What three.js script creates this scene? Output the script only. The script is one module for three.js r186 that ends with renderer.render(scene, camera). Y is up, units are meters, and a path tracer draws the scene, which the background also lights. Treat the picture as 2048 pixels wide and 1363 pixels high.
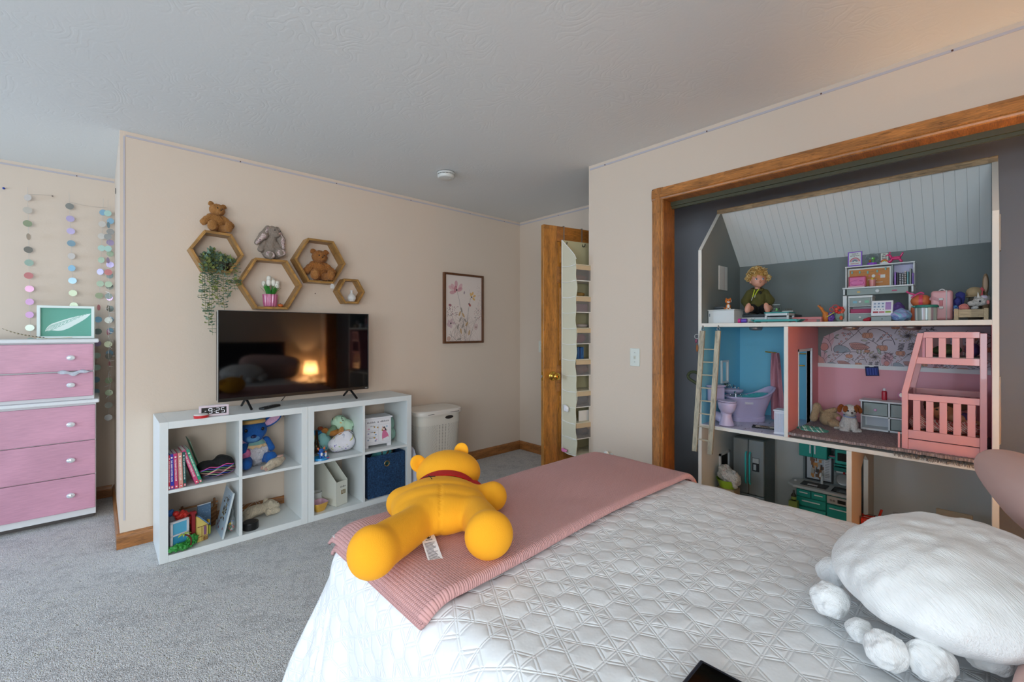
import * as THREE from 'three';
import { RoundedBoxGeometry } from 'three/addons/geometries/RoundedBoxGeometry.js';
import { mergeGeometries, mergeVertices, toCreasedNormals } from 'three/addons/utils/BufferGeometryUtils.js';
import { RectAreaLightUniformsLib } from 'three/addons/lights/RectAreaLightUniformsLib.js';

// ---------- camera, sky, daylight, exposure ----------
// metres, y up; x runs along the TV wall, -z towards it; the eye stands at x = z = 0
const scene = new THREE.Scene();
const camera = new THREE.PerspectiveCamera(75.07, 2048 / 1363, 0.02, 60);
camera.position.set(0, 1.267, 0);
camera.lookAt(0.6815, 1.267, -0.7318);
camera.setViewOffset(2048, 1363, 0, 19.5, 2048, 1363);
const renderer = new THREE.WebGLRenderer({ antialias: true });
renderer.toneMapping = THREE.LinearToneMapping;
renderer.toneMappingExposure = 0.82;
renderer.shadowMap.enabled = true;
scene.background = new THREE.Color(1.5, 1.75, 2.1);
RectAreaLightUniformsLib.init();
// daylight through three windows of the long wall and one beside the bed head
function daylight(name, w, h, x, y, z, tx, ty, tz, k, c = [0.72, 0.87, 1]) {
  const l = new THREE.RectAreaLight(new THREE.Color(...c), k, w, h);
  l.position.set(x, y, z); l.lookAt(tx, ty, tz); l.name = name; scene.add(l);
}
const SKY = [0.46, 0.71, 1];   // from the open sky, downwards
daylight('window_daylight', 1.1, 1.45, -2.98, 1.33, -3.7, 0, -0.4, -3.7, 10, SKY);
daylight('window_daylight_b', 1.3, 1.45, -2.98, 1.33, -1.9, 0, -0.4, -1.9, 2.5, SKY);
daylight('window_daylight_c', 1.9, 1.45, -2.98, 1.33, 0.8, 0, 0.6, 0.4, 9, [0.74, 0.89, 1]);
daylight('window_daylight_d', 1.7, 1.45, -1.6, 1.38, 2.58, -0.6, 1.1, 0, 13, [0.9, 0.96, 1]);

// ---------- helpers ----------
const PI = Math.PI, D = PI / 180;
const V2 = (x, y) => new THREE.Vector2(x, y), V3 = (x, y, z) => new THREE.Vector3(x, y, z);
const rng = (s) => () => { s |= 0; s = (s + 0x6d2b79f5) | 0; let t = Math.imul(s ^ (s >>> 15), 1 | s); t = (t + Math.imul(t ^ (t >>> 7), 61 | t)) ^ t; return ((t ^ (t >>> 14)) >>> 0) / 4294967296; };
const clamp = (x, a, b) => Math.min(b, Math.max(a, x)), lerp = (a, b, t) => a + (b - a) * t, sstep = (a, b, x) => { const t = clamp((x - a) / (b - a), 0, 1); return t * t * (3 - 2 * t); };
const h3 = (x, y, z) => { let n = Math.imul(x, 374761393) + Math.imul(y, 668265263) + Math.imul(z, 1274126177); n = Math.imul(n ^ (n >>> 13), 1274126177); return ((n ^ (n >>> 16)) >>> 0) / 4294967296; };
function vnoise(x, y, z) {
  const X = Math.floor(x), Y = Math.floor(y), Z = Math.floor(z), f = (t) => t * t * (3 - 2 * t), a = f(x - X), b = f(y - Y), c = f(z - Z);
  return lerp(lerp(lerp(h3(X, Y, Z), h3(X + 1, Y, Z), a), lerp(h3(X, Y + 1, Z), h3(X + 1, Y + 1, Z), a), b), lerp(lerp(h3(X, Y, Z + 1), h3(X + 1, Y, Z + 1), a), lerp(h3(X, Y + 1, Z + 1), h3(X + 1, Y + 1, Z + 1), a), b), c) * 2 - 1;
}
const fbm = (x, y, z, n = 3) => { let s = 0, a = 0.5; for (let i = 0; i < n; i++, a /= 2, x = x * 2.03 + 7.1, y = y * 2.03 + 3.3, z = z * 2.03 + 1.7) s += a * vnoise(x, y, z); return s; };

// textures: tex(w, h, (x, y) => value or [r, g, b] in 0..255) and paint(w, h, draw)
function tex(w, h, fn, srgb = false) {
  const d = new Uint8Array(w * h * 4);
  for (let y = 0, o = 0; y < h; y++) for (let x = 0; x < w; x++, o += 4) { const v = fn(x, y); if (v.length) { d[o] = v[0]; d[o + 1] = v[1]; d[o + 2] = v[2]; } else d[o] = d[o + 1] = d[o + 2] = clamp(v, 0, 255); d[o + 3] = 255; }
  const t = new THREE.DataTexture(d, w, h); t.wrapS = t.wrapT = THREE.RepeatWrapping; t.magFilter = THREE.LinearFilter; t.minFilter = THREE.LinearMipmapLinearFilter; t.generateMipmaps = true;
  if (srgb) t.colorSpace = THREE.SRGBColorSpace;
  t.needsUpdate = true; return t;
}
function paint(w, h, draw, srgb = true) {
  const c = document.createElement('canvas'); c.width = w; c.height = h; const g = c.getContext('2d'); draw(g, w, h);
  const t = new THREE.CanvasTexture(c); t.wrapS = t.wrapT = THREE.RepeatWrapping; if (srgb) t.colorSpace = THREE.SRGBColorSpace; return t;
}
const rep = (t, k, l = k) => { const c = t.clone(); c.repeat.set(k, l); c.needsUpdate = true; return c; };
// tiling noise on a lattice of n cells over s pixels
const tnoise = (x, y, s, n, z) => { const u = x / s * n, v = y / s * n, X = Math.floor(u), Y = Math.floor(v), f = (t) => t * t * (3 - 2 * t), a = f(u - X), b = f(v - Y), m = (q) => ((q % n) + n) % n; return lerp(lerp(h3(m(X), m(Y), z), h3(m(X + 1), m(Y), z), a), lerp(h3(m(X), m(Y + 1), z), h3(m(X + 1), m(Y + 1), z), a), b); };

// materials; colours are sRGB hex of the thing itself. uv metres: textured surfaces repeat in metres
const matCache = new Map();
function mat(color, rough = 0.7, o = {}) {
  const key = typeof color === 'string' && !Object.keys(o).length ? color + rough : null;
  if (key && matCache.has(key)) return matCache.get(key);
  const m = new THREE.MeshPhysicalMaterial({ color, roughness: rough, ...o });
  if (key) matCache.set(key, m);
  return m;
}

// geometry
const xf = (g, x = 0, y = 0, z = 0, rx = 0, ry = 0, rz = 0, s) => { const m = new THREE.Matrix4().compose(V3(x, y, z), new THREE.Quaternion().setFromEuler(new THREE.Euler(rx, ry, rz, 'YXZ')), s ? V3(...s) : V3(1, 1, 1)); return g.applyMatrix4(m); };
const box = (w, h, d, x = 0, y = 0, z = 0, r = 0.002, seg = 1) => xf(new RoundedBoxGeometry(w, h, d, seg, Math.min(r, w / 2.01, h / 2.01, d / 2.01)), x, y + h / 2, z);   // stands on y
const span = (x0, x1, y0, y1, z0, z1, r = 0.002, seg = 1) => box(x1 - x0, y1 - y0, z1 - z0, (x0 + x1) / 2, y0, (z0 + z1) / 2, r, seg);
const slab = (x0, x1, y0, y1, z0, z1) => xf(new THREE.BoxGeometry(x1 - x0, y1 - y0, z1 - z0), (x0 + x1) / 2, (y0 + y1) / 2, (z0 + z1) / 2);
const cyl = (r1, r0, h, x = 0, y = 0, z = 0, n = 24, open = false) => xf(new THREE.CylinderGeometry(r1, r0, h, n, 1, open), x, y + h / 2, z);
const ball = (rx, ry = rx, rz = rx, x = 0, y = 0, z = 0, n = 20) => xf(new THREE.SphereGeometry(1, n, Math.ceil(n * 0.7)), x, y, z, 0, 0, 0, [rx, ry, rz]);
const lathe = (pts, n = 32, x = 0, y = 0, z = 0) => xf(new THREE.LatheGeometry(pts.map((p) => V2(...p)), n), x, y, z);
const torus = (R, r, x = 0, y = 0, z = 0, rx = 0, ry = 0, a = 2 * PI, n = 24) => xf(new THREE.TorusGeometry(R, r, 8, n, a), x, y, z, rx, ry);
const tube = (pts, r, n = 24, k = 6, closed = false) => new THREE.TubeGeometry(new THREE.CatmullRomCurve3(pts.map((p) => V3(...p)), closed), n, r, k, closed);
const bar = (a, b, r, k = 8) => { const A = V3(...a), B = V3(...b), g = new THREE.CylinderGeometry(r, r, A.distanceTo(B), k); g.applyQuaternion(new THREE.Quaternion().setFromUnitVectors(V3(0, 1, 0), B.clone().sub(A).normalize())); return g.translate(...A.add(B).multiplyScalar(0.5).toArray()); };
function ext(pts, depth, bevel = 0, holes = [], seg = 12) {   // outline in x, y; thick along z from 0
  const s = Array.isArray(pts) ? new THREE.Shape(pts.map((p) => V2(...p))) : pts; holes.forEach((h) => s.holes.push(new THREE.Path(h.map((p) => V2(...p)))));
  return new THREE.ExtrudeGeometry(s, { depth: depth - 2 * bevel, bevelEnabled: bevel > 0, bevelThickness: bevel, bevelSize: bevel, bevelOffset: -bevel, bevelSegments: 1, curveSegments: seg }).translate(0, 0, bevel);
}
const merge = (...gs) => mergeGeometries(gs.flat().map((g) => { const q = g.index ? g.toNonIndexed() : g.clone(); for (const k of Object.keys(q.attributes)) if (!['position', 'normal', 'uv'].includes(k)) q.deleteAttribute(k); if (!q.attributes.uv) q.setAttribute('uv', new THREE.BufferAttribute(new Float32Array(q.attributes.position.count * 2), 2)); return q; }));
function uvm(g, s = 1, swap = false) {   // uv in metres by the face's main direction
  g = g.index ? g.toNonIndexed() : g; const p = g.attributes.position, n = g.attributes.normal, uv = new Float32Array(p.count * 2);
  for (let i = 0; i < p.count; i++) {
    const f = i - (i % 3), nx = Math.abs(n.getX(f) + n.getX(f + 1) + n.getX(f + 2)), ny = Math.abs(n.getY(f) + n.getY(f + 1) + n.getY(f + 2)), nz = Math.abs(n.getZ(f) + n.getZ(f + 1) + n.getZ(f + 2));
    let u, v; if (nx >= ny && nx >= nz) { u = p.getZ(i); v = p.getY(i); } else if (ny >= nz) { u = p.getX(i); v = p.getZ(i); } else { u = p.getX(i); v = p.getY(i); }
    if (swap) [u, v] = [v, u]; uv[i * 2] = u / s; uv[i * 2 + 1] = v / s;
  }
  g.setAttribute('uv', new THREE.BufferAttribute(uv, 2)); return g;
}
const print = (w, h, x = 0, y = 0, z = 0, ry = 0, rx = 0) => xf(new THREE.PlaneGeometry(w, h), x, y, z, rx, ry);
// distance fields meshed on a grid (surface nets), for soft things
const smin = (a, b, k) => { const h = clamp(0.5 + 0.5 * (b - a) / k, 0, 1); return lerp(b, a, h) - k * h * (1 - h); };
const cap = (ax, ay, az, bx, by, bz, ra, rb = ra) => { const dx = bx - ax, dy = by - ay, dz = bz - az, L = dx * dx + dy * dy + dz * dz || 1; const f = (x, y, z) => { const t = clamp(((x - ax) * dx + (y - ay) * dy + (z - az) * dz) / L, 0, 1); return Math.hypot(x - ax - dx * t, y - ay - dy * t, z - az - dz * t) - lerp(ra, rb, t); }; f.lo = [Math.min(ax - ra, bx - rb), Math.min(ay - ra, by - rb), Math.min(az - ra, bz - rb)]; f.hi = [Math.max(ax + ra, bx + rb), Math.max(ay + ra, by + rb), Math.max(az + ra, bz + rb)]; return f; };
const ell = (cx, cy, cz, rx, ry, rz, ay = 0, az = 0) => { const c = Math.cos(ay), s = Math.sin(ay), c2 = Math.cos(az), s2 = Math.sin(az), R = Math.max(rx, ry, rz); const f = (x, y, z) => { x -= cx; y -= cy; z -= cz; let X = c * x - s * z, Z = s * x + c * z; let Y = c2 * y - s2 * X; X = s2 * y + c2 * X; const k0 = Math.hypot(X / rx, Y / ry, Z / rz), k1 = Math.hypot(X / rx / rx, Y / ry / ry, Z / rz / rz); return k1 < 1e-9 ? -Math.min(rx, ry, rz) : k0 * (k0 - 1) / k1; }; f.lo = [cx - R, cy - R, cz - R]; f.hi = [cx + R, cy + R, cz + R]; return f; };
function soft(fs, cell, k = 0.01, bump) {
  const lo = [0, 1, 2].map((i) => Math.min(...fs.map((f) => f.lo[i])) - 2.5 * cell), hi = [0, 1, 2].map((i) => Math.max(...fs.map((f) => f.hi[i])) + 2.5 * cell), n = lo.map((v, i) => Math.ceil((hi[i] - v) / cell) + 1);
  const F = (x, y, z) => { let d = fs[0](x, y, z); for (let i = 1; i < fs.length; i++) d = smin(d, fs[i](x, y, z), k); return bump ? d + bump(x, y, z) : d; };
  const [nx, ny, nz] = n, val = new Float32Array(nx * ny * nz), id = new Int32Array(nx * ny * nz).fill(-1), at = (i, j, l) => (l * ny + j) * nx + i;
  for (let l = 0; l < nz; l++) for (let j = 0; j < ny; j++) for (let i = 0; i < nx; i++) val[at(i, j, l)] = F(lo[0] + i * cell, lo[1] + j * cell, lo[2] + l * cell);
  const P = [], I = [], E = [[0, 1], [2, 3], [4, 5], [6, 7], [0, 2], [1, 3], [4, 6], [5, 7], [0, 4], [1, 5], [2, 6], [3, 7]];
  for (let l = 0; l < nz - 1; l++) for (let j = 0; j < ny - 1; j++) for (let i = 0; i < nx - 1; i++) {
    const c = []; let neg = 0; for (let q = 0; q < 8; q++) { const v = val[at(i + (q & 1), j + ((q >> 1) & 1), l + (q >> 2))]; c.push(v); if (v < 0) neg++; }
    if (!neg || neg === 8) continue;
    let x = 0, y = 0, z = 0, m = 0; for (const [a, b] of E) if (c[a] < 0 !== c[b] < 0) { const t = c[a] / (c[a] - c[b]); x += lerp(a & 1, b & 1, t); y += lerp((a >> 1) & 1, (b >> 1) & 1, t); z += lerp(a >> 2, b >> 2, t); m++; }
    id[at(i, j, l)] = P.length / 3; P.push(lo[0] + (i + x / m) * cell, lo[1] + (j + y / m) * cell, lo[2] + (l + z / m) * cell);
  }
  const quad = (a, b, c, d, flip) => { if (flip) I.push(a, c, b, a, d, c); else I.push(a, b, c, a, c, d); };
  for (let l = 1; l < nz - 1; l++) for (let j = 1; j < ny - 1; j++) for (let i = 1; i < nx - 1; i++) {
    const v = val[at(i, j, l)] < 0;
    if (v !== val[at(i + 1, j, l)] < 0) quad(id[at(i, j - 1, l - 1)], id[at(i, j, l - 1)], id[at(i, j, l)], id[at(i, j - 1, l)], !v);
    if (v !== val[at(i, j + 1, l)] < 0) quad(id[at(i - 1, j, l - 1)], id[at(i - 1, j, l)], id[at(i, j, l)], id[at(i, j, l - 1)], !v);
    if (v !== val[at(i, j, l + 1)] < 0) quad(id[at(i - 1, j - 1, l)], id[at(i, j - 1, l)], id[at(i, j, l)], id[at(i - 1, j, l)], !v);
  }
  const N = new Float32Array(P.length), U = new Float32Array(P.length / 3 * 2), e = cell * 0.5;
  for (let i = 0; i < P.length; i += 3) {
    const x = P[i], y = P[i + 1], z = P[i + 2], a = F(x + e, y, z) - F(x - e, y, z), b = F(x, y + e, z) - F(x, y - e, z), c = F(x, y, z + e) - F(x, y, z - e), L = Math.hypot(a, b, c) || 1;
    N[i] = a / L; N[i + 1] = b / L; N[i + 2] = c / L; U[i / 3 * 2] = x + z * 0.7; U[i / 3 * 2 + 1] = y + z * 0.7;
  }
  const g = new THREE.BufferGeometry(); g.setAttribute('position', new THREE.BufferAttribute(new Float32Array(P), 3)); g.setAttribute('normal', new THREE.BufferAttribute(N, 3)); g.setAttribute('uv', new THREE.BufferAttribute(U, 2)); g.setIndex(I); return g;
}
const nb = (amp, f, s = 0) => (x, y, z) => amp * fbm(x * f + s, y * f + s * 1.7, z * f - s, 3);                       // lumpy
const fold = (amp, f, s = 0) => (x, y, z) => amp * (1 - 2 * Math.abs(vnoise(x * f + s, y * f * 0.7 + s, z * f - s))) + amp * 0.6 * vnoise(x * f * 2.3 - s, y * f * 2.1, z * f * 2.3);   // cloth creases
// open sheet with thickness from a function (u, v) -> [x, y, z]
function sheet(fn, nu, nv, th = 0) {
  const P = [], U = [], I = []; for (let j = 0; j <= nv; j++) for (let i = 0; i <= nu; i++) { const p = fn(i / nu, j / nv); P.push(p[0], p[1], p[2]); U.push(p[3] ?? i / nu, p[4] ?? j / nv); }
  for (let j = 0; j < nv; j++) for (let i = 0; i < nu; i++) { const a = j * (nu + 1) + i, b = a + 1, c = a + nu + 1, d = c + 1; I.push(a, b, d, a, d, c); }
  let g = new THREE.BufferGeometry(); g.setAttribute('position', new THREE.BufferAttribute(new Float32Array(P), 3)); g.setAttribute('uv', new THREE.BufferAttribute(new Float32Array(U), 2)); g.setIndex(I); g.computeVertexNormals();
  if (!th) return g;
  const n = g.attributes.normal.array, k = P.length / 3, P2 = P.concat(P.map((v, i) => v - n[i] * th)), I2 = I.slice(); for (let i = 0; i < I.length; i += 3) I2.push(I[i] + k, I[i + 2] + k, I[i + 1] + k);
  const rim = []; for (let i = 0; i < nu; i++) rim.push(i); for (let j = 0; j < nv; j++) rim.push(j * (nu + 1) + nu); for (let i = nu; i > 0; i--) rim.push(nv * (nu + 1) + i); for (let j = nv; j > 0; j--) rim.push(j * (nu + 1));
  rim.forEach((a, i) => { const b = rim[(i + 1) % rim.length]; I2.push(b, a, a + k, b, a + k, b + k); });
  g = new THREE.BufferGeometry(); g.setAttribute('position', new THREE.BufferAttribute(new Float32Array(P2), 3)); g.setAttribute('uv', new THREE.BufferAttribute(new Float32Array(U.concat(U)), 2)); g.setIndex(I2); return toCreasedNormals(g, 0.9);
}

// scene objects
const taken = new Map();
const numbered = (n) => { const k = taken.get(n) ?? 0; taken.set(n, k + 1); return k ? n + '_' + String(k).padStart(3, '0') : n; };
function thing(name, label, category, [x, y, z] = [0, 0, 0], turn = 0, group) {
  const o = new THREE.Group(); o.name = numbered(name); o.position.set(x, y, z); o.rotation.y = turn; o.userData = { label, category }; if (group) o.userData.group = group; scene.add(o); return o;
}
function part(parent, name, geo, m, label) {
  const o = new THREE.Mesh(Array.isArray(geo) ? merge(geo) : geo, m); o.name = name; o.castShadow = o.receiveShadow = true; if (label) o.userData.label = label; parent.add(o); return o;
}
function solo(name, label, category, geo, m, pos = [0, 0, 0], turn = 0, group) {
  const o = part(scene, numbered(name), geo, m, label); o.userData.category = category; if (group) o.userData.group = group; o.position.set(...pos); o.rotation.y = turn; return o;
}
function struct(name, geo, m, parent = scene) { const o = part(parent, name, geo, m); if (parent === scene) o.userData.kind = 'structure'; return o; }
// ---------- surfaces ----------
const T = {};
T.grain = tex(512, 512, (x, y) => 205 + 50 * (tnoise(x * 0.25, y * 6, 512, 128, 3) - 0.5) * 1.1 + 36 * (tnoise(x, y * 20, 512, 64, 9) - 0.5) + 44 * (tnoise(x * 0.5, y * 3, 512, 16, 5) - 0.5) - (tnoise(x * 0.3, y * 9, 512, 96, 12) > 0.82 ? 38 : 0));   // lines run along u
T.grainV = tex(512, 512, (x, y) => { const u = y, v = x; return 205 + 50 * (tnoise(u * 0.25, v * 6, 512, 128, 3) - 0.5) * 1.1 + 36 * (tnoise(u, v * 20, 512, 64, 9) - 0.5) + 44 * (tnoise(u * 0.5, v * 3, 512, 16, 5) - 0.5) - (tnoise(u * 0.3, v * 9, 512, 96, 12) > 0.82 ? 38 : 0); });
T.grain.colorSpace = T.grainV.colorSpace = THREE.SRGBColorSpace;
T.plaster = tex(1024, 1024, (x, y) => { const w = tnoise(x, y, 1024, 10, 1) * 2 + tnoise(x, y, 1024, 26, 2); const k = Math.abs(((w * 3) % 1) - 0.5); return 120 + 60 * sstep(0.1, 0.2, k) * tnoise(x, y, 1024, 8, 4) + 20 * tnoise(x, y, 1024, 200, 6); });
T.paintskin = tex(256, 256, (x, y) => 120 + 40 * (tnoise(x, y, 256, 64, 1) - 0.5) + 30 * (tnoise(x, y, 256, 128, 2) - 0.5));
T.pile = tex(512, 512, (x, y) => 128 + 110 * (tnoise(x, y, 512, 170, 1) - 0.5) + 80 * (tnoise(x, y, 512, 256, 2) - 0.5) + 36 * (tnoise(x, y, 512, 40, 7) - 0.5));
T.pileColor = tex(512, 512, (x, y) => { const v = 222 + 44 * (tnoise(x, y, 512, 256, 2) - 0.5) + 46 * (tnoise(x, y, 512, 150, 3) - 0.5) + 26 * (tnoise(x, y, 512, 24, 4) - 0.5) + 26 * (tnoise(x, y, 512, 7, 5) - 0.5); return [v, v, v * 1.005]; }, true);
T.weave = tex(256, 256, (x, y) => { const u = x / 8, v = y / 8, a = Math.floor(u) + Math.floor(v); return 110 + (a % 2 ? 90 * Math.sin((u % 1) * PI) : 90 * Math.sin((v % 1) * PI)) * (0.7 + 0.5 * tnoise(x, y, 256, 64, 3)); });
T.weaveColor = tex(256, 256, (x, y) => 175 + 90 * (tnoise(x, y * 0.2, 256, 100, 3) - 0.5) + 90 * (tnoise(x * 0.2, y, 256, 100, 5) - 0.5), true);
T.fur = tex(256, 256, (x, y) => 128 + 120 * (tnoise(x, y, 256, 64, 1) - 0.5) + 90 * (tnoise(x * 1, y * 0.5, 256, 128, 2) - 0.5));
T.furColor = tex(256, 256, (x, y) => { const v = 226 + 36 * (tnoise(x, y, 256, 50, 1) - 0.5) + 36 * (tnoise(x, y, 256, 110, 8) - 0.5); return v; }, true);
const wood = (c, rough = 0.38, vert = false, o = {}) => mat(c, rough, { map: vert ? T.grainV : T.grain, bumpMap: vert ? T.grainV : T.grain, bumpScale: 0.0004, clearcoat: 0.25, clearcoatRoughness: 0.3, ...o });
const plushMat = (c, k = 8, bump = 0.004) => mat(c, 1, { map: rep(T.furColor, k), bumpMap: rep(T.fur, k), bumpScale: bump, sheen: 0.35, sheenColor: new THREE.Color(c).lerp(new THREE.Color('#fff'), 0.5), sheenRoughness: 0.6 });
const cloth = (c, k = 12, bump = 0.0006) => mat(c, 0.95, { bumpMap: rep(T.weave, k), bumpScale: bump });
const M = {
  wall: mat('#deccba', 0.8, { bumpMap: rep(T.paintskin, 2), bumpScale: 0.0012 }),
  ceil: mat('#e3e4e2', 0.85, { bumpMap: rep(T.plaster, 0.7), bumpScale: 0.0016 }),
  closet: mat('#b3b5bc', 0.75, { bumpMap: rep(T.paintskin, 2), bumpScale: 0.001 }),
  carpet: mat('#f6f2ee', 1, { map: rep(T.pileColor, 2.2), bumpMap: rep(T.pile, 2.2), bumpScale: 0.012, sheen: 0.2, sheenColor: '#ffffff', sheenRoughness: 0.6 }),
  strip: mat('#c2bcc2', 0.8), oak: wood('#db8f47', 0.35), oakV: wood('#db8f47', 0.35, true), oakLow: wood('#c98345', 0.35),
  door: wood('#d68c36', 0.3, true), doorH: wood('#c97f33', 0.3), white: mat('#eceeed', 0.45), whiteGloss: mat('#f0f1f0', 0.25), nail: mat('#5b3a30', 0.6), brass: mat('#c9a04a', 0.22, { metalness: 1 }), chrome: mat('#c9ccd0', 0.18, { metalness: 1 }), steel: mat('#9b9da0', 0.35, { metalness: 1 }), black: mat('#0b0b0c', 0.35), ink: mat('#191919', 0.8), plastic: mat('#e9ebea', 0.4),
};
M.wallFace = M.wall;

// ---------- room shell ----------
struct('floor', uvm(slab(-3.12, 3.48, -0.1, 0, -4.71, 2.72)), M.carpet);
struct('ceiling', uvm(slab(-3.12, 3.48, 2.44, 2.54, -4.71, 2.72)), M.ceil);
struct('wall_television', uvm(slab(0.089, 3.45, 0, 2.44, -3.57, -3.45)), M.wall);
struct('wall_return', uvm(slab(0.089, 0.209, 0, 2.44, -4.59, -3.57)), M.wall);
struct('wall_recess', uvm(slab(-3.12, 0.209, 0, 2.44, -4.71, -4.59)), M.wall);
struct('wall_entry', uvm(slab(3.33, 3.45, 0, 2.44, -3.45, -1.765)), M.wall);
struct('wall_closet', [uvm(slab(2.555, 2.665, 0, 2.44, -1.94, -1.385)), uvm(slab(2.555, 2.665, 2.1, 2.44, -1.385, 0.5)), uvm(slab(2.555, 2.665, 0, 2.44, 0.5, 0.75))], M.wall);
struct('wall_closet_end', uvm(slab(2.665, 3.45, 0, 2.44, -1.765, -1.73)), M.wall);
struct('wall_closet_lining', [uvm(slab(3.36, 3.48, 0, 2.44, -1.73, 0.75)), uvm(slab(2.665, 3.36, 0, 2.44, -1.73, -1.722)), uvm(slab(2.665, 2.67, 0, 2.44, -1.722, -1.39)), uvm(slab(2.665, 2.67, 2.1, 2.44, -1.39, 0.6)), uvm(slab(2.665, 3.36, 0, 2.44, 0.6, 0.61))], M.closet);
struct('wall_bed_head', uvm(slab(0.25, 3.48, 0, 2.44, 0.75, 0.87)), M.wall);
struct('wall_nook', uvm(slab(0.25, 0.37, 0, 2.44, 0.87, 2.72)), M.wall);
struct('wall_far', [uvm(slab(-3.12, -2.5, 0, 2.44, 2.6, 2.72)), uvm(slab(-0.7, 0.25, 0, 2.44, 2.6, 2.72)), uvm(slab(-2.5, -0.7, 0, 0.6, 2.6, 2.72)), uvm(slab(-2.5, -0.7, 2.15, 2.44, 2.6, 2.72))], M.wall);
{ const w = []; for (const [a, b, y0, y1] of [[-4.71, -4.3, 0, 2.44], [-4.3, -3.1, 0, 0.55], [-4.3, -3.1, 2.1, 2.44], [-3.1, -2.6, 0, 2.44], [-2.6, -1.2, 0, 0.55], [-2.6, -1.2, 2.1, 2.44], [-1.2, -0.2, 0, 2.44], [-0.2, 1.8, 0, 0.55], [-0.2, 1.8, 2.1, 2.44], [1.8, 2.72, 0, 2.44]]) w.push(uvm(slab(-3.12, -3.0, y0, y1, a, b))); struct('wall_window', w, M.wall); }
// windows: frame, sash bars and a pane of glass
const glass = mat('#ffffff', 0.02, { transmission: 1, thickness: 0 });
function windowAt(n, alongX, a0, a1, y0, y1, c) {
  const g = new THREE.Group(); g.name = 'window_' + n; g.userData.kind = 'structure'; scene.add(g);
  const b = (p0, p1, q0, q1, d = 0.03) => alongX ? slab(p0, p1, q0, q1, c - d, c + d) : slab(c - d, c + d, q0, q1, p0, p1), m = (y0 + y1) / 2;
  part(g, 'window_frame', [b(a0, a0 + 0.05, y0, y1), b(a1 - 0.05, a1, y0, y1), b(a0, a1, y0, y0 + 0.05), b(a0, a1, y1 - 0.05, y1)], M.oak);
  part(g, 'meeting_rail', b(a0 + 0.05, a1 - 0.05, m - 0.02, m + 0.02, 0.02), M.oak);
  part(g, 'pane', b(a0 + 0.05, a1 - 0.05, m + 0.02, y1 - 0.05, 0.002), glass); part(g, 'pane', b(a0 + 0.05, a1 - 0.05, y0 + 0.05, m - 0.02, 0.002), glass);
}
windowAt(1, false, -4.3, -3.1, 0.55, 2.1, -3.06); windowAt(2, false, -2.6, -1.2, 0.55, 2.1, -3.06); windowAt(3, false, -0.2, 1.8, 0.55, 2.1, -3.06); windowAt(4, true, -2.5, -0.7, 0.6, 2.15, 2.66);

// bare strip where the crown moulding was taken down, with its nail heads
{ const y = 2.408, t = 0.003; let n = 1; const strip = (x0, x1, z0, z1, y0 = y, y1 = y + 0.011) => struct('trim_' + n++, slab(x0, x1, y0, y1, z0, z1), M.strip);
  strip(0.115, 3.33, -3.45, -3.45 + t); strip(-3.0, 0.086, -4.59, -4.59 + t); strip(3.33 - t, 3.33, -3.45, -1.95); strip(2.555 - t, 2.555, -1.93, 0.74); strip(0.104, 0.112, -3.45, -3.45 + t, 0.16, 2.41);
  const nail = (x, y, z) => { const m = struct('nail', xf(new THREE.CylinderGeometry(0.004, 0.004, 0.003, 8), x, y, z, PI / 2), M.nail); m.name = numbered('nail'); m.userData = { kind: 'structure' }; };
  for (const x of [0.7, 1.35, 2.0, 2.65, 3.1]) nail(x, 2.413, -3.446); for (const x of [-0.12, -0.9]) nail(x, 2.413, -4.586);
  for (const z of [-1.8, -1.1, -0.55, -0.1]) { const m = struct('nail', xf(new THREE.CylinderGeometry(0.004, 0.004, 0.003, 8), 2.551, 2.413, z, 0, 0, PI / 2), M.nail); m.name = numbered('nail'); }
  for (const z of [-2.9, -2.4]) { const m = struct('nail', xf(new THREE.CylinderGeometry(0.004, 0.004, 0.003, 8), 3.326, 2.413, z, 0, 0, PI / 2), M.nail); m.name = numbered('nail'); } }

// oak baseboards, rounded at the top
{ const prof = [[0, 0], [0.015, 0], [0.015, 0.062], [0.011, 0.078], [0.006, 0.087], [0, 0.089]];
  const run = (name, L, x, z, ry) => struct(name, xf(uvm(ext(prof, L, 0.0004)), x, 0.001, z, 0, ry), M.oakLow);   // profile out along +x, length along +z
  run('baseboard_television', 3.256, 3.33, -3.45, -PI / 2); run('baseboard_return', 1.139, 0.089, -3.4505, PI); run('baseboard_recess', 3.07, 0.074, -4.59, -PI / 2); run('baseboard_entry', 1.48, 3.33, -1.955, PI);
  run('baseboard_closet', 0.5, 2.555, -1.44, PI); }
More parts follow.
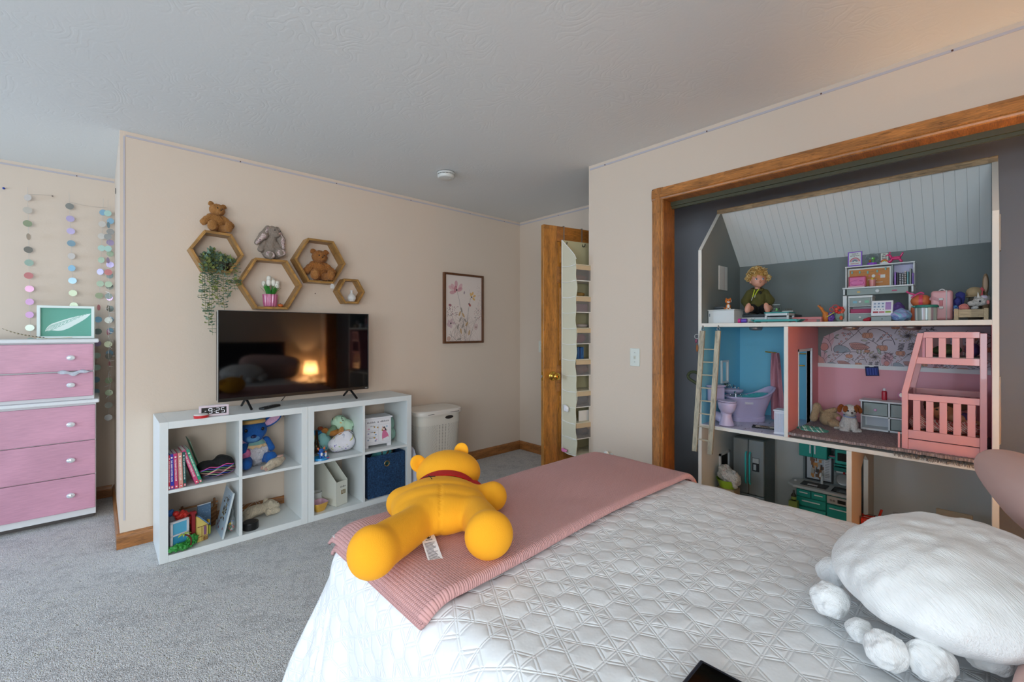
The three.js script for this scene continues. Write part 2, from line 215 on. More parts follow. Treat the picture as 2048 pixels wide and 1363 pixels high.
// closet casing and jambs
{ const prof = [[0, 0], [0.075, 0], [0.075, 0.012], [0.068, 0.012], [0.066, 0.017], [0.02, 0.02], [0.017, 0.016], [0.012, 0.019], [0.004, 0.017], [0, 0.012]];
  // side piece: width along -z from the inner edge, standing
  const sideP = (z, dir) => { const g = ext(prof, 2.154, 0); g.applyMatrix4(new THREE.Matrix4().set(0, -1, 0, 2.555, 0, 0, 1, 0, dir, 0, 0, z, 0, 0, 0, 1)); return uvm(g.index ? g.toNonIndexed() : g); };
  const fixN = (g) => { g.computeVertexNormals(); return g; };
  const flip = (g) => { const p = g.attributes.position.array, u = g.attributes.uv.array; for (let i = 0; i < p.length; i += 9) for (let k = 0; k < 3; k++) { const t = p[i + 3 + k]; p[i + 3 + k] = p[i + 6 + k]; p[i + 6 + k] = t; } for (let i = 0; i < u.length; i += 6) for (let k = 0; k < 2; k++) { const t = u[i + 2 + k]; u[i + 2 + k] = u[i + 4 + k]; u[i + 4 + k] = t; } g.computeVertexNormals(); return g; };
  struct('trim_casing_side', fixN(sideP(-1.364, -1)), M.oakV); struct('trim_casing_side_far', flip(sideP(0.479, 1)), M.oakV);
  const top = ext(prof, 1.994, 0); top.applyMatrix4(new THREE.Matrix4().set(0, -1, 0, 2.555, 1, 0, 0, 2.079, 0, 0, 1, -1.4395, 0, 0, 0, 1));
  struct('trim_casing_head', flip(uvm(top, 1, true)), wood('#db8f47', 0.35, true));
  struct('trim_jamb', uvm(slab(2.552, 2.69, 0, 2.079, -1.39, -1.366)), wood('#cf8038', 0.4, true)); struct('trim_jamb_far', uvm(slab(2.552, 2.69, 0, 2.079, 0.481, 0.503)), wood('#cf8038', 0.4, true));
  struct('trim_jamb_head', uvm(slab(2.552, 2.69, 2.08, 2.1, -1.39, 0.503), 1), wood('#d68a42', 0.4));
  struct('trim_track', [slab(2.64, 2.68, 2.055, 2.08, -1.366, 0.481), slab(2.652, 2.668, 2.04, 2.055, -1.366, 0.481)], mat('#4a4a34', 0.5)); }
// ---------- bed ----------
const BY = 0.62, QX0 = 0.62, QX1 = 1.84, QZ = -1.345, QR = 0.1;   // top of the quilt, the flat part's edges and the rounding
// a point of the cloth (metres from the bed's corner, beyond the flat part it turns over the edge) -> where it hangs, lifted by up
function drape(x, z, up = 0) {
  const dx = x < QX0 ? x - QX0 : x > QX1 ? x - QX1 : 0, dz = z < QZ ? z - QZ : 0, d = Math.hypot(dx, dz);
  const cx = clamp(x, QX0, QX1), cz = Math.max(z, QZ), R = QR + up;
  if (!d) return [cx, BY + up, cz];
  const a = Math.min(d / QR, PI / 2), over = Math.max(0, d - QR * PI / 2), corner = dx && dz ? Math.min(Math.abs(dx), Math.abs(dz)) / d * 1.4 : 0, flare = 0.05 + 0.3 * corner;
  const out = R * Math.sin(a) + over * flare, down = R * (1 - Math.cos(a)) + over * Math.sqrt(1 - flare * flare) - up;
  return [cx + dx / d * out, BY - down, cz + dz / d * out];
}
// quilting: three families of double stitch lines with a double hexagon in every cell
const DQ = 0.118, S3 = Math.sqrt(3);
function stitch(x, y) {
  let best = 9; const ap = 0.433 * DQ;
  const row = Math.round(y / (DQ * S3 / 2)); let cell = 9, hx = 0;
  for (let j = row - 1; j <= row + 1; j++) { const cy = j * DQ * S3 / 2, c0 = (j & 1) * DQ / 2, i = Math.round((x - c0) / DQ); const ex = x - c0 - i * DQ, ey = y - cy, d = Math.hypot(ex, ey); if (d < cell) { cell = d; hx = Math.max(Math.abs(ey), Math.abs(ex) * S3 / 2 + Math.abs(ey) / 2); } }
  for (const k of [0, 1, 2]) { const a = k * PI / 3, n = -Math.sin(a) * x + Math.cos(a) * y, P = DQ * S3 / 2, m = Math.abs(((n / P - 0.5) % 1 + 1) % 1 - 0.5) * P; best = Math.min(best, Math.abs(m - 0.0028)); }
  return Math.min(best, Math.abs(hx - 0.27 * DQ), Math.abs(hx - 0.335 * DQ));
}
const QW = 1536, QH = Math.round(QW * S3 / 2), tileX = DQ * 2, tileY = DQ * S3;
T.quilt = tex(QW, QH, (x, y) => { const d = stitch(x / QW * tileX, y / QH * tileY); return 235 * (1 - Math.exp(-d / 0.0045)) + 18 * (tnoise(x, y, QW, 48, 3) - 0.5); });
T.quilt.repeat.set(1 / tileX, 1 / tileY);
M.quilt = mat('#eff1f2', 0.62, { bumpMap: T.quilt, bumpScale: 0.0026, sheen: 0.3, sheenColor: '#ffffff', sheenRoughness: 0.4 });
const bed = thing('bed', 'double bed with black headboard standing before the doll house', 'bed', [0, 0, 0]);
part(bed, 'mattress', [span(0.56, 1.9, 0.3, 0.585, -1.4, 0.45, 0.05, 4), span(0.58, 1.88, 0.14, 0.3, -1.38, 0.46, 0.01)], mat('#e4e0da', 0.9));
for (const [x, z] of [[0.64, -1.3], [1.82, -1.3], [0.64, 0.38], [1.82, 0.38]]) part(bed, 'leg', cyl(0.03, 0.025, 0.14, x, 0.001, z), M.black);
part(bed, 'headboard', [span(0.52, 1.96, 0.1, 1.12, 0.47, 0.52, 0.02, 3)], mat('#15130f', 0.5));
const wob = (x, z) => 0.006 * fbm(x * 5, 0, z * 5, 2) + 0.003 * vnoise(x * 22, 3, z * 22);
const quiltGeo = sheet((u, v) => {
  const x = lerp(QX0 - 0.66, QX1 + 0.62, u), z = lerp(QZ - 0.66, 0.44, v), p = drape(x, z, 0.002), dx = x < QX0 ? QX0 - x : x > QX1 ? x - QX1 : 0, dz = z < QZ ? QZ - z : 0, d = Math.hypot(dx, dz), w = sstep(0.14, 0.5, d);
  const s = dx && dz ? Math.atan2(dz, dx) * 0.5 : dx ? z : x, wave = w * (0.022 * Math.sin(s * 19 + 1.3) + 0.014 * Math.sin(s * 37));
  const k = d ? 1 / d : 0, sx = x < QX0 ? -1 : 1; return [p[0] + sx * dx * k * wave, Math.max(0.03, p[1] + wob(x, z) * (1 - w) - 0.004), p[2] - dz * k * wave, x, z];
}, 200, 190, 0.004);
solo('coverlet', 'white hexagon quilted coverlet draped over the double bed', 'bedspread', quiltGeo, M.quilt);

// pink knitted throw, folded in two along its length, over the foot of the bed
T.knit = tex(512, 512, (x, y) => { const R = 12, row = Math.floor(y / (512 / R)), u = (x / 512 * R + (row & 1) * 0.5) % 1, v = (y / 512 * R) % 1, d = Math.hypot((u - 0.5) * 1.05, (v - 0.5) * 1.0); return 250 * Math.sqrt(Math.max(0, 1 - d * d * 3.4)) * (0.92 + 0.16 * tnoise(x, y, 512, 128, 2)); });
T.knit.repeat.set(1 / 0.078, 1 / 0.078);
M.knit = mat('#d6a3a0', 0.95, { bumpMap: T.knit, bumpScale: 0.0026, sheen: 0.4, sheenColor: '#f3d3d0', sheenRoughness: 0.6 });
{ const t = thing('throw_blanket', 'folded dusty pink knitted throw across the foot of the bed', 'blanket');
  const nx = 110, out = [], Z0 = -1.465, Z1 = -0.905, n = 46;
  const ring = []; const gap = 0.010, th = 0.0095;   // outline of the hairpin: [z share, height share kind]
  for (let i = 0; i <= n; i++) ring.push([i / n, 'top']); for (let i = 1; i < 8; i++) ring.push([1, 'turn', i / 8]); for (let i = n; i >= 0; i--) ring.push([i / n, 'low']);
  for (let i = 0; i <= n; i++) ring.push([i / n, 'lowin']); for (let i = 7; i >= 1; i--) ring.push([1, 'turnin', i / 8]); for (let i = n; i >= 0; i--) ring.push([i / n, 'topin']);
  const P = [], U = [], I = [], m = ring.length;
  for (let a = 0; a <= nx; a++) {
    const s = a / nx, x = lerp(0.545, 2.03, s), z0 = Z0 + 0.05 * (1 - s) + 0.012 * Math.sin(s * 9), z1 = Z1 + 0.02 * (1 - s) + 0.012 * Math.sin(s * 7 + 1) , g = gap * (0.55 + 0.45 * Math.cos(s * 3)) * (1 - 0.6 * sstep(0.7, 1, s)) + 0.004, H = 2 * th + g;
    for (const [v, k, f] of ring) {
      const edge = (k === 'low' || k === 'lowin') ? 0.02 : 0, zz = lerp(z0 - edge, z1, v), xx = x - (k[0] === 'l' ? 0.014 : 0) * (1 - s) ; let y, dz = 0, lump = 0.5 + 0.5 * Math.sin(v * 17 + s * 4);
      if (k === 'top') y = H; else if (k === 'topin') y = H - th; else if (k === 'low') y = 0; else if (k === 'lowin') y = th;
      else { const an = f * PI, r = k === 'turn' ? H / 2 : H / 2 - th; y = H / 2 + r * Math.cos(an); dz = (k === 'turn' ? H / 2 : H / 2 - th) * Math.sin(an); }
      if (k === 'top' || k === 'topin') y += 0.007 * lump * (1 - sstep(0.0, 0.25, s)) * Math.sin(v * PI) + 0.004 * fbm(xx * 6, 1, zz * 6, 2) + 0.012 * Math.exp(-(((s - 0.62) / 0.13) ** 2)) * Math.sin(clamp(v, 0, 1) * PI) ;
      const q = drape(xx, zz + dz, Math.max(0, y) + 0.004 + 0.006); P.push(q[0], q[1], q[2]); U.push(k[0] === 't' ? zz : zz + 0.04, xx);
    }
  }
  for (let a = 0; a < nx; a++) for (let b = 0; b < m; b++) { const c = (b + 1) % m, p = a * m + b, q = a * m + c, r = p + m, s = q + m; I.push(p, q, s, p, s, r); }
  for (const [a, flip] of [[0, true], [nx, false]]) for (let i = 0; i < m / 2 - 1; i++) { const p = a * m + i, q = a * m + i + 1, r = a * m + (m - 1 - i), s = a * m + (m - 2 - i); if (flip) I.push(p, s, q, p, r, s); else I.push(p, q, s, p, s, r); }
  const g = new THREE.BufferGeometry(); g.setAttribute('position', new THREE.BufferAttribute(new Float32Array(P), 3)); g.setAttribute('uv', new THREE.BufferAttribute(new Float32Array(U), 2)); g.setIndex(I); g.computeVertexNormals();
  part(t, 'knitted_fold', g, M.knit);
  part(t, 'care_label', sheet((u, v) => [0.53 + 0.018 * u, 0.634 - 0.012 * v - 0.006 * u, -1.385 + 0.03 * v], 4, 4, 0.001), mat('#e9e9ea', 0.7)); part(t, 'care_label', sheet((u, v) => [0.527 + 0.012 * u, 0.63 - 0.01 * v - 0.004 * u, -1.36 + 0.02 * v], 4, 4, 0.001), mat('#1a1a1c', 0.7));
}
// pillows by the head of the bed
const pillowGeo = (w, h, d, seed = 0) => sheet((u, v) => { const a = u * 2 * PI, b = (v - 0.5) * PI, e = (c, p) => Math.sign(c) * Math.abs(c) ** p, ca = Math.cos(a), sa = Math.sin(a), cb = Math.cos(b), sb = Math.sin(b); const X = w / 2 * e(cb, 0.55) * e(ca, 0.5), Z = h / 2 * e(cb, 0.55) * e(sa, 0.5), Y = d / 2 * sb * (1 - 0.25 * Math.abs(ca * sa)); return [X, Y + 0.008 * fbm(X * 8 + seed, 1, Z * 8, 2), -Z, X, Z]; }, 48, 24);
M.pinkLinen = cloth('#dcb7ae', 14, 0.0004);
{ const a = solo('pillow', 'large pale pink pillow leaning behind the white fleece cushion', 'pillow', pillowGeo(0.72, 0.42, 0.17, 1), M.pinkLinen, [1.68, 0.79, 0.17]); a.rotation.set(0.75, 0.12, -0.1, 'YXZ');
  const b = solo('pillow', 'pale pink pillow lying flat under the white fleece cushion', 'pillow', pillowGeo(0.66, 0.44, 0.1, 5), M.pinkLinen, [0.97, 0.69, 0.235]); b.rotation.set(0.04, -0.1, 0, 'YXZ'); }
{ const t = thing('fleece_cushion', 'round white fleece cushion with a rim of white pompoms on the bed', 'cushion', [1.29, 0.75, -0.06], 0);
  M.fleece = mat('#f4f3f1', 1, { bumpMap: rep(T.fur, 9), bumpScale: 0.0015, sheen: 0.8, sheenColor: '#ffffff', sheenRoughness: 0.4 });
  part(t, 'cover', soft([ell(0, 0.0, 0, 0.225, 0.085, 0.19), ell(-0.02, 0.02, 0.01, 0.17, 0.075, 0.14), ell(0.1, 0.012, 0.03, 0.15, 0.078, 0.15)], 0.008, 0.05, (x, y, z) => 0.007 * fbm(x * 9, y * 9, z * 9, 3) + 0.0035 * vnoise(x * 40, y * 30, z * 40)), M.fleece);
  const pom = soft([ell(0, 0, 0, 0.034, 0.032, 0.034)], 0.005, 0.01, (x, y, z) => 0.004 * vnoise(x * 70, y * 70, z * 70) + 0.002 * vnoise(x * 150, y * 150, z * 150));
  for (const [x, y, z, s] of [[-0.172, -0.082, -0.115, 0.7], [-0.222, -0.074, -0.068, 1.0], [-0.2, -0.072, -0.01, 1.05], [-0.1, -0.064, 0.06, 1.2], [-0.01, -0.055, 0.1, 1.25], [0.1, -0.05, 0.17, 1.2], [0.22, -0.06, 0.12, 1.2], [0.26, -0.06, 0, 1.2], [-0.1, -0.08, -0.18, 1.1], [0.05, -0.08, -0.2, 1.1], [0.19, -0.07, -0.14, 1.1]]) { const p = part(t, 'pompom', pom, M.fleece); p.position.set(x, y, z); p.scale.setScalar(s); p.rotation.y = x * 30; } }

// yellow plush bear lying face down on the throw
{ const t = thing('plush_bear', 'large yellow plush bear with red neckerchief lying face down on pink throw', 'plush toy', [0, 0.006, 0]);
  M.yellow = mat('#f5a91c', 0.95, { bumpMap: rep(T.fur, 16), bumpScale: 0.0005, sheen: 0.6, sheenColor: '#ffd884', sheenRoughness: 0.45 });
  const crease = (x, y, z) => { const q = (x - 0.8) * 0.56 - (z + 1.21) * 0.83; return 0.0022 * fbm(x * 16, y * 16, z * 16, 2) + 0.0035 * Math.exp(-(((q + 0.02 - 0.3 * ((x - 0.8) * 0.83 + (z + 1.21) * 0.56) ** 2) / 0.014) ** 2)) * sstep(0.72, 0.78, y) + 0.003 * Math.exp(-(((q + 0.085) / 0.016) ** 2)) * sstep(0.71, 0.76, y) + 0.0035 * Math.exp(-((((x - 0.81) * 0.83 + (z + 1.21) * 0.56) / 0.004) ** 2)) * (q < -0.03 ? 1 : 0); };
  part(t, 'body', soft([ell(0.80, 0.714, -1.205, 0.146, 0.066, 0.15, -0.6), ell(0.768, 0.708, -1.155, 0.14, 0.062, 0.105, -0.6),
    cap(0.685, 0.705, -1.13, 0.5, 0.712, -1.045, 0.052, 0.056), ell(0.495, 0.714, -1.04, 0.058, 0.064, 0.05, -0.5), cap(0.86, 0.705, -1.11, 0.78, 0.712, -0.935, 0.05, 0.055), ell(0.768, 0.714, -0.915, 0.066, 0.064, 0.05, -0.5),
    cap(0.89, 0.7, -1.19, 0.972, 0.704, -1.14, 0.035, 0.048), cap(0.77, 0.7, -1.28, 0.722, 0.702, -1.305, 0.04, 0.048),
    ell(0.952, 0.736, -1.368, 0.118, 0.08, 0.105, -0.6)], 0.0068, 0.016, crease), M.yellow);
  const ear = (x, y, z, ry, rz) => { const e = part(t, 'ear', soft([ell(0, 0.016, 0, 0.03, 0.034, 0.011)], 0.003, 0.01, (a, b, c) => 0.006 * Math.exp(-((a / 0.016) ** 2) - (((b - 0.016) / 0.02) ** 2)) * (c > 0 ? 1 : 0)), M.yellow); e.position.set(x, y, z); e.rotation.set(-0.25, ry, rz, 'YXZ'); };
  ear(0.872, 0.762, -1.425, -0.2, 0.75); ear(1.018, 0.782, -1.385, -1.0, -0.1);
  // neckerchief: a band round the neck and one loose corner
  const cx = 0.876, cz = -1.282, ax = V3(0.58, 0.02, -0.81).normalize(), sx = V3(0.81, 0, 0.58).normalize(), up = V3(0, 1, 0), red = mat('#c81414', 0.85, { bumpMap: rep(T.fur, 6), bumpScale: 0.001 });
  part(t, 'neckerchief', sheet((u, v) => { const a = lerp(0.05, PI - 0.05, u), r = 0.122, k = (v - 0.5) * 0.05 * (0.45 + 0.55 * Math.sin(u * PI)), w = 1 - 0.05 * Math.abs(v - 0.5); const p = V3(cx, 0.686, cz).addScaledVector(sx, -Math.cos(a) * r * w).addScaledVector(up, Math.sin(a) * 0.09 * w).addScaledVector(ax, k); return p.toArray(); }, 60, 6, 0.004), red);
  part(t, 'neckerchief', sheet((u, v) => [lerp(lerp(0.93, 0.89, v), lerp(0.962, 0.9, v), u), lerp(lerp(0.742, 0.742, v), lerp(0.73, 0.7, v), u) + 0.01 * Math.sin(u * PI), lerp(lerp(-1.215, -1.17, v), lerp(-1.185, -1.115, v), u)], 10, 8, 0.004), red);
  const s0 = [[0.802, 0.782, -1.27], [0.795, 0.784, -1.247], [0.787, 0.784, -1.225]], s1 = [[0.775, 0.783, -1.262], [0.795, 0.784, -1.25], [0.812, 0.783, -1.243]];
  part(t, 'stitch', [tube(s0, 0.0013, 8, 5), tube(s1, 0.0013, 8, 5)], M.ink);
  const label = paint(128, 256, (g, w, h) => { g.fillStyle = '#ecebee'; g.fillRect(0, 0, w, h); g.fillStyle = '#26262c'; g.beginPath(); g.arc(64, 42, 26, 0, 7); g.fill(); g.fillStyle = '#ecebee'; g.beginPath(); g.arc(64, 42, 20, 0, 7); g.fill(); g.fillStyle = '#26262c'; g.beginPath(); g.moveTo(64, 20); g.lineTo(82, 62); g.lineTo(46, 62); g.fill(); for (let i = 0; i < 9; i++) g.fillRect(34 + i * 7, 72, 4, 14); for (let i = 0; i < 17; i++) g.fillRect(14, 104 + i * 8.6, 60 + 40 * h3(i, 2, 1), 3.4); });
  part(t, 'sewn_label', sheet((u, v) => [0.672 + 0.036 * u - 0.05 * v + 0.012 * Math.max(0, v - 0.45), 0.676 + 0.006 * Math.sin(v * 5) - 0.012 * v, -1.108 + 0.014 * u + 0.118 * v, u, 1 - v], 6, 14, 0.0008), mat('#ffffff', 0.6, { map: label })); }
// tablet at the near end of the bed
{ const t = thing('tablet', 'dark tablet lying face up on the white quilt', 'tablet', [0.757, 0.632, -0.248], 0.02);
  part(t, 'case', box(0.176, 0.009, 0.252, 0, 0, 0, 0.004, 3), mat('#101a2c', 0.35)); part(t, 'screen', box(0.16, 0.0012, 0.236, 0, 0.0086, 0, 0.0005), mat('#050506', 0.06)); part(t, 'camera_dot', cyl(0.0018, 0.0018, 0.0004, -0.07, 0.0097, -0.122, 10), M.steel); }
// bedside table and its lit lamp, which the television mirrors
{ const t = thing('nightstand', 'dark bedside table between the bed and the closet wall', 'nightstand', [2.28, 0, 0.56]);
  part(t, 'top', box(0.44, 0.025, 0.36, 0, 0.475, 0, 0.004), mat('#3a2413', 0.4)); part(t, 'body', box(0.4, 0.36, 0.33, 0, 0.115, 0, 0.003), mat('#3a2413', 0.4)); part(t, 'drawer', box(0.36, 0.14, 0.018, 0, 0.31, -0.17, 0.003), mat('#452b17', 0.4)); for (const [x, z] of [[-0.18, -0.14], [0.18, -0.14], [-0.18, 0.14], [0.18, 0.14]]) part(t, 'leg', box(0.035, 0.12, 0.035, x, 0, z, 0.003), mat('#3a2413', 0.4));
  const l = thing('table_lamp', 'lit table lamp with a pale shade on the bedside table', 'lamp', [2.34, 0.5005, 0.58]);
  part(l, 'base', lathe([[0, 0], [0.06, 0], [0.06, 0.012], [0.02, 0.03], [0.028, 0.07], [0.012, 0.11], [0.008, 0.13], [0, 0.13]]), mat('#d8cbb4', 0.4));
  part(l, 'shade', sheet((u, v) => { const a = u * 2 * PI, r = lerp(0.105, 0.08, v); return [r * Math.cos(a), 0.12 + 0.2 * v, -r * Math.sin(a)]; }, 40, 6), mat('#f6e3c4', 0.95, { transmission: 0.5, thickness: 0, side: THREE.DoubleSide }));
  part(l, 'bulb', ball(0.022, 0.028, 0.022, 0, 0.19, 0), mat('#ffffff', 0.5, { emissive: '#ffb45e', emissiveIntensity: 6 }));
  const p = new THREE.PointLight(new THREE.Color(1, 0.6, 0.28), 4); p.name = 'table_lamp_glow'; p.position.set(2.34, 0.69, 0.58); p.castShadow = true; p.shadow.radius = 1; scene.add(p); }
// ---------- cube shelves ----------
function cubeShelf(x, label, upright) {
  const t = thing('cube_shelf', label, 'shelf', [x, 0, -3.06], 0, 'white cube shelves under the television'), o = 0.039, i = 0.017, W = 0.77, Dp = 0.375, m = mat('#e4e8e7', 0.42, { bumpMap: rep(T.grain, 1), bumpScale: 0.0001 });
  part(t, 'top_panel', span(o, W - o, W - o, W, -Dp, 0, 0.0012), m); part(t, 'bottom_panel', span(o, W - o, 0.001, o, -Dp, 0, 0.0012), m);
  part(t, 'side_panel', span(0, o, 0.001, W, -Dp, 0, 0.0012), m); part(t, 'side_panel', span(W - o, W, 0.001, W, -Dp, 0, 0.0012), m);
  part(t, 'divider', span(W / 2 - i / 2, W / 2 + i / 2, o, W - o, -Dp, -0.002, 0.001), m);
  part(t, 'shelf_board', span(o, W / 2 - i / 2, W / 2 - i / 2, W / 2 + i / 2, -Dp, -0.002, 0.001), m); part(t, 'shelf_board', span(W / 2 + i / 2, W - o, W / 2 - i / 2, W / 2 + i / 2, -Dp, -0.002, 0.001), m);
}
cubeShelf(0.239, 'white four-cube shelf holding books and a blue plush toy'); cubeShelf(1.0105, 'white four-cube shelf holding a blue bin beside the hamper');
// ---------- television ----------
{ const t = thing('television', 'black flat screen television on the white cube shelves', 'television', [1.012, 0.777, -3.2]);
  part(t, 'cabinet', box(0.962, 0.556, 0.05, 0, 0.058, -0.035, 0.006, 2), mat('#101011', 0.4)); part(t, 'bezel', ext([[-0.481, 0.056], [0.481, 0.056], [0.481, 0.618], [-0.481, 0.618]], 0.018, 0.001, [[[-0.476, 0.076], [-0.476, 0.614], [0.476, 0.614], [0.476, 0.076]]]).translate(0, 0, -0.014), mat('#161614', 0.35));
  part(t, 'edge_trim', [box(0.964, 0.0025, 0.02, 0, 0.6178, -0.008, 0.0008), box(0.0025, 0.562, 0.02, 0.4815, 0.056, -0.008, 0.0008), box(0.0025, 0.562, 0.02, -0.4815, 0.056, -0.008, 0.0008)], mat('#b9b8b4', 0.3, { metalness: 0.8 }));
  part(t, 'screen', box(0.954, 0.54, 0.003, 0, 0.075, -0.001, 0.0008), mat('#020203', 0.045, { ior: 1.7 }));
  part(t, 'logo', print(0.026, 0.008, 0.462, 0.066, 0.0045), mat('#ffffff', 0.5, { map: paint(96, 30, (g, w, h) => { g.fillStyle = '#161614'; g.fillRect(0, 0, w, h); g.fillStyle = '#d6d6d4'; g.font = 'bold 27px sans-serif'; g.textAlign = 'center'; g.fillText('VIZIO', w / 2, 25); }) }));
  for (const x of [-0.325, 0.35]) { const g = new THREE.Group(); part(t, 'foot', [bar([x, 0.062, -0.03], [x + 0.008, 0.004, 0.075], 0.0075), bar([x, 0.062, -0.04], [x - 0.004, 0.0045, -0.13], 0.0075), ball(0.012, 0.012, 0.016, x, 0.058, -0.03), bar([x + 0.008, 0.004, 0.06], [x + 0.008, 0.004, 0.082], 0.004)], M.black); }
  part(t, 'power_cable', tube([[0.05, 0.15, -0.065], [-0.02, 0.06, -0.16], [-0.03, 0.03, -0.236], [-0.08, -0.05, -0.241], [-0.04, -0.12, -0.241], [0.06, -0.25, -0.241], [-0.02, -0.32, -0.241]], 0.0025, 40), M.black); }
// ---------- dresser in the recess ----------
{ const t = thing('dresser', 'tall pink and white painted dresser with crystal knobs in the recess', 'dresser', [-0.47, 0, -4.12]);
  T.brush = tex(256, 256, (x, y) => 235 + 12 * (tnoise(x * 0.25, y * 2, 256, 64, 4) - 0.5) + 20 * (tnoise(x, y, 256, 5, 9) - 0.5), true);
  const w = mat('#e6e9ea', 0.5, { bumpMap: rep(T.grain, 2), bumpScale: 0.0003 }), p = mat('#e2a6bd', 0.36, { map: rep(T.brush, 2), bumpMap: rep(T.grain, 2), bumpScale: 0.0003 });
  part(t, 'lower_case', uvm(span(-0.455, 0.455, 0.035, 0.785, -0.42, -0.012, 0.003)), w); part(t, 'plinth', uvm(span(-0.445, 0.445, 0.001, 0.04, -0.41, -0.06, 0.002)), mat('#5f5a58', 0.8));
  part(t, 'lower_top', span(-0.472, 0.472, 0.785, 0.81, -0.44, 0.018, 0.009, 3), w); part(t, 'upper_case', uvm(span(-0.447, 0.447, 0.81, 1.19, -0.42, -0.02, 0.003)), w); part(t, 'upper_top', span(-0.47, 0.47, 1.19, 1.215, -0.44, 0.016, 0.009, 3), w);
  const gem = mat('#e8edf0', 0.08, { metalness: 0.35, ior: 1.8, clearcoat: 1, flatShading: true });
  const drawer = (y0, y1, x, tilt = 0) => { const d = part(t, 'drawer', uvm(span(-x, x, y0, y1, -0.02, 0.008, 0.004, 2)), p); d.rotation.y = tilt;
    for (const k of [-0.3, 0.335]) { part(d, 'knob', [xf(new THREE.IcosahedronGeometry(1, 1), k, (y0 + y1) / 2, 0.03, 0, 0, 0, [0.022, 0.017, 0.012]), xf(cyl(0.008, 0.012, 0.018, 0, 0, 0, 12), k, (y0 + y1) / 2, 0.006, PI / 2)], gem); } };
  drawer(0.08, 0.305, 0.452); drawer(0.31, 0.535, 0.452); drawer(0.54, 0.773, 0.452); drawer(0.835, 0.995, 0.442); drawer(1.005, 1.182, 0.442); }
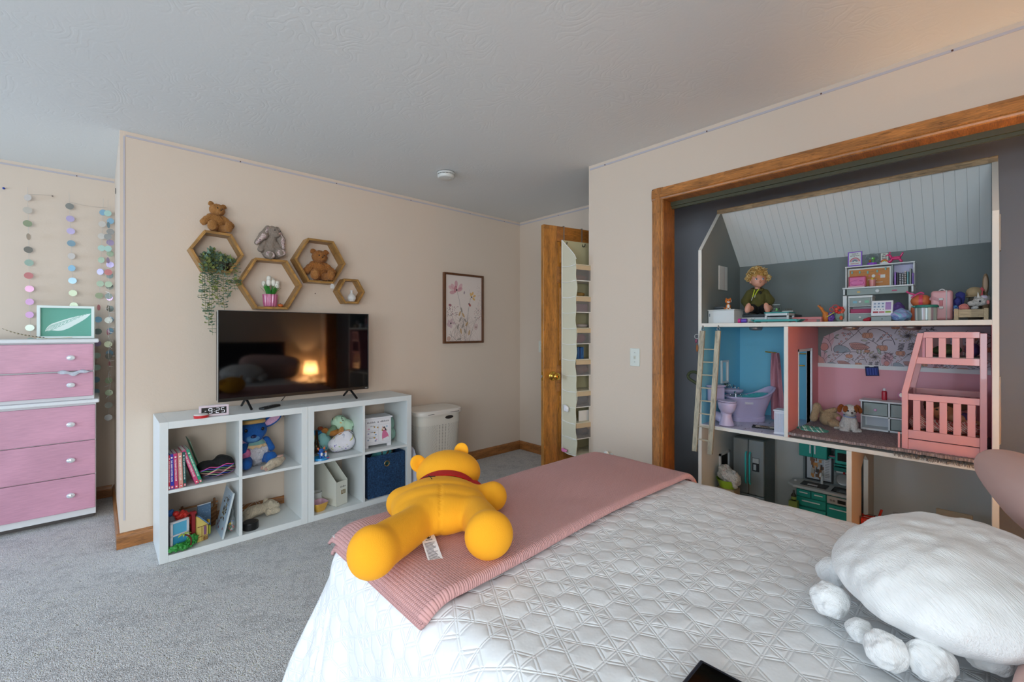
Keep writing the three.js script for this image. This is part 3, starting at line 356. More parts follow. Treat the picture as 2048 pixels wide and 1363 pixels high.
// ---------- doll house in the closet ----------
const HX = 2.70, HB = 3.32, HL = -1.197, HR = 0.011, PT = 0.02;   // front, back, inner faces of the side walls
const F0 = 0.1, F1 = 0.70, F2 = 1.316;                             // tops of the three floors
{ const t = thing('doll_house', 'open-fronted wooden doll house with three floors standing in the closet', 'doll house');
  const paintm = (c, r = 0.55) => mat(c, r, { bumpMap: rep(T.grain, 2), bumpScale: 0.0002 });
  const edge = paintm('#f3efe4'), out = paintm('#e8e6e0');
  const prof = [[HX, 0.002], [HB, 0.002], [HB, 1.725], [2.996, 2.056], [HX, 1.764]];   // x, y
  const side = (z) => ext(prof, PT, 0.0008).translate(0, 0, z);
  const L = part(t, 'side_wall', side(HL - PT), edge), R = part(t, 'side_wall', side(HR), edge);
  // coloured inner linings, a thin coat of board set just inside the edges
  const lin = 0.0012, lining = (parent, zf, pts, m) => part(parent, 'wall_panel', ext(pts, lin, 0).translate(0, 0, zf), m);
  const grey = mat('#7d8583', 0.6, { bumpMap: rep(T.paintskin, 2), bumpScale: 0.0006 }), blue = paintm('#84d2ec', 0.5), pink = paintm('#ec9d9e', 0.5), pale = paintm('#dfe2df', 0.55), beige = paintm('#e2cbb4', 0.55);
  const rect = (x0, x1, y0, y1) => [[x0, y0], [x1, y0], [x1, y1], [x0, y1]];
  const loft = [[HX + 0.002, F2], [HB, F2], [HB, 1.725], [2.996, 2.05], [HX + 0.002, 1.762]];
  lining(L, HL, loft, grey); lining(R, HR - lin, loft, grey);
  lining(L, HL, rect(HX + 0.002, HB, F1, F2 - 0.02), blue); lining(R, HR - lin, rect(HX + 0.002, HB, F1, F2 - 0.02), pink);
  { const win = rect(2.968, 3.10, 0.29, 0.455).reverse(); part(L, 'wall_panel', ext(rect(HX + 0.002, HB, F0, F1 - 0.02), lin, 0, [win]).translate(0, 0, HL), pale); part(L, 'window_frame', [slab(2.955, 2.969, 0.28, 0.468, HL, HL + 0.012), slab(3.099, 3.113, 0.28, 0.468, HL, HL + 0.012), slab(2.955, 3.113, 0.455, 0.468, HL, HL + 0.012), slab(2.955, 3.113, 0.28, 0.29, HL, HL + 0.012)], M.white); part(L, 'window_opening', slab(2.968, 3.1, 0.29, 0.455, HL, HL + 0.0006), mat('#0d0c0c', 0.9)); }
  lining(R, HR - lin, rect(HX + 0.002, HB, F0, F1 - 0.02), pale);
  // back walls
  const back = (z0, z1, y0, y1, m) => part(t, 'back_wall', slab(HB - 0.006, HB, y0, y1, z0, z1), m);
  back(HL, HR, F2, 1.735, grey); back(HL, -0.742, F1, F2 - 0.024, blue); back(-0.742, HR, F1, 1.045, mat('#eda9b3', 0.55)); back(-0.742, HR, 1.068, F2 - 0.024, mat('#7a807f', 0.6)); part(t, 'chair_rail', slab(HB - 0.012, HB, 1.045, 1.068, -0.73, HR), M.white); back(HL, HR, F0, F1 - 0.024, pale);
  // floors
  part(t, 'floor_board', span(HX, HB, F0 - 0.02, F0, HL, HR, 0.001), edge); part(t, 'floor_board', span(HX, HB - 0.006, F1 - 0.021, F1 - 0.001, HL, HR, 0.001), edge); part(t, 'floor_board', span(HX, HB - 0.006, F2 - 0.023, F2 - 0.001, HL, HR, 0.001), edge);
  part(t, 'marble_floor', slab(HX + 0.001, HB - 0.006, F1 - 0.001, F1 + 0.001, HL + 0.001, -0.752), mat('#ffffff', 0.25, { map: paint(512, 512, (g, w, h) => { g.fillStyle = '#cfcbda'; g.fillRect(0, 0, w, h); const r = rng(5); for (let i = 0; i < 60; i++) { g.strokeStyle = ['#6d6470', '#8c8290', '#cfcbd6', '#594f50'][i % 4]; g.lineWidth = 1 + 4 * r(); g.beginPath(); let x = r() * w, y = r() * h; g.moveTo(x, y); for (let k = 0; k < 5; k++) { x += 30 * (r() - 0.2); y += 26 * (r() - 0.5); g.lineTo(x, y); } g.stroke(); } }) }));
  T.rugc = tex(256, 256, (x, y) => { const v = 178 + 120 * (h3(x >> 1, y >> 1, 3) - 0.5); return [v, v * 0.95, v * 0.96]; }, true);
  part(t, 'carpet', [sheet((u, v) => [lerp(HX - 0.004, HB - 0.008, u), F1 + 0.013 + 0.002 * vnoise(u * 90, v * 180, 1), lerp(-0.728, HR - 0.002, v), u * 0.6, v * 0.75], 90, 110, 0.013)], mat('#f2e9e8', 1, { map: rep(T.rugc, 6), bumpMap: rep(T.pile, 7), bumpScale: 0.006 }));
  part(t, 'carpet_fringe', (() => { const r = rng(8), g = []; for (let i = 0; i < 260; i++) { const z = -0.3 + 0.31 * r(); g.push(bar([HX - 0.001, F1 + 0.001 + 0.01 * r(), z], [HX - 0.008 * r() - 0.003, F1 - 0.004 - 0.008 * r(), z + 0.008 * (r() - 0.5)], 0.0006, 3)); } return g; })(), mat('#857c78', 1)).userData.kind = 'stuff';
  // partition of the upper storey with its doorway; partition of the ground floor with a pointed opening
  const up = part(t, 'partition', ext([[HX, F1], [2.892, F1], [2.892, 1.15], [3.141, 1.15], [3.141, F1], [HB - 0.006, F1], [HB - 0.006, F2 - 0.024], [HX, F2 - 0.024]], 0.019, 0.0006).translate(0, 0, -0.75), edge);
  part(up, 'wall_panel', ext([[HX + 0.002, F1], [2.88, F1], [2.88, 1.162], [3.153, 1.162], [3.153, F1], [HB - 0.006, F1], [HB - 0.006, F2 - 0.024], [HX + 0.002, F2 - 0.024]], lin, 0).translate(0, 0, -0.731), pink); part(up, 'wall_panel', ext([[HX + 0.002, F1], [2.892, F1], [2.892, 1.15], [3.141, 1.15], [3.141, F1], [HB - 0.006, F1], [HB - 0.006, F2 - 0.024], [HX + 0.002, F2 - 0.024]], lin, 0).translate(0, 0, -0.7512), blue);
  part(up, 'door_frame', [slab(3.141, 3.16, F1, 1.165, -0.752, -0.724), slab(2.885, 2.892, F1, 1.165, -0.752, -0.727), slab(2.885, 3.16, 1.15, 1.165, -0.752, -0.727)], M.white);
  part(up, 'rod', xf(cyl(0.004, 0.004, 0.09, 0, 0, 0, 10), 3.2, 1.128, -0.84, PI / 2), M.brass); part(up, 'rod', xf(cyl(0.004, 0.004, 0.09, 0, 0, 0, 10), 3.1, 1.06, -0.84, PI / 2), M.brass);
  const low = part(t, 'partition', ext([[HX, F0], [2.939, F0], [2.939, 0.548], [3.04, 0.6], [3.139, 0.548], [3.139, F0], [HB - 0.006, F0], [HB - 0.006, F1 - 0.022], [HX, F1 - 0.022]], 0.02, 0.0006).translate(0, 0, -0.477), edge); part(low, 'wall_panel', ext([[HX + 0.002, F0], [2.939, F0], [2.939, 0.548], [3.04, 0.6], [3.139, 0.548], [3.139, F0], [HB - 0.006, F0], [HB - 0.006, F1 - 0.022], [HX + 0.002, F1 - 0.022]], lin, 0).translate(0, 0, -0.457), beige);
  // rear slope of the roof: grooved boards, bare pine along the ridge
  const rz = (s) => { const a = Math.atan2(2.056 - 1.725, HB - 2.996); return [Math.cos(a), Math.sin(a)]; }, [ca, sa] = rz(), RL = Math.hypot(HB - 2.996, 2.056 - 1.725), boards = 30, bw = (HR - HL) / boards;
  for (let i = 0; i < boards; i++) { const g = span(0, RL, 0, 0.009, HL + i * bw + 0.0002, HL + (i + 1) * bw - 0.0002, 0.0011, 1); g.applyMatrix4(new THREE.Matrix4().set(-ca, -sa, 0, HB, sa, -ca, 0, 1.725, 0, 0, 1, 0, 0, 0, 0, 1)); const p = g.attributes.position; const m = part(t, 'roof_board', g, i ? t.userData.board : (t.userData.board = mat('#eef2ef', 0.5, { side: THREE.DoubleSide }))); }
  delete t.userData.board;
  part(t, 'ridge_strip', uvm(span(2.978, 3.012, 2.052, 2.064, HL - PT, HR + PT, 0.001)), wood('#c79a5c', 0.6)); part(t, 'ridge_strip', uvm(span(2.974, 2.98, 2.034, 2.06, HL - PT + 0.001, HR + PT - 0.001, 0.001)), wood('#e0bb8b', 0.6));
  // hinges and hook plates outside
  for (const [y0, y1] of [[1.60, 1.75], [0.8, 1.08]]) part(t, 'hinge', span(HX + 0.02, HX + 0.06, y0, y1, HR + PT, HR + PT + 0.005, 0.001), mat('#a59a90', 0.5, { metalness: 0.5 }));
  const puck = (x, z) => { const l = thing('puck_light', 'silver puck light under the loft floor ' + (puck.n = (puck.n ?? 0) + 1, ['above the toy bathroom', 'above the pink partition', 'above the pumpkin wallpaper', 'nearest the bunk bed'][puck.n - 1]), 'light', [x, F2 - 0.0235, z], 0, 'puck lights in the doll house'); part(l, 'housing', lathe([[0, 0], [0.037, 0], [0.037, -0.006], [0.034, -0.017], [0.03, -0.019]], 36), mat('#b4b2b0', 0.3, { metalness: 0.9 })); part(l, 'lens', lathe([[0.03, -0.0185], [0.024, -0.02], [0, -0.021]], 24), mat('#d9d9d6', 0.5)); };
  puck(2.95, -0.972); puck(2.95, -0.503); puck(2.95, -0.259);
}
// lettering too small to read in the photograph: strokes of that size
const scrawl = (g, x, y, w, h) => { for (let i = 0; i * h * 0.42 < w; i++) { const k = h3(i, w | 0, 5); g.fillRect(x + i * h * 0.42, y + (k > 0.7 ? -h * 0.25 : h * 0.15), h * 0.14 + h * 0.1 * k, h * (k > 0.7 ? 1.1 : 0.7)); if (k > 0.4) g.fillRect(x + i * h * 0.42, y + h * (0.2 + 0.5 * k), h * 0.36, h * 0.13); } };
// ---------- on top of the cube shelves ----------
const KT = 0.7715, KM = 0.395, KB = 0.0405;   // top, middle boards and floor of the cubes
{ const t = thing('alarm_clock', 'white digital alarm clock showing 9:25 at the end of the shelf top', 'clock', [0.497, KT, -3.115], -0.12);
  part(t, 'case', box(0.146, 0.062, 0.034, 0, 0, 0, 0.012, 3), mat('#eceaf0', 0.4)); part(t, 'rim', ext([[-0.073, 0.0], [0.073, 0.0], [0.073, 0.062], [-0.073, 0.062]], 0.005, 0.001, [[[-0.061, 0.012], [-0.061, 0.05], [0.061, 0.05], [0.061, 0.012]]]).translate(0, 0.0002, 0.0155), mat('#d8c7cf', 0.4));
  const face = paint(256, 84, (g, w, h) => { g.fillStyle = '#000'; g.fillRect(0, 0, w, h); g.fillStyle = '#f0f4ff'; const seg = { 9: 'abcdfg', 2: 'abged', 5: 'afgcd' }, R = { a: [4, 0, 28, 7], b: [31, 4, 7, 27], c: [31, 35, 7, 27], d: [4, 59, 28, 7], e: [-2, 35, 7, 27], f: [-2, 4, 7, 27], g: [4, 29.5, 28, 7] }; const dig = (n, x) => { for (const k of seg[n]) g.fillRect(x + R[k][0], 9 + R[k][1], R[k][2], R[k][3]); }; g.fillRect(32, 38, 16, 7); dig(9, 72); g.fillRect(125, 26, 7, 8); g.fillRect(125, 50, 7, 8); dig(2, 146); dig(5, 200); });
  part(t, 'display', print(0.122, 0.038, 0, 0.031, 0.0176), mat('#0a0a0c', 0.25, { emissive: '#ffffff', emissiveMap: face, emissiveIntensity: 1.1 })); }
{ const t = thing('sharpener_puck', 'small round red case with a pale lid before the alarm clock', 'case', [0.43, KT, -3.085]); part(t, 'base', cyl(0.037, 0.035, 0.015, 0, 0, 0, 32), mat('#c9262a', 0.35)); part(t, 'lid', lathe([[0.0355, 0.0151], [0.035, 0.02], [0.026, 0.0235], [0, 0.024]], 32), mat('#d9d3cd', 0.3)); }
{ const t = thing('remote_control', 'black television remote lying on the shelf top', 'remote', [0.81, KT, -3.17], 0.62); part(t, 'body', box(0.15, 0.014, 0.042, 0, 0, 0, 0.006, 3), mat('#17181a', 0.4)); for (let i = 0; i < 12; i++) part(t, 'button', box(0.008, 0.002, 0.008, -0.055 + (i >> 1) * 0.017, 0.0138, (i & 1) * 0.016 - 0.008, 0.0008), mat('#3c3d40', 0.5)); }

// ---------- first shelf, upper cells: books and a folded garment; blue plush ----------
function book(label, c, w, h, d, x, z, lean, title, spot = '#e0455e', ry = 0.02) {
  const t = thing('book', label, 'book', [x, KM, z], ry, 'paperbacks in the upper cube'); t.rotation.z = lean;
  const cm = mat(c, 0.45); part(t, 'cover', [box(0.0016, h, d, -w / 2, 0, -d / 2, 0.0004), box(0.0016, h, d, w / 2, 0, -d / 2, 0.0004), box(w, h, 0.0016, 0, 0, 0, 0.0005)], cm); part(t, 'pages', box(w - 0.002, h - 0.005, d - 0.006, 0, 0.0025, -d / 2 - 0.002, 0.0004), mat('#dcd9d2', 0.9));
  part(t, 'spine_print', print(w * 0.94, h * 0.99, 0, h / 2, 0.0012), mat('#ffffff', 0.45, { map: paint(32, 384, (g, W, H) => { g.fillStyle = c; g.fillRect(0, 0, W, H); g.fillStyle = '#f3eee6'; g.fillRect(8, 30, 16, 16); g.fillStyle = spot; g.fillRect(4, H - 36, 24, 30); g.fillStyle = '#f3eee6'; g.beginPath(); g.arc(16, H - 20, 8, 0, 7); g.fill(); g.save(); g.translate(16, 62); g.rotate(PI / 2); g.textBaseline = 'middle'; g.font = 'bold 21px sans-serif'; g.fillText(title, 0, 1, 270); g.restore(); }) }));
}
book('thin red paperback against the end panel of the shelf', '#c01f3d', 0.007, 0.19, 0.13, 0.2835, -3.072, 0, 'THE BABY-SITTERS CLUB', '#ffffff');
book('royal blue paperback upright among the books', '#2a35a8', 0.016, 0.194, 0.13, 0.2965, -3.074, 0.015, 'THE BABY-SITTERS CLUB');
book('magenta paperback upright beside the royal blue book', '#c23a68', 0.016, 0.195, 0.13, 0.3155, -3.073, 0.03, 'THE BABY-SITTERS CLUB');
book('salmon pink paperback upright beside the magenta book', '#dc9a8c', 0.018, 0.195, 0.13, 0.336, -3.072, 0.03, 'THE BABY-SITTERS CLUB');
book('dark teal paperback upright beside the salmon book', '#1d5a58', 0.011, 0.196, 0.13, 0.3535, -3.074, 0.03, 'THE BABY-SITTERS CLUB');
book('rose pink paperback leaning with a pale blue top', '#cf4f7e', 0.017, 0.212, 0.14, 0.412, -3.082, 0.31, 'THE BABY-SITTERS CLUB');
book('green paperback leaning with a coral top', '#2f9a78', 0.014, 0.212, 0.14, 0.4305, -3.083, 0.31, 'THE BABY-SITTERS CLUB');
{ const a = solo('card_sheet', 'thin green card leaning behind the books', 'card', box(0.003, 0.235, 0.16, 0, 0, 0, 0.0004), mat('#7fa58c', 0.7), [0.462, KM + 0.001, -3.3]); a.rotation.z = 0.3; }
{ const t = thing('folded_leggings', 'crumpled black leggings with neon wavy stripes on the shelf', 'clothing', [0.515, KM + 0.002, -3.18]);
  const lump = (x, y, z) => fold(0.009, 14, 3)(x, y, z);
  const pat = paint(512, 512, (g, w, h) => { g.fillStyle = '#0c0b0e'; g.fillRect(0, 0, w, h); const c = ['#e0559a', '#4a55d8', '#8ad08a', '#e9b6a0', '#d35a8c', '#cfe0b0', '#3a48c8', '#e8a0a8']; c.forEach((k, i) => { g.strokeStyle = k; g.lineWidth = 15 - (i % 3) * 3; g.beginPath(); for (let x = -10; x <= w + 10; x += 8) g.lineTo(x, 270 + i * 30 + 18 * Math.sin(x * 0.03 + i * 1.3) - x * 0.1); g.stroke(); }); });
  const g = soft([ell(-0.045, 0.045, 0.0, 0.062, 0.046, 0.07), ell(0.04, 0.055, 0.0, 0.06, 0.058, 0.075), ell(0, 0.028, 0.02, 0.1, 0.03, 0.07)], 0.005, 0.02, lump); const p = g.attributes.position, u = g.attributes.uv; for (let i = 0; i < p.count; i++) u.setXY(i, p.getX(i) * 5 + 0.5, p.getY(i) * 7.5 + p.getZ(i) * -1.5 + 0.2);
  part(t, 'fabric', g.translate(0, 0.006, 0), mat('#ffffff', 0.85, { map: pat })); part(t, 'cuff', soft([ell(-0.095, 0.018, 0.035, 0.03, 0.014, 0.03)], 0.004, 0.01, lump).translate(0, 0.004, 0), mat('#0c0b0e', 0.9)); }
{ const t = thing('plush_toy', 'blue plush animal with pink lined ear and fluffy white belly sitting in a cube', 'plush toy', [0.735, KM + 0.002, -3.25], 0.05);
  const b = plushMat('#1f63b4', 10, 0.002), lb = plushMat('#5f9bd3', 10, 0.002), wh = plushMat('#e6e4ea', 9, 0.004), pk = plushMat('#e5b4d4', 10, 0.001), gold = mat('#c39a55', 0.4, { sheen: 0.6, sheenColor: '#ffe2a8' });
  part(t, 'head', soft([ell(-0.005, 0.225, 0.0, 0.082, 0.07, 0.07), ell(-0.02, 0.195, 0.04, 0.058, 0.045, 0.045)], 0.005, 0.03), b);
  part(t, 'muzzle', soft([ell(-0.025, 0.185, 0.072, 0.04, 0.024, 0.022)], 0.004), lb); part(t, 'nose', ball(0.017, 0.011, 0.01, -0.026, 0.2, 0.091), mat('#101a4a', 0.3));
  for (const x of [-0.062, 0.034]) { const e = part(t, 'eye', ball(0.0095, 0.011, 0.006, x, 0.238, 0.068), mat('#0b0b14', 0.12)); }
  const earM = (s) => { const g = new THREE.Group(); const e = part(t, 'ear', soft([ell(0, 0.06, 0, 0.034, 0.07, 0.012)], 0.004), b), i = part(e, 'ear_lining', soft([ell(0, 0.062, 0.009, 0.023, 0.056, 0.006)], 0.0035), pk); e.position.set(s * 0.06 - 0.005, 0.245, 0); e.rotation.z = s > 0 ? -1.05 : 3.0; if (s < 0) e.position.set(-0.05, 0.25, 0.03); }; earM(1); earM(-1);
  part(t, 'belly', soft([ell(0.015, 0.085, 0, 0.075, 0.09, 0.068)], 0.005, 0.02, (x, y, z) => 0.006 * vnoise(x * 60, y * 60, z * 60)), wh);
  part(t, 'arm', soft([cap(0.07, 0.15, 0.01, 0.092, 0.1, 0.04, 0.024, 0.022)], 0.005), b); part(t, 'arm', soft([cap(-0.06, 0.15, 0.02, -0.075, 0.11, 0.05, 0.024, 0.024)], 0.005), b);
  part(t, 'leg', soft([cap(0.06, 0.045, 0.03, 0.075, 0.05, 0.095, 0.036, 0.03), ell(0.072, 0.045, 0.1, 0.032, 0.044, 0.02)], 0.005, 0.02), b); part(t, 'leg', soft([cap(-0.05, 0.04, 0.03, -0.068, 0.035, 0.1, 0.034, 0.032)], 0.005, 0.02), b);
  part(t, 'skirt', soft([ell(-0.062, 0.09, 0.045, 0.032, 0.04, 0.03)], 0.004, 0.01, fold(0.003, 40)), mat('#cf6f9c', 0.8));
  part(t, 'cap_brim', torus(0.066, 0.013, -0.01, 0.278, 0.0, PI / 2 - 0.15, 0, 2 * PI, 30), gold); part(t, 'cap', soft([ell(-0.01, 0.288, 0, 0.062, 0.026, 0.058)], 0.004, 0.01, fold(0.003, 40, 2)), mat('#7fb7c9', 0.6));
  part(t, 'collar', sheet((u, v) => { const a = lerp(-0.6, 2.2, u), r = 0.055 + 0.03 * v; return [r * Math.sin(a) - 0.005, 0.158 - 0.035 * v + 0.004 * Math.sin(u * 40) * v, r * Math.cos(a) * 0.95]; }, 40, 6, 0.003), mat('#d9b98f', 0.7)); part(t, 'collar', sheet((u, v) => { const a = lerp(-0.6, 0.9, u), r = 0.058 + 0.018 * v; return [r * Math.sin(a) - 0.005, 0.162 - 0.022 * v, r * Math.cos(a)]; }, 30, 4, 0.003), mat('#7aa79f', 0.7)); }
{ const t = thing('plush_piglet', 'small cream plush pig lying at the feet of the blue plush', 'plush toy', [0.815, KM + 0.002, -3.105], 0.5);
  const c = plushMat('#e6d3b8', 10, 0.003), p = plushMat('#e6b7a6', 10, 0.002);
  part(t, 'body', soft([ell(0.01, 0.03, 0, 0.055, 0.029, 0.036), cap(-0.03, 0.022, 0.022, -0.072, 0.016, 0.026, 0.017, 0.014), cap(-0.025, 0.02, -0.01, -0.06, 0.016, -0.02, 0.017, 0.014), ell(0.055, 0.038, -0.01, 0.03, 0.026, 0.03)], 0.0045, 0.012), c);
  part(t, 'ear', soft([ell(0.045, 0.066, 0.008, 0.022, 0.006, 0.014)], 0.003), p); part(t, 'snout', cyl(0.012, 0.013, 0.01, 0, 0, 0, 16).rotateZ(-PI / 2).translate(0.082, 0.034, -0.01), p); part(t, 'foot_pad', ball(0.006, 0.012, 0.011, -0.083, 0.017, 0.026), p); part(t, 'foot_pad', ball(0.006, 0.011, 0.01, -0.071, 0.017, -0.02), p); for (const z of [0.002, -0.022]) part(t, 'eye', ball(0.003, 0.003, 0.003, 0.078, 0.047, z), M.black); }

// ---------- first shelf, lower cells: toy houses, book, bag of bits; dog, speaker ----------
{ const t = thing('toy_beach_house', 'toy beach house facade with palm tree and green garden', 'toy', [0.335, KB, -3.1], 0.35), wh = mat('#d9d6da', 0.4), gr = mat('#2c8a34', 0.4), lg = mat('#b9c93f', 0.45);
  part(t, 'facade', [span(-0.046, 0.046, 0.012, 0.022, -0.014, 0, 0.001), span(-0.046, -0.036, 0.02, 0.158, -0.014, 0, 0.001), span(0.036, 0.046, 0.02, 0.158, -0.014, 0, 0.001), span(-0.046, 0.046, 0.15, 0.16, -0.014, 0, 0.001), span(-0.046, 0.046, 0.078, 0.086, -0.014, 0, 0.001)], wh);
  part(t, 'window_panel', span(-0.036, 0.036, 0.086, 0.15, -0.012, -0.006, 0.001), mat('#5cb2d6', 0.2)); part(t, 'window_panel', span(-0.036, 0.036, 0.022, 0.078, -0.012, -0.006, 0.001), mat('#3f9cc4', 0.2));
  part(t, 'garden', soft([ell(0.0, 0.008, 0.02, 0.07, 0.016, 0.035), ell(0.06, 0.02, 0.01, 0.026, 0.028, 0.02), ell(-0.03, 0.018, 0.035, 0.03, 0.016, 0.02)], 0.004, 0.01, (x, y, z) => 0.011 * vnoise(x * 95, y * 95, z * 95)).translate(0, 0.012, 0), gr);
  part(t, 'trunk', tube([[0.03, 0.01, 0.045], [0.03, 0.05, 0.05], [0.018, 0.075, 0.05], [0.0, 0.088, 0.045]], 0.0042, 14), mat('#6d2a20', 0.5));
  for (let i = 0; i < 6; i++) { const a = i * 1.05, f = part(t, 'frond', sheet((u, v) => [0.0 + Math.cos(a) * u * 0.034, 0.09 + 0.012 * Math.sin(u * 2.4) - 0.014 * u, 0.045 + Math.sin(a) * u * 0.02 + (v - 0.5) * 0.014 * Math.sin(u * PI)], 6, 2, 0.0015), lg); } }
{ const t = thing('toy_coral_bush', 'bright red spiky toy bush behind the toy beach house', 'toy', [0.352, KB, -3.2]); part(t, 'bush', soft([ell(0, 0.15, 0, 0.034, 0.03, 0.03), ell(0.03, 0.12, 0.01, 0.02, 0.02, 0.02)], 0.004, 0.01, (x, y, z) => 0.009 * vnoise(x * 130, y * 130, z * 130)), mat('#d9362a', 0.55)); part(t, 'stand', lathe([[0, 0], [0.03, 0], [0.026, 0.012], [0.012, 0.02], [0.01, 0.13], [0, 0.13]], 14), mat('#8c5a3a', 0.5)); for (let i = 0; i < 9; i++) part(t, 'berry', ball(0.009, 0.009, 0.009, 0.045 + 0.018 * Math.sin(i * 2.2), 0.045 + 0.008 * i, 0.012 * Math.cos(i * 3)), mat(i % 3 ? '#8a2d24' : '#c99a58', 0.5)); }
{ const t = thing('toy_castle_tower', 'grey toy tower with blue top beside the shelf end panel', 'toy', [0.301, KB, -3.19]); part(t, 'tower', lathe([[0, 0], [0.021, 0], [0.019, 0.03], [0.017, 0.12], [0.024, 0.13], [0.024, 0.15], [0.019, 0.15], [0.018, 0.17], [0, 0.17]], 20), mat('#8d8e98', 0.5)); part(t, 'doorway', ext([[-0.008, 0], [0.008, 0], [0.008, 0.05], [0, 0.062], [-0.008, 0.05]], 0.006, 0.0005).translate(0.004, 0.01, 0.014), mat('#5d2d23', 0.6)); part(t, 'flag', soft([ell(-0.004, 0.185, 0, 0.014, 0.018, 0.014), ell(0.006, 0.2, 0.004, 0.008, 0.01, 0.008)], 0.003, 0.006, nb(0.004, 90)), mat('#2f6fc0', 0.5)); part(t, 'ball', ball(0.016, 0.016, 0.016, 0.022, 0.182, 0.018), mat('#cf2f28', 0.4)); }
{ const t = thing('toy_yellow_house', 'yellow toy house with blue roof and red chimney', 'toy', [0.445, KB, -3.135], 0.3), y = mat('#dcc56c', 0.45), br = mat('#7a3f2c', 0.5);
  part(t, 'facade', ext([[-0.028, 0], [0.028, 0], [0.028, 0.088], [-0.022, 0.146], [-0.028, 0.14]], 0.03, 0.0012).translate(0, 0.001, -0.03), y); part(t, 'door', box(0.014, 0.05, 0.003, 0.012, 0.034, 0.001, 0.0006), mat('#8a5a7c', 0.5)); part(t, 'trim', [box(0.057, 0.003, 0.002, 0, 0.086, 0.0012, 0.0004), box(0.002, 0.08, 0.002, -0.005, 0.003, 0.0012, 0.0004), box(0.05, 0.002, 0.002, 0, 0.028, 0.0012, 0.0004)], br);
  for (let i = 0; i < 4; i++) part(t, 'fence_post', box(0.003, 0.022, 0.002, 0.004 + i * 0.006, 0.003, 0.002, 0.0004), br);
  part(t, 'roof', (() => { const g = box(0.078, 0.005, 0.036, 0, 0, 0, 0.001); g.rotateZ(-0.86); return g.translate(0.003, 0.119, -0.012); })(), mat('#5f86b4', 0.4)); part(t, 'chimney', [box(0.017, 0.17, 0.018, -0.042, 0.0, -0.02, 0.001), box(0.026, 0.014, 0.024, -0.042, 0.17, -0.02, 0.001)], mat('#8f2228', 0.5)); part(t, 'gutter', box(0.012, 0.05, 0.024, 0.046, 0.02, -0.03, 0.002), mat('#a9b23d', 0.5)); part(t, 'gutter', box(0.01, 0.02, 0.02, 0.044, 0.085, -0.03, 0.002), mat('#e0b13a', 0.5)); }
{ const t = thing('toy_blue_roof', 'square dark blue toy roof panel behind the yellow toy house', 'toy', [0.468, KB, -3.25], 0.25); part(t, 'panel', box(0.072, 0.175, 0.006, 0, 0.0, 0, 0.001), mat('#56738f', 0.5)); part(t, 'coping', box(0.074, 0.004, 0.008, 0, 0.1755, 0, 0.0008), mat('#d7dbe0', 0.5)); part(t, 'motif', print(0.066, 0.09, 0, 0.12, 0.0035), mat('#ffffff', 0.5, { map: paint(64, 88, (g, w, h) => { g.fillStyle = '#5b7a98'; g.fillRect(0, 0, w, h); g.fillStyle = '#a9bccb'; for (let i = 0; i < 26; i++) g.fillRect(64 * h3(i, 1, 1), 88 * h3(i, 2, 1), 3, 3); }) })); }
{ const t = thing('toy_ship', 'brown planked toy ship hull behind the toy houses', 'toy', [0.455, KB, -3.335]);
  const w1 = mat('#7a5232', 0.6), w2 = mat('#94683f', 0.6);
  for (let i = 0; i < 9; i++) part(t, 'plank', sheet((u, v) => [lerp(-0.095, 0.095, u) * (0.9 + 0.012 * (i + v)), 0.002 + (i + v * 0.88) * 0.0135 + 0.012 * (2 * u - 1) ** 2, 0.05 * (1 - (2 * u - 1) ** 2) + 0.004 * (i % 2)], 12, 1, 0.004), i % 2 ? w1 : w2);
  part(t, 'mast', box(0.012, 0.16, 0.012, -0.085, 0.002, -0.01, 0.002), w1); part(t, 'mast', box(0.012, 0.17, 0.012, 0.08, 0.002, -0.01, 0.002), w1); part(t, 'rail', box(0.2, 0.01, 0.008, 0, 0.14, -0.012, 0.001), w2); part(t, 'hull_floor', box(0.16, 0.01, 0.05, 0, 0.0, -0.03, 0.002), w1); }
{ const t = thing('picture_book', 'pale blue activity book leaning against the cube side', 'book', [0.533, KB, -3.12]); t.rotation.z = -0.22;
  const cover = paint(256, 384, (g, w, h) => { g.fillStyle = '#a8bccb'; g.fillRect(0, 0, w, h); g.fillStyle = '#4a4238'; const r = rng(4); for (let i = 0; i < 26; i++) { g.save(); g.translate(70 + 110 * r(), 70 + 190 * r()); g.rotate(r() * 3); g.fillRect(-4, -18, 8 + 9 * r(), 36); g.restore(); } g.fillStyle = '#c9b46a'; for (let i = 0; i < 8; i++) g.fillRect(80 + 80 * r(), 110 + 130 * r(), 14, 14); g.fillStyle = '#8a2f3c'; for (const [x, y] of [[40, 330], [80, 345], [60, 300], [200, 320]]) { g.beginPath(); g.arc(x, y, 12, 0, 7); g.fill(); } g.fillStyle = '#5b646c'; for (let i = 0; i < 7; i++) g.fillRect(150, 40 + i * 12, 70, 5); });
  part(t, 'cover', box(0.006, 0.262, 0.2, 0, 0, -0.06, 0.001), mat('#dfe4e8', 0.45)); part(t, 'cover_print', print(0.196, 0.258, -0.0034, 0.131, -0.06, -PI / 2), mat('#ffffff', 0.4, { map: cover })); part(t, 'spine', box(0.009, 0.262, 0.008, 0.002, 0.0, 0.04, 0.001), mat('#c9d4d6', 0.45)); }
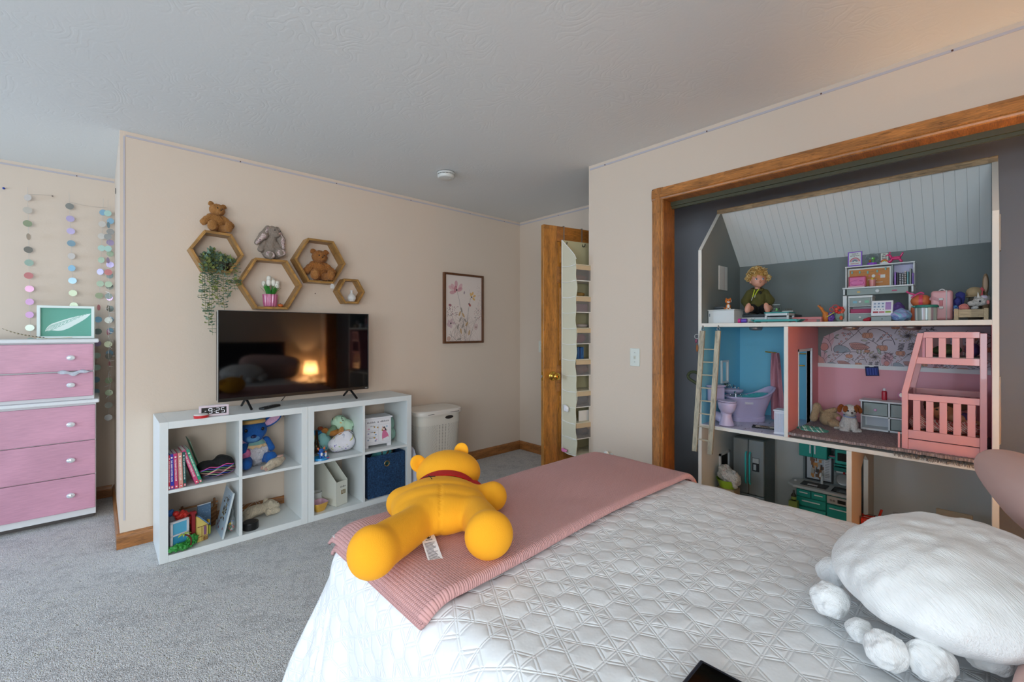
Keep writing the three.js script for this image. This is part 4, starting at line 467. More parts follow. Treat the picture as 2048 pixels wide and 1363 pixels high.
{ const t = thing('bag_of_bits', 'clear bag of coloured plastic bits behind the leaning activity book', 'bag', [0.586, KB, -3.155]);
  part(t, 'bag', soft([ell(0.005, 0.045, 0, 0.022, 0.045, 0.05), ell(0.01, 0.1, 0, 0.01, 0.06, 0.035)], 0.006, 0.02, fold(0.004, 40)), mat('#e8f0f0', 0.12, { transmission: 0.85, thickness: 0 }));
  const cs = ['#d9402f', '#e7c93c', '#3f9d4a', '#e9e4da', '#3b76c2', '#e38a2e'], r = rng(6); for (let i = 0; i < 26; i++) { const q = part(t, 'bit', box(0.012, 0.006, 0.009, 0, 0, 0, 0.0015), mat(cs[i % 6], 0.4)); q.position.set(0.003 + 0.022 * (r() - 0.5), 0.012 + 0.055 * r(), 0.07 * (r() - 0.5)); q.rotation.set(r() * 3, r() * 3, r() * 3); } }
{ const t = thing('plush_dog', 'cream plush dog lying flat in the bottom cube', 'plush toy', [0.815, KB + 0.002, -3.3], 0.2); const c = plushMat('#ecdcc0', 9, 0.004);
  part(t, 'body', soft([ell(-0.05, 0.035, -0.02, 0.085, 0.036, 0.045), ell(0.03, 0.045, 0, 0.042, 0.04, 0.04), ell(0.062, 0.038, 0.004, 0.03, 0.024, 0.026), cap(0.0, 0.02, 0.04, 0.055, 0.018, 0.05, 0.02, 0.018), cap(-0.1, 0.022, 0.0, -0.13, 0.018, 0.04, 0.026, 0.02)], 0.0055, 0.018, (x, y, z) => 0.003 * vnoise(x * 70, y * 70, z * 70)), c); part(t, 'ear', soft([ell(0.015, 0.07, 0.034, 0.018, 0.024, 0.009)], 0.004), c); part(t, 'ear', soft([ell(0.02, 0.07, -0.036, 0.018, 0.024, 0.009)], 0.004), c); part(t, 'nose', ball(0.007, 0.006, 0.007, 0.092, 0.042, 0.006), mat('#5a4438', 0.5)); for (const z of [-0.012, 0.022]) part(t, 'eye', ball(0.0035, 0.0035, 0.0035, 0.07, 0.06, z), M.black); }
{ const t = thing('speaker_disc', 'round black speaker disc in the bottom cube', 'speaker', [0.69, KB, -3.13]); part(t, 'drum', lathe([[0, 0], [0.043, 0], [0.046, 0.005], [0.046, 0.04], [0.043, 0.045], [0.036, 0.045], [0, 0.043]], 40), mat('#0e0e0f', 0.3)); part(t, 'grille', lathe([[0.034, 0.0446], [0.03, 0.047], [0, 0.0475]], 36), mat('#2a2a2b', 0.6)); }
{ solo('wire_coil', 'loose clear thread of tiny beads above the plush dog', 'string', [tube([[0, 0, 0], [0.04, 0.05, -0.01], [0.1, 0.07, -0.012], [0.14, 0.04, -0.006], [0.09, 0.02, 0], [0.03, 0.03, 0.0]], 0.0012, 40), tube([[0.02, 0.0, 0.01], [0.06, 0.035, 0], [0.11, 0.06, -0.01], [0.12, 0.015, 0.004]], 0.001, 30)], mat('#e6e2da', 0.3), [0.672, KB + 0.002, -3.41]); }

// ---------- second shelf ----------
const dino = (base, cs, seed) => paint(512, 512, (g, w, h) => { g.fillStyle = base; g.fillRect(0, 0, w, h); const r = rng(seed); for (let i = 0; i < 46; i++) { g.fillStyle = cs[i % cs.length]; g.save(); g.translate(w * r(), h * r()); g.rotate(r() * 6); const s = 8 + 16 * r(); g.beginPath(); g.ellipse(0, 0, s, s * 0.5, 0, 0, 7); g.fill(); g.beginPath(); g.ellipse(s, -s * 0.4, s * 0.4, s * 0.3, 0, 0, 7); g.fill(); g.fillRect(-s * 0.5, 0, s * 0.25, s * 0.8); g.fillRect(s * 0.3, 0, s * 0.25, s * 0.8); g.restore(); } });
{ const t = thing('blue_plush', 'blue plush toy wrapped in an aqua printed blanket', 'plush toy', [1.155, KM + 0.002, -3.27]); const m = mat('#ffffff', 0.9, { map: rep(dino('#8cc3c0', ['#3b7fc0', '#5ba08c', '#d5c46a', '#42639c'], 3), 5) }), b = plushMat('#2f86be', 10, 0.002);
  part(t, 'blanket', soft([ell(0.03, 0.075, 0.0, 0.058, 0.075, 0.05, 0, 0.2), ell(-0.05, 0.07, 0, 0.04, 0.075, 0.045)], 0.005, 0.01, fold(0.004, 26)), m); part(t, 'ear', soft([ell(0.035, 0.148, 0.0, 0.05, 0.018, 0.026)], 0.004), b); part(t, 'ear', soft([ell(-0.05, 0.148, 0, 0.035, 0.02, 0.026)], 0.004), b); part(t, 'head', soft([ell(-0.005, 0.142, -0.01, 0.032, 0.022, 0.03)], 0.004), b); }
{ const t = thing('tower_figurine', 'dark bronze lattice tower figurine beside the printed pouch', 'figurine', [1.108, KM, -3.185]), m = mat('#4a2f1c', 0.35, { metalness: 0.8 }), H = 0.19, w = (y) => 0.004 + 0.03 * Math.pow(1 - y / H, 2.2);
  for (const [a, b] of [[-1, -1], [1, -1], [-1, 1], [1, 1]]) part(t, 'leg', tube([0, 0.1, 0.25, 0.45, 0.7, 1].map((k) => [a * w(k * H) * 0.9, k * H * 0.94, b * w(k * H) * 0.9]), 0.0034, 20), m);
  part(t, 'platform', [box(0.052, 0.005, 0.052, 0, 0.04, 0, 0.001), box(0.026, 0.004, 0.026, 0, 0.088, 0, 0.001), box(0.011, 0.006, 0.011, 0, 0.17, 0, 0.001)], m); part(t, 'spire', cyl(0.0008, 0.003, 0.016, 0, 0.178, 0, 8), m);
  const br = []; for (let i = 0; i < 8; i++) { const y = 0.012 + i * 0.02, a = w(y) * 0.9, c = w(y + 0.018) * 0.9; for (const s of [-1, 1]) { br.push(bar([-a, y, s * a], [c, y + 0.018, s * c], 0.0014, 4), bar([a, y, s * a], [-c, y + 0.018, s * c], 0.0014, 4), bar([s * a, y, -a], [s * c, y + 0.018, c], 0.0014, 4)); } } part(t, 'lattice', br, m); }
{ const t = thing('souvenir_figurine', 'small blue animal souvenir on a round blue base', 'figurine', [1.112, KM, -3.108]), b = mat('#2a62b8', 0.35), o = mat('#e0764a', 0.4), w = mat('#e6e4e2', 0.4);
  part(t, 'base', cyl(0.05, 0.052, 0.013, 0, 0, 0, 36), mat('#2f93cf', 0.3)); part(t, 'body', soft([ell(-0.004, 0.036, 0.012, 0.013, 0.018, 0.012), ell(-0.004, 0.062, 0.013, 0.017, 0.014, 0.014), cap(-0.014, 0.04, 0.014, -0.026, 0.048, 0.018, 0.005, 0.005), cap(0.006, 0.04, 0.014, 0.016, 0.036, 0.018, 0.005, 0.005), cap(-0.01, 0.024, 0.014, -0.012, 0.017, 0.02, 0.007, 0.006), cap(0.003, 0.024, 0.014, 0.006, 0.017, 0.02, 0.007, 0.006)], 0.0022, 0.004), b);
  part(t, 'belly', ball(0.008, 0.012, 0.006, -0.004, 0.036, 0.021), w); for (const s of [-1, 1]) { const e = part(t, 'ear', ball(0.006, 0.011, 0.004), o); e.position.set(-0.004 + s * 0.02, 0.074, 0.012); e.rotation.z = -s * 0.35; part(t, 'eye', ball(0.0026, 0.003, 0.002, -0.004 + s * 0.007, 0.065, 0.026), M.black); }
  part(t, 'companion', soft([ell(0.026, 0.024, 0.014, 0.008, 0.01, 0.008), ell(0.026, 0.038, 0.014, 0.007, 0.007, 0.007)], 0.002, 0.004), w); part(t, 'companion_cap', cyl(0.0008, 0.006, 0.014, 0.026, 0.044, 0.014, 12), o); part(t, 'plinth_word', ext([[0, 0], [0.034, 0.004], [0.034, 0.011], [0, 0.007]], 0.004, 0.0006).rotateY(0.35).translate(0.008, 0.005, 0.046), mat('#c2506e', 0.5)); }
{ const t = thing('printed_pouch', 'white zip pouch printed with purple and yellow animals', 'pouch', [1.29, KM + 0.004, -3.2], -0.12); const m = mat('#ffffff', 0.75, { map: rep(dino('#e7e4ea', ['#8272b4', '#c8c566', '#b4b8c8', '#9cb878', '#cfc9d8'], 9), 6) }); part(t, 'pouch', soft([cap(-0.045, 0.05, 0, 0.04, 0.06, 0, 0.045, 0.05), ell(0.02, 0.1, 0, 0.055, 0.045, 0.03), ell(-0.005, 0.055, 0, 0.085, 0.05, 0.05)], 0.0055, 0.03, fold(0.003, 22, 4)), m); part(t, 'zip', tube([[-0.06, 0.112, 0.02], [-0.01, 0.137, 0.02], [0.05, 0.143, 0.016], [0.075, 0.12, 0.02]], 0.002, 24), mat('#cfcbd4', 0.4)); }
{ const t = thing('plush_bundle', 'brown plush puppy bundled in mint printed cloth on top of the pouch', 'plush toy', [1.295, KM + 0.12, -3.255]); const m = mat('#ffffff', 0.9, { map: rep(dino('#b9d9bb', ['#4e5a48', '#8cb894', '#d8b06a', '#6c8470'], 13), 5) }), br = plushMat('#c8843e', 10, 0.003);
  part(t, 'cloth', soft([ell(0.01, 0.07, 0, 0.075, 0.052, 0.055, 0, -0.4), ell(0.055, 0.05, 0.01, 0.05, 0.05, 0.05), ell(0.0, 0.105, 0, 0.04, 0.03, 0.04)], 0.0055, 0.02, fold(0.006, 22, 7)), m);
  part(t, 'head', soft([ell(-0.05, 0.02, 0.02, 0.05, 0.026, 0.035), ell(-0.11, 0.042, 0.01, 0.024, 0.02, 0.02)], 0.005, 0.02), br); part(t, 'ear', soft([ell(-0.012, 0.022, 0.06, 0.021, 0.04, 0.01, 0, -0.2)], 0.004), plushMat('#d99a56', 10, 0.003)); part(t, 'ear', soft([ell(-0.14, 0.06, 0.008, 0.02, 0.014, 0.014)], 0.004), plushMat('#9a4a24', 10, 0.003)); part(t, 'foot', soft([ell(0.025, 0.012, 0.05, 0.04, 0.018, 0.02, 0, 0.4)], 0.004), br); part(t, 'sleeve', soft([cap(-0.085, 0.022, 0.025, -0.05, 0.05, 0.02, 0.02, 0.026)], 0.004, 0.01, fold(0.003, 40)), mat('#6f8a6c', 0.9)); }
{ const t = thing('jewellery_box', 'white musical jewellery box printed with a dancer in pink', 'box', [1.54, KM + 0.001, -3.135], -0.1), w = mat('#ecebee', 0.4);
  part(t, 'carcass', [box(0.205, 0.19, 0.14, 0, 0.025, -0.07, 0.002), box(0.03, 0.028, 0.02, -0.0875, 0, -0.011, 0.002), box(0.03, 0.028, 0.02, 0.0875, 0, -0.011, 0.002), box(0.205, 0.012, 0.012, 0, 0.02, -0.006, 0.002)], w); part(t, 'lid', box(0.222, 0.011, 0.156, 0, 0.2155, -0.07, 0.003), w);
  part(t, 'front_print', print(0.198, 0.18, 0, 0.121, 0.0012), mat('#ffffff', 0.4, { map: paint(512, 466, (g, w2, h) => { g.fillStyle = '#ecebee'; g.fillRect(0, 0, w2, h); g.strokeStyle = '#c9c8ce'; g.lineWidth = 3; g.strokeRect(26, 110, 232, 105); g.strokeRect(26, 220, 232, 105); g.strokeRect(26, 330, 232, 105); g.strokeRect(270, 110, 216, 325); g.fillStyle = '#44434c'; scrawl(g, 40, 44, 160, 30); scrawl(g, 300, 40, 170, 28); g.beginPath(); g.arc(256, 58, 11, 0, 7); g.fill(); scrawl(g, 100, 122, 80, 16); scrawl(g, 96, 236, 110, 20); scrawl(g, 80, 344, 120, 20);
    const fly = (x, y, c) => { g.fillStyle = c; for (const s of [-1, 1]) { g.beginPath(); g.ellipse(x + s * 9, y - 5, 10, 7, s * 0.6, 0, 7); g.fill(); g.beginPath(); g.ellipse(x + s * 7, y + 6, 7, 5, -s * 0.6, 0, 7); g.fill(); } }; fly(72, 178, '#d98aa6'); fly(66, 268, '#8c86b8'); fly(208, 296, '#4b8ec4'); fly(430, 160, '#7fb4cc'); fly(222, 392, '#d99ab2'); fly(60, 390, '#8aa0b8'); fly(205, 418, '#5d6a94');
    g.fillStyle = '#d9789e'; g.beginPath(); g.moveTo(352, 232); g.lineTo(404, 236); g.quadraticCurveTo(470, 320, 466, 356); g.lineTo(338, 400); g.quadraticCurveTo(326, 300, 352, 232); g.fill(); g.strokeStyle = '#e6b59c'; g.lineWidth = 11; g.beginPath(); g.moveTo(362, 240); g.lineTo(334, 200); g.lineTo(346, 150); g.moveTo(398, 240); g.lineTo(446, 236); g.moveTo(352, 396); g.lineTo(348, 428); g.moveTo(450, 356); g.lineTo(474, 372); g.stroke(); g.fillStyle = '#c45f88'; g.fillRect(352, 222, 50, 26); g.fillStyle = '#e6b59c'; g.beginPath(); g.arc(376, 194, 21, 0, 7); g.fill(); g.fillStyle = '#2c2023'; g.beginPath(); g.arc(378, 182, 22, 3, 6.4); g.fill(); g.beginPath(); g.ellipse(406, 216, 12, 34, -0.5, 0, 7); g.fill(); }) }));
  for (const [x, y] of [[-0.03, 0.156], [-0.005, 0.15], [-0.03, 0.115], [0.03, 0.125], [-0.03, 0.075]]) part(t, 'knob', ball(0.0055, 0.0055, 0.004, x, y, 0.006), M.brass); }
{ const t = thing('toy_guitar_case', 'sage green guitar shaped case behind the jewellery box', 'case', [1.7, KM + 0.001, -3.28], -0.5); const s = new THREE.Shape(); s.moveTo(0, 0); s.bezierCurveTo(0.085, 0, 0.075, 0.09, 0.045, 0.1); s.bezierCurveTo(0.065, 0.12, 0.06, 0.2, 0, 0.2); s.bezierCurveTo(-0.06, 0.2, -0.065, 0.12, -0.045, 0.1); s.bezierCurveTo(-0.075, 0.09, -0.085, 0, 0, 0); part(t, 'shell', ext(s, 0.06, 0.006).rotateY(-0.5), mat('#8fb3a4', 0.55)); part(t, 'seam', ext(s, 0.004, 0.001).scale(1.02, 1.01, 1).translate(0, -0.001, 0.028).rotateY(-0.5), mat('#7d9f92', 0.5)); }
{ const t = thing('fabric_bin', 'navy blue linen fabric bin with a metal ring pull', 'bin', [1.584, KB, -3.085]); const m = mat('#2f5f92', 0.95, { map: rep(T.weaveColor, 5), bumpMap: rep(T.weave, 14), bumpScale: 0.0008 });
  const W = 0.3, H = 0.305, Dd = 0.3, th = 0.006; part(t, 'front', [uvm(ext([[-W / 2, 0], [W / 2, 0], [W / 2, H], [-W / 2, H]], th, 0.0015, [Array.from({ length: 24 }, (_, i) => [0.0 + 0.019 * Math.cos(-i / 24 * 2 * PI), 0.235 + 0.019 * Math.sin(-i / 24 * 2 * PI)])]))], m); part(t, 'side', uvm(span(-W / 2, -W / 2 + th, 0, H, -Dd, 0, 0.002)), m); part(t, 'side', uvm(span(W / 2 - th, W / 2, 0, H, -Dd, 0, 0.002)), m); part(t, 'back', uvm(span(-W / 2, W / 2, 0, H, -Dd, -Dd + th, 0.002)), m); part(t, 'bottom', uvm(span(-W / 2, W / 2, 0, 0.006, -Dd, 0, 0.002)), m); part(t, 'ring', torus(0.019, 0.0045, 0, 0.235, 0.005), mat('#b59a6c', 0.25, { metalness: 1 })); t.rotation.y = 0.0;
  const c = thing('printed_bag', 'aqua printed bag with tan straps inside the fabric bin', 'bag', [1.6, KB + 0.007, -3.22]); part(c, 'bag', soft([ell(0.0, 0.16, 0, 0.1, 0.15, 0.085), ell(0.03, 0.26, 0.01, 0.07, 0.05, 0.06)], 0.008, 0.03, fold(0.006, 18, 2)), mat('#ffffff', 0.8, { map: rep(dino('#58a8ac', ['#1e3f44', '#cfe0d8', '#7a4a34', '#2c6f74'], 21), 4) })); for (const x of [0.045, 0.085]) part(c, 'strap', tube([[x, 0.24, 0.02], [x + 0.012, 0.315, 0.01], [x + 0.034, 0.31, -0.01], [x + 0.02, 0.24, -0.03]], 0.006, 18), mat('#9a6a34', 0.6)); }
{ const t = thing('magazine_file', 'cream slant-cut magazine file with a gold emblem', 'file box', [1.258, KB, -3.115], 0.32); const w = mat('#dcdccf', 0.6), W = 0.096, Dd = 0.235, th = 0.003; const pf = [[0, 0], [Dd, 0], [Dd, 0.305], [Dd * 0.66, 0.305], [0, 0.17]];
  part(t, 'side', ext(pf, th, 0.0005).rotateY(PI / 2).translate(-W / 2, 0, 0), w); part(t, 'side', ext(pf, th, 0.0005).rotateY(PI / 2).translate(W / 2 - th, 0, 0), w); part(t, 'front', span(-W / 2, W / 2, 0, 0.17, -th, 0, 0.0006), w); part(t, 'back', span(-W / 2, W / 2, 0, 0.305, -Dd, -Dd + th, 0.0006), w); part(t, 'bottom', span(-W / 2, W / 2, 0, 0.003, -Dd, 0, 0.0006), w);
  part(t, 'emblem', print(0.07, 0.075, 0.012, 0.105, 0.0008), mat('#ffffff', 0.6, { map: paint(160, 172, (g, a, b) => { g.fillStyle = '#dcdccf'; g.fillRect(0, 0, a, b); g.fillStyle = '#2a2624'; scrawl(g, 22, 20, 108, 24); g.fillStyle = '#7d6a34'; g.fillRect(36, 84, 84, 66); g.fillStyle = '#dcdccf'; g.fillRect(58, 92, 8, 44); g.fillRect(74, 96, 7, 50); g.fillRect(96, 90, 6, 52); g.fillStyle = '#b08a5a'; g.fillRect(44, 96, 10, 40); }) })); }
{ const t = thing('square_bowl', 'yellow square ceramic bowl with pink inside', 'bowl', [1.105, KB, -3.13], 0.25); const sq = (r0, r1, y0, y1) => [r0, r1, y0, y1]; const g = (pts, c) => sheet((u, v) => { const a = u * 2 * PI, k = v * (pts.length - 1), i = Math.min(pts.length - 2, Math.floor(k)), r = lerp(pts[i][0], pts[i + 1][0], k - i), y = lerp(pts[i][1], pts[i + 1][1], k - i), ca = Math.cos(a), sa = Math.sin(a), q = 1 / Math.pow(Math.abs(ca) ** 5 + Math.abs(sa) ** 5, 0.2); return [r * q * ca, y, -r * q * sa]; }, 48, 16, 0.001); part(t, 'outside', g([[0.026, 0.001], [0.03, 0.001], [0.042, 0.03], [0.05, 0.06]]), mat('#d9a948', 0.3)); part(t, 'inside', g([[0.0505, 0.061], [0.047, 0.06], [0.038, 0.03], [0.026, 0.006], [0.0, 0.006]]), mat('#d9b0bf', 0.3, { side: THREE.DoubleSide })); }
{ const t = thing('jar_candle', 'pale glass jar candle behind the square bowl', 'candle', [1.128, KB, -3.245]); part(t, 'jar', lathe([[0, 0], [0.034, 0], [0.037, 0.004], [0.037, 0.09], [0.035, 0.09], [0.034, 0.075]], 32), mat('#d5d8d6', 0.15, { clearcoat: 1 })); part(t, 'label', lathe([[0.0374, 0.02], [0.0374, 0.055]], 32), mat('#e6e5e0', 0.6)); part(t, 'wax', lathe([[0, 0.074], [0.034, 0.074]], 24), mat('#e9e5da', 0.6)); }

// ---------- hamper and bag ----------
{ const t = thing('laundry_hamper', 'cream woven plastic laundry hamper with a lid', 'hamper', [2.088, 0, -3.235]);
  const am = tex(64, 64, (x, y) => { const u = (x % 32) - 15.5, v = ((y + (x >= 32 ? 32 : 0)) % 64) - 32; return Math.abs(u) < 6 && Math.abs(v) < 14 ? 0 : 255; }); am.repeat.set(1 / 0.014, 1 / 0.0125);
  const m = mat('#ddd8cc', 0.5), holes = mat('#ddd8cc', 0.5, { alphaMap: am, alphaTest: 0.5, side: THREE.DoubleSide, bumpMap: T.weave, bumpScale: 0.0006 });
  const se = (a, p) => { const c = Math.cos(a), s = Math.sin(a); return [Math.sign(c) * Math.abs(c) ** p, Math.sign(s) * Math.abs(s) ** p]; }, ring = (rx, rz) => (u) => { const [c, s] = se(u * 2 * PI, 0.5); return [rx * c, -rz * s]; };
  const wall = (y0, y1, k0, k1, n, th) => sheet((u, v) => { const k = lerp(k0, k1, v), [x, z] = ring(0.215 * k, 0.155 * k)(u); return [x, lerp(y0, y1, v), z, u * 1.2, lerp(y0, y1, v)]; }, 96, n, th);
  part(t, 'woven_body', wall(0.03, 0.5, 0.86, 0.985, 20, 0), holes); part(t, 'liner', wall(0.03, 0.5, 0.84, 0.96, 4, 0), mat('#8f8a80', 0.9, { side: THREE.DoubleSide })); part(t, 'base_band', wall(0.002, 0.034, 0.85, 0.865, 2, 0.003), m);
  const band = sheet((u, v) => { const k = 0.99, [x, z] = ring(0.215 * k, 0.155 * k)(u); return [x, lerp(0.498, 0.585, v), z]; }, 96, 6, 0.003); part(t, 'rim_band', band, m);
  for (const [x, z, ry] of [[0.06, 0.157, 0], [0.2155, 0.0, PI / 2]]) { const g = new THREE.Shape(); g.absellipse(0, 0, 0.04, 0.014, 0, 2 * PI); part(t, 'handle_hole', xf(ext(g, 0.004, 0.0008, [], 20), x, 0.55, z - 0.002, 0, ry), mat('#2a2320', 0.9)); }
  part(t, 'lid', sheet((u, v) => { const q = [[1.05, 0.578], [1.055, 0.59], [1.05, 0.607], [1.0, 0.616], [0.9, 0.617], [0, 0.622]], k = v * 5, i = Math.min(4, Math.floor(k)), r = lerp(q[i][0], q[i + 1][0], k - i), y = lerp(q[i][1], q[i + 1][1], k - i), [x, z] = ring(0.218 * r, 0.158 * r)(u); return [x, y, z]; }, 96, 25), mat('#e0d9cf', 0.42)); part(t, 'hinge_slot', [box(0.09, 0.003, 0.004, 0.11, 0.59, 0.165, 0.001)], mat('#3a332e', 0.8)); part(t, 'hinge_slot', [box(0.06, 0.003, 0.004, -0.12, 0.59, 0.164, 0.001)], mat('#3a332e', 0.8)); }
{ const t = thing('tote_bag', 'limp lilac grey cloth bag between the shelf and the hamper', 'bag', [1.819, 0.004, -3.14], 0.1); const m = cloth('#c7c8d6', 10, 0.0006); part(t, 'bag', soft([ell(0, 0.14, 0, 0.03, 0.15, 0.09), ell(0, 0.25, 0, 0.024, 0.1, 0.08), ell(0.0, 0.05, 0, 0.03, 0.05, 0.09)], 0.008, 0.03, fold(0.004, 16, 6)), m); part(t, 'strap', tube([[-0.01, 0.32, 0.03], [-0.02, 0.4, 0.0], [0.0, 0.42, -0.03], [0.01, 0.33, -0.05]], 0.006, 20), m); }
// ---------- hexagon shelves on the TV wall ----------
function hexShelf(label, x, y, R, dep, tilt = 0, wallD = 0.016) {   // R: to the outer corners
  const t = thing('hexagon_shelf', label, 'shelf', [x, y, -3.449 + dep], 0, 'wooden hexagon shelves'); t.rotation.z = tilt;
  const m = [wood('#d8a052', 0.5), wood('#cc954a', 0.5)], a = R * Math.cos(PI / 6), r = R - wallD / Math.cos(PI / 6), grain = (g) => uvm(g);
  for (let i = 0; i < 6; i++) { const b = ext([[-R / 2 + 0.0004, -a], [R / 2 - 0.0004, -a], [r / 2 - 0.0004, -a + wallD], [-r / 2 + 0.0004, -a + wallD]], dep, 0.0008); const p = part(t, 'board', grain(b.translate(0, 0, -dep)), m[i % 2]); p.rotation.z = i * PI / 3; }
  return { floor: -a + wallD };
}
hexShelf('wooden hexagon shelf with trailing plant below the seated bear', 0.553, 1.772, 0.148, 0.105, -0.035);
hexShelf('largest wooden hexagon shelf holding white tulips', 0.868, 1.59, 0.198, 0.105, 0.012);
hexShelf('wooden hexagon shelf with small bear sitting inside', 1.196, 1.782, 0.184, 0.105, 0.0);
hexShelf('smallest wooden hexagon shelf with white vase', 1.43, 1.576, 0.11, 0.09, 0.012);

// ---------- soft toys there ----------
function teddy(label, pos, k, ry, c, tag) {
  const t = thing('teddy_bear', label, 'plush toy', pos, ry); t.scale.setScalar(k);
  const fz = (x, y, z) => 0.0035 * vnoise(x * 80, y * 80, z * 80) + 0.002 * vnoise(x * 190, y * 190, z * 190), m = plushMat(c, 9, 0.005), lm = plushMat(tag ? '#c08347' : '#bd8144', 9, 0.004);
  part(t, 'body', soft([ell(0, 0.072, 0, 0.052, 0.066, 0.043), cap(-0.04, 0.105, 0.005, -0.082, 0.062, 0.018, 0.024, 0.024), cap(0.04, 0.105, 0.005, 0.085, 0.06, 0.02, 0.022, 0.023)], 0.0048, 0.01, fz), m);
  const h = part(t, 'head', soft([ell(0, 0, 0, 0.05, 0.043, 0.042), ell(0.004, -0.01, 0.033, 0.024, 0.019, 0.02)], 0.0045, 0.014, fz), m); h.position.set(0.002, 0.162, 0.008); h.rotation.set(0.1, tag ? 0 : 0.12, tag ? 0 : -0.08);
  for (const s of [-1, 1]) { const e = part(h, 'ear', soft([ell(0, 0, 0, 0.019, 0.019, 0.009)], 0.004, 0.01, fz), m); e.position.set(s * 0.041, 0.034, -0.004); part(h, 'eye', ball(0.0046, 0.0046, 0.004, s * 0.016, 0.008, 0.0425), M.black); }
  part(h, 'nose', ext([[-0.007, 0.005], [0.007, 0.005], [0.0, -0.006]], 0.006, 0.002).translate(0.004, -0.004, 0.049), M.black); part(h, 'mouth', tube([[0.004, -0.01, 0.053], [0.004, -0.016, 0.052]], 0.001, 4, 5), M.black);
  for (const s of [-1, 1]) { const l = part(t, 'leg', soft([cap(s * 0.025, 0.026, 0.02, s * 0.048, 0.028, 0.075, 0.028, 0.025), ell(s * 0.05, 0.036, 0.084, 0.026, 0.036, 0.018, s * 0.25)], 0.0048, 0.014, fz), m); part(l, 'foot_pad', soft([ell(s * 0.054, 0.037, 0.1, 0.017, 0.025, 0.005, s * 0.3)], 0.004, 0.005), lm); }
  return t;
}
teddy('fluffy brown teddy bear sitting on top of the plant shelf', [0.556, 1.9035, -3.4], 0.9, 0.12, '#c98a48');
{ const t = teddy('reddish brown teddy bear sitting inside a hexagon shelf', [1.2, 1.642, -3.4], 1.1, -0.04, '#bd7a3c', true);
  const g = solo('hang_tag', 'small white paper tag hanging from the sitting bear', 'tag', [box(0.03, 0.028, 0.0008, 0, -0.014, 0, 0.0003), box(0.018, 0.008, 0.0008, 0, 0.013, 0, 0.0003)], mat('#ddd9d4', 0.6), [1.275, 1.6, -3.338], 0.1); }
{ const t = thing('plush_bunny', 'grey brown plush bunny with floral ears slumped on the tulip shelf', 'plush toy', [0.868, 1.7635, -3.4], 0.1);
  const fz = (x, y, z) => 0.002 * vnoise(x * 90, y * 90, z * 90), m = plushMat('#a8988a', 9, 0.003), fl = mat('#ffffff', 0.9, { map: rep(paint(256, 256, (g, w, h) => { g.fillStyle = '#cdbbb4'; g.fillRect(0, 0, w, h); const r = rng(3), c = ['#7a3f4c', '#3f3850', '#b57c86', '#8a6f72', '#5d4450', '#e0d4cc']; for (let i = 0; i < 300; i++) { g.fillStyle = c[i % 6]; g.beginPath(); g.arc(w * r(), h * r(), 2 + 5 * r(), 0, 7); g.fill(); } }), 12) });
  part(t, 'body', soft([ell(0, 0.07, 0, 0.058, 0.072, 0.042), cap(0.035, 0.11, 0.01, 0.06, 0.05, 0.03, 0.022, 0.02), cap(-0.04, 0.11, 0.01, -0.066, 0.06, 0.02, 0.022, 0.02), cap(0.0, 0.1, 0, 0.01, 0.16, 0.012, 0.034, 0.03)], 0.0048, 0.014, fz), m);
  const h = part(t, 'head', soft([ell(0, 0, 0, 0.045, 0.045, 0.04), ell(0.018, -0.014, 0.024, 0.024, 0.02, 0.02)], 0.0045, 0.014, fz), m); h.position.set(0.014, 0.188, 0.012); part(h, 'nose', ball(0.006, 0.004, 0.004, 0.03, -0.008, 0.043), mat('#c99a90', 0.7)); for (const [x, z] of [[0.0, 0.039], [0.04, 0.024]]) part(h, 'eye', ball(0.004, 0.0045, 0.003, x, 0.012, z), M.black);
  const ear = (pts, s) => { const g = soft([cap(...pts[0], ...pts[1], 0.016, 0.026), cap(...pts[1], ...pts[2], 0.026, 0.017)], 0.0045, 0.012, fz); const e = part(h, 'ear', g, m); const l = part(e, 'ear_lining', soft([cap(...pts[0], ...pts[1], 0.008, 0.018), cap(...pts[1], ...pts[2], 0.018, 0.01)], 0.0035, 0.01).translate(s * 0.003, -0.004, 0.011), fl); };
  ear([[-0.03, 0.03, 0.0], [-0.062, -0.03, 0.01], [-0.105, -0.085, 0.012]], -1); ear([[0.03, 0.03, -0.004], [0.052, -0.04, 0.004], [0.06, -0.098, 0.01]], 1);
  for (const [x, y, s] of [[-0.025, 0.024, -0.2], [0.045, 0.045, 0.2]]) { const l = part(t, 'leg', soft([cap(x * 0.6, 0.032, 0.02, x, y, 0.06, 0.03, 0.026), ell(x, y, 0.068, 0.036, 0.028, 0.014, 0, s)], 0.0048, 0.014, fz), m); part(l, 'foot_pad', soft([ell(x, y, 0.081, 0.029, 0.021, 0.004, 0, s)], 0.0035, 0.004), fl); } }

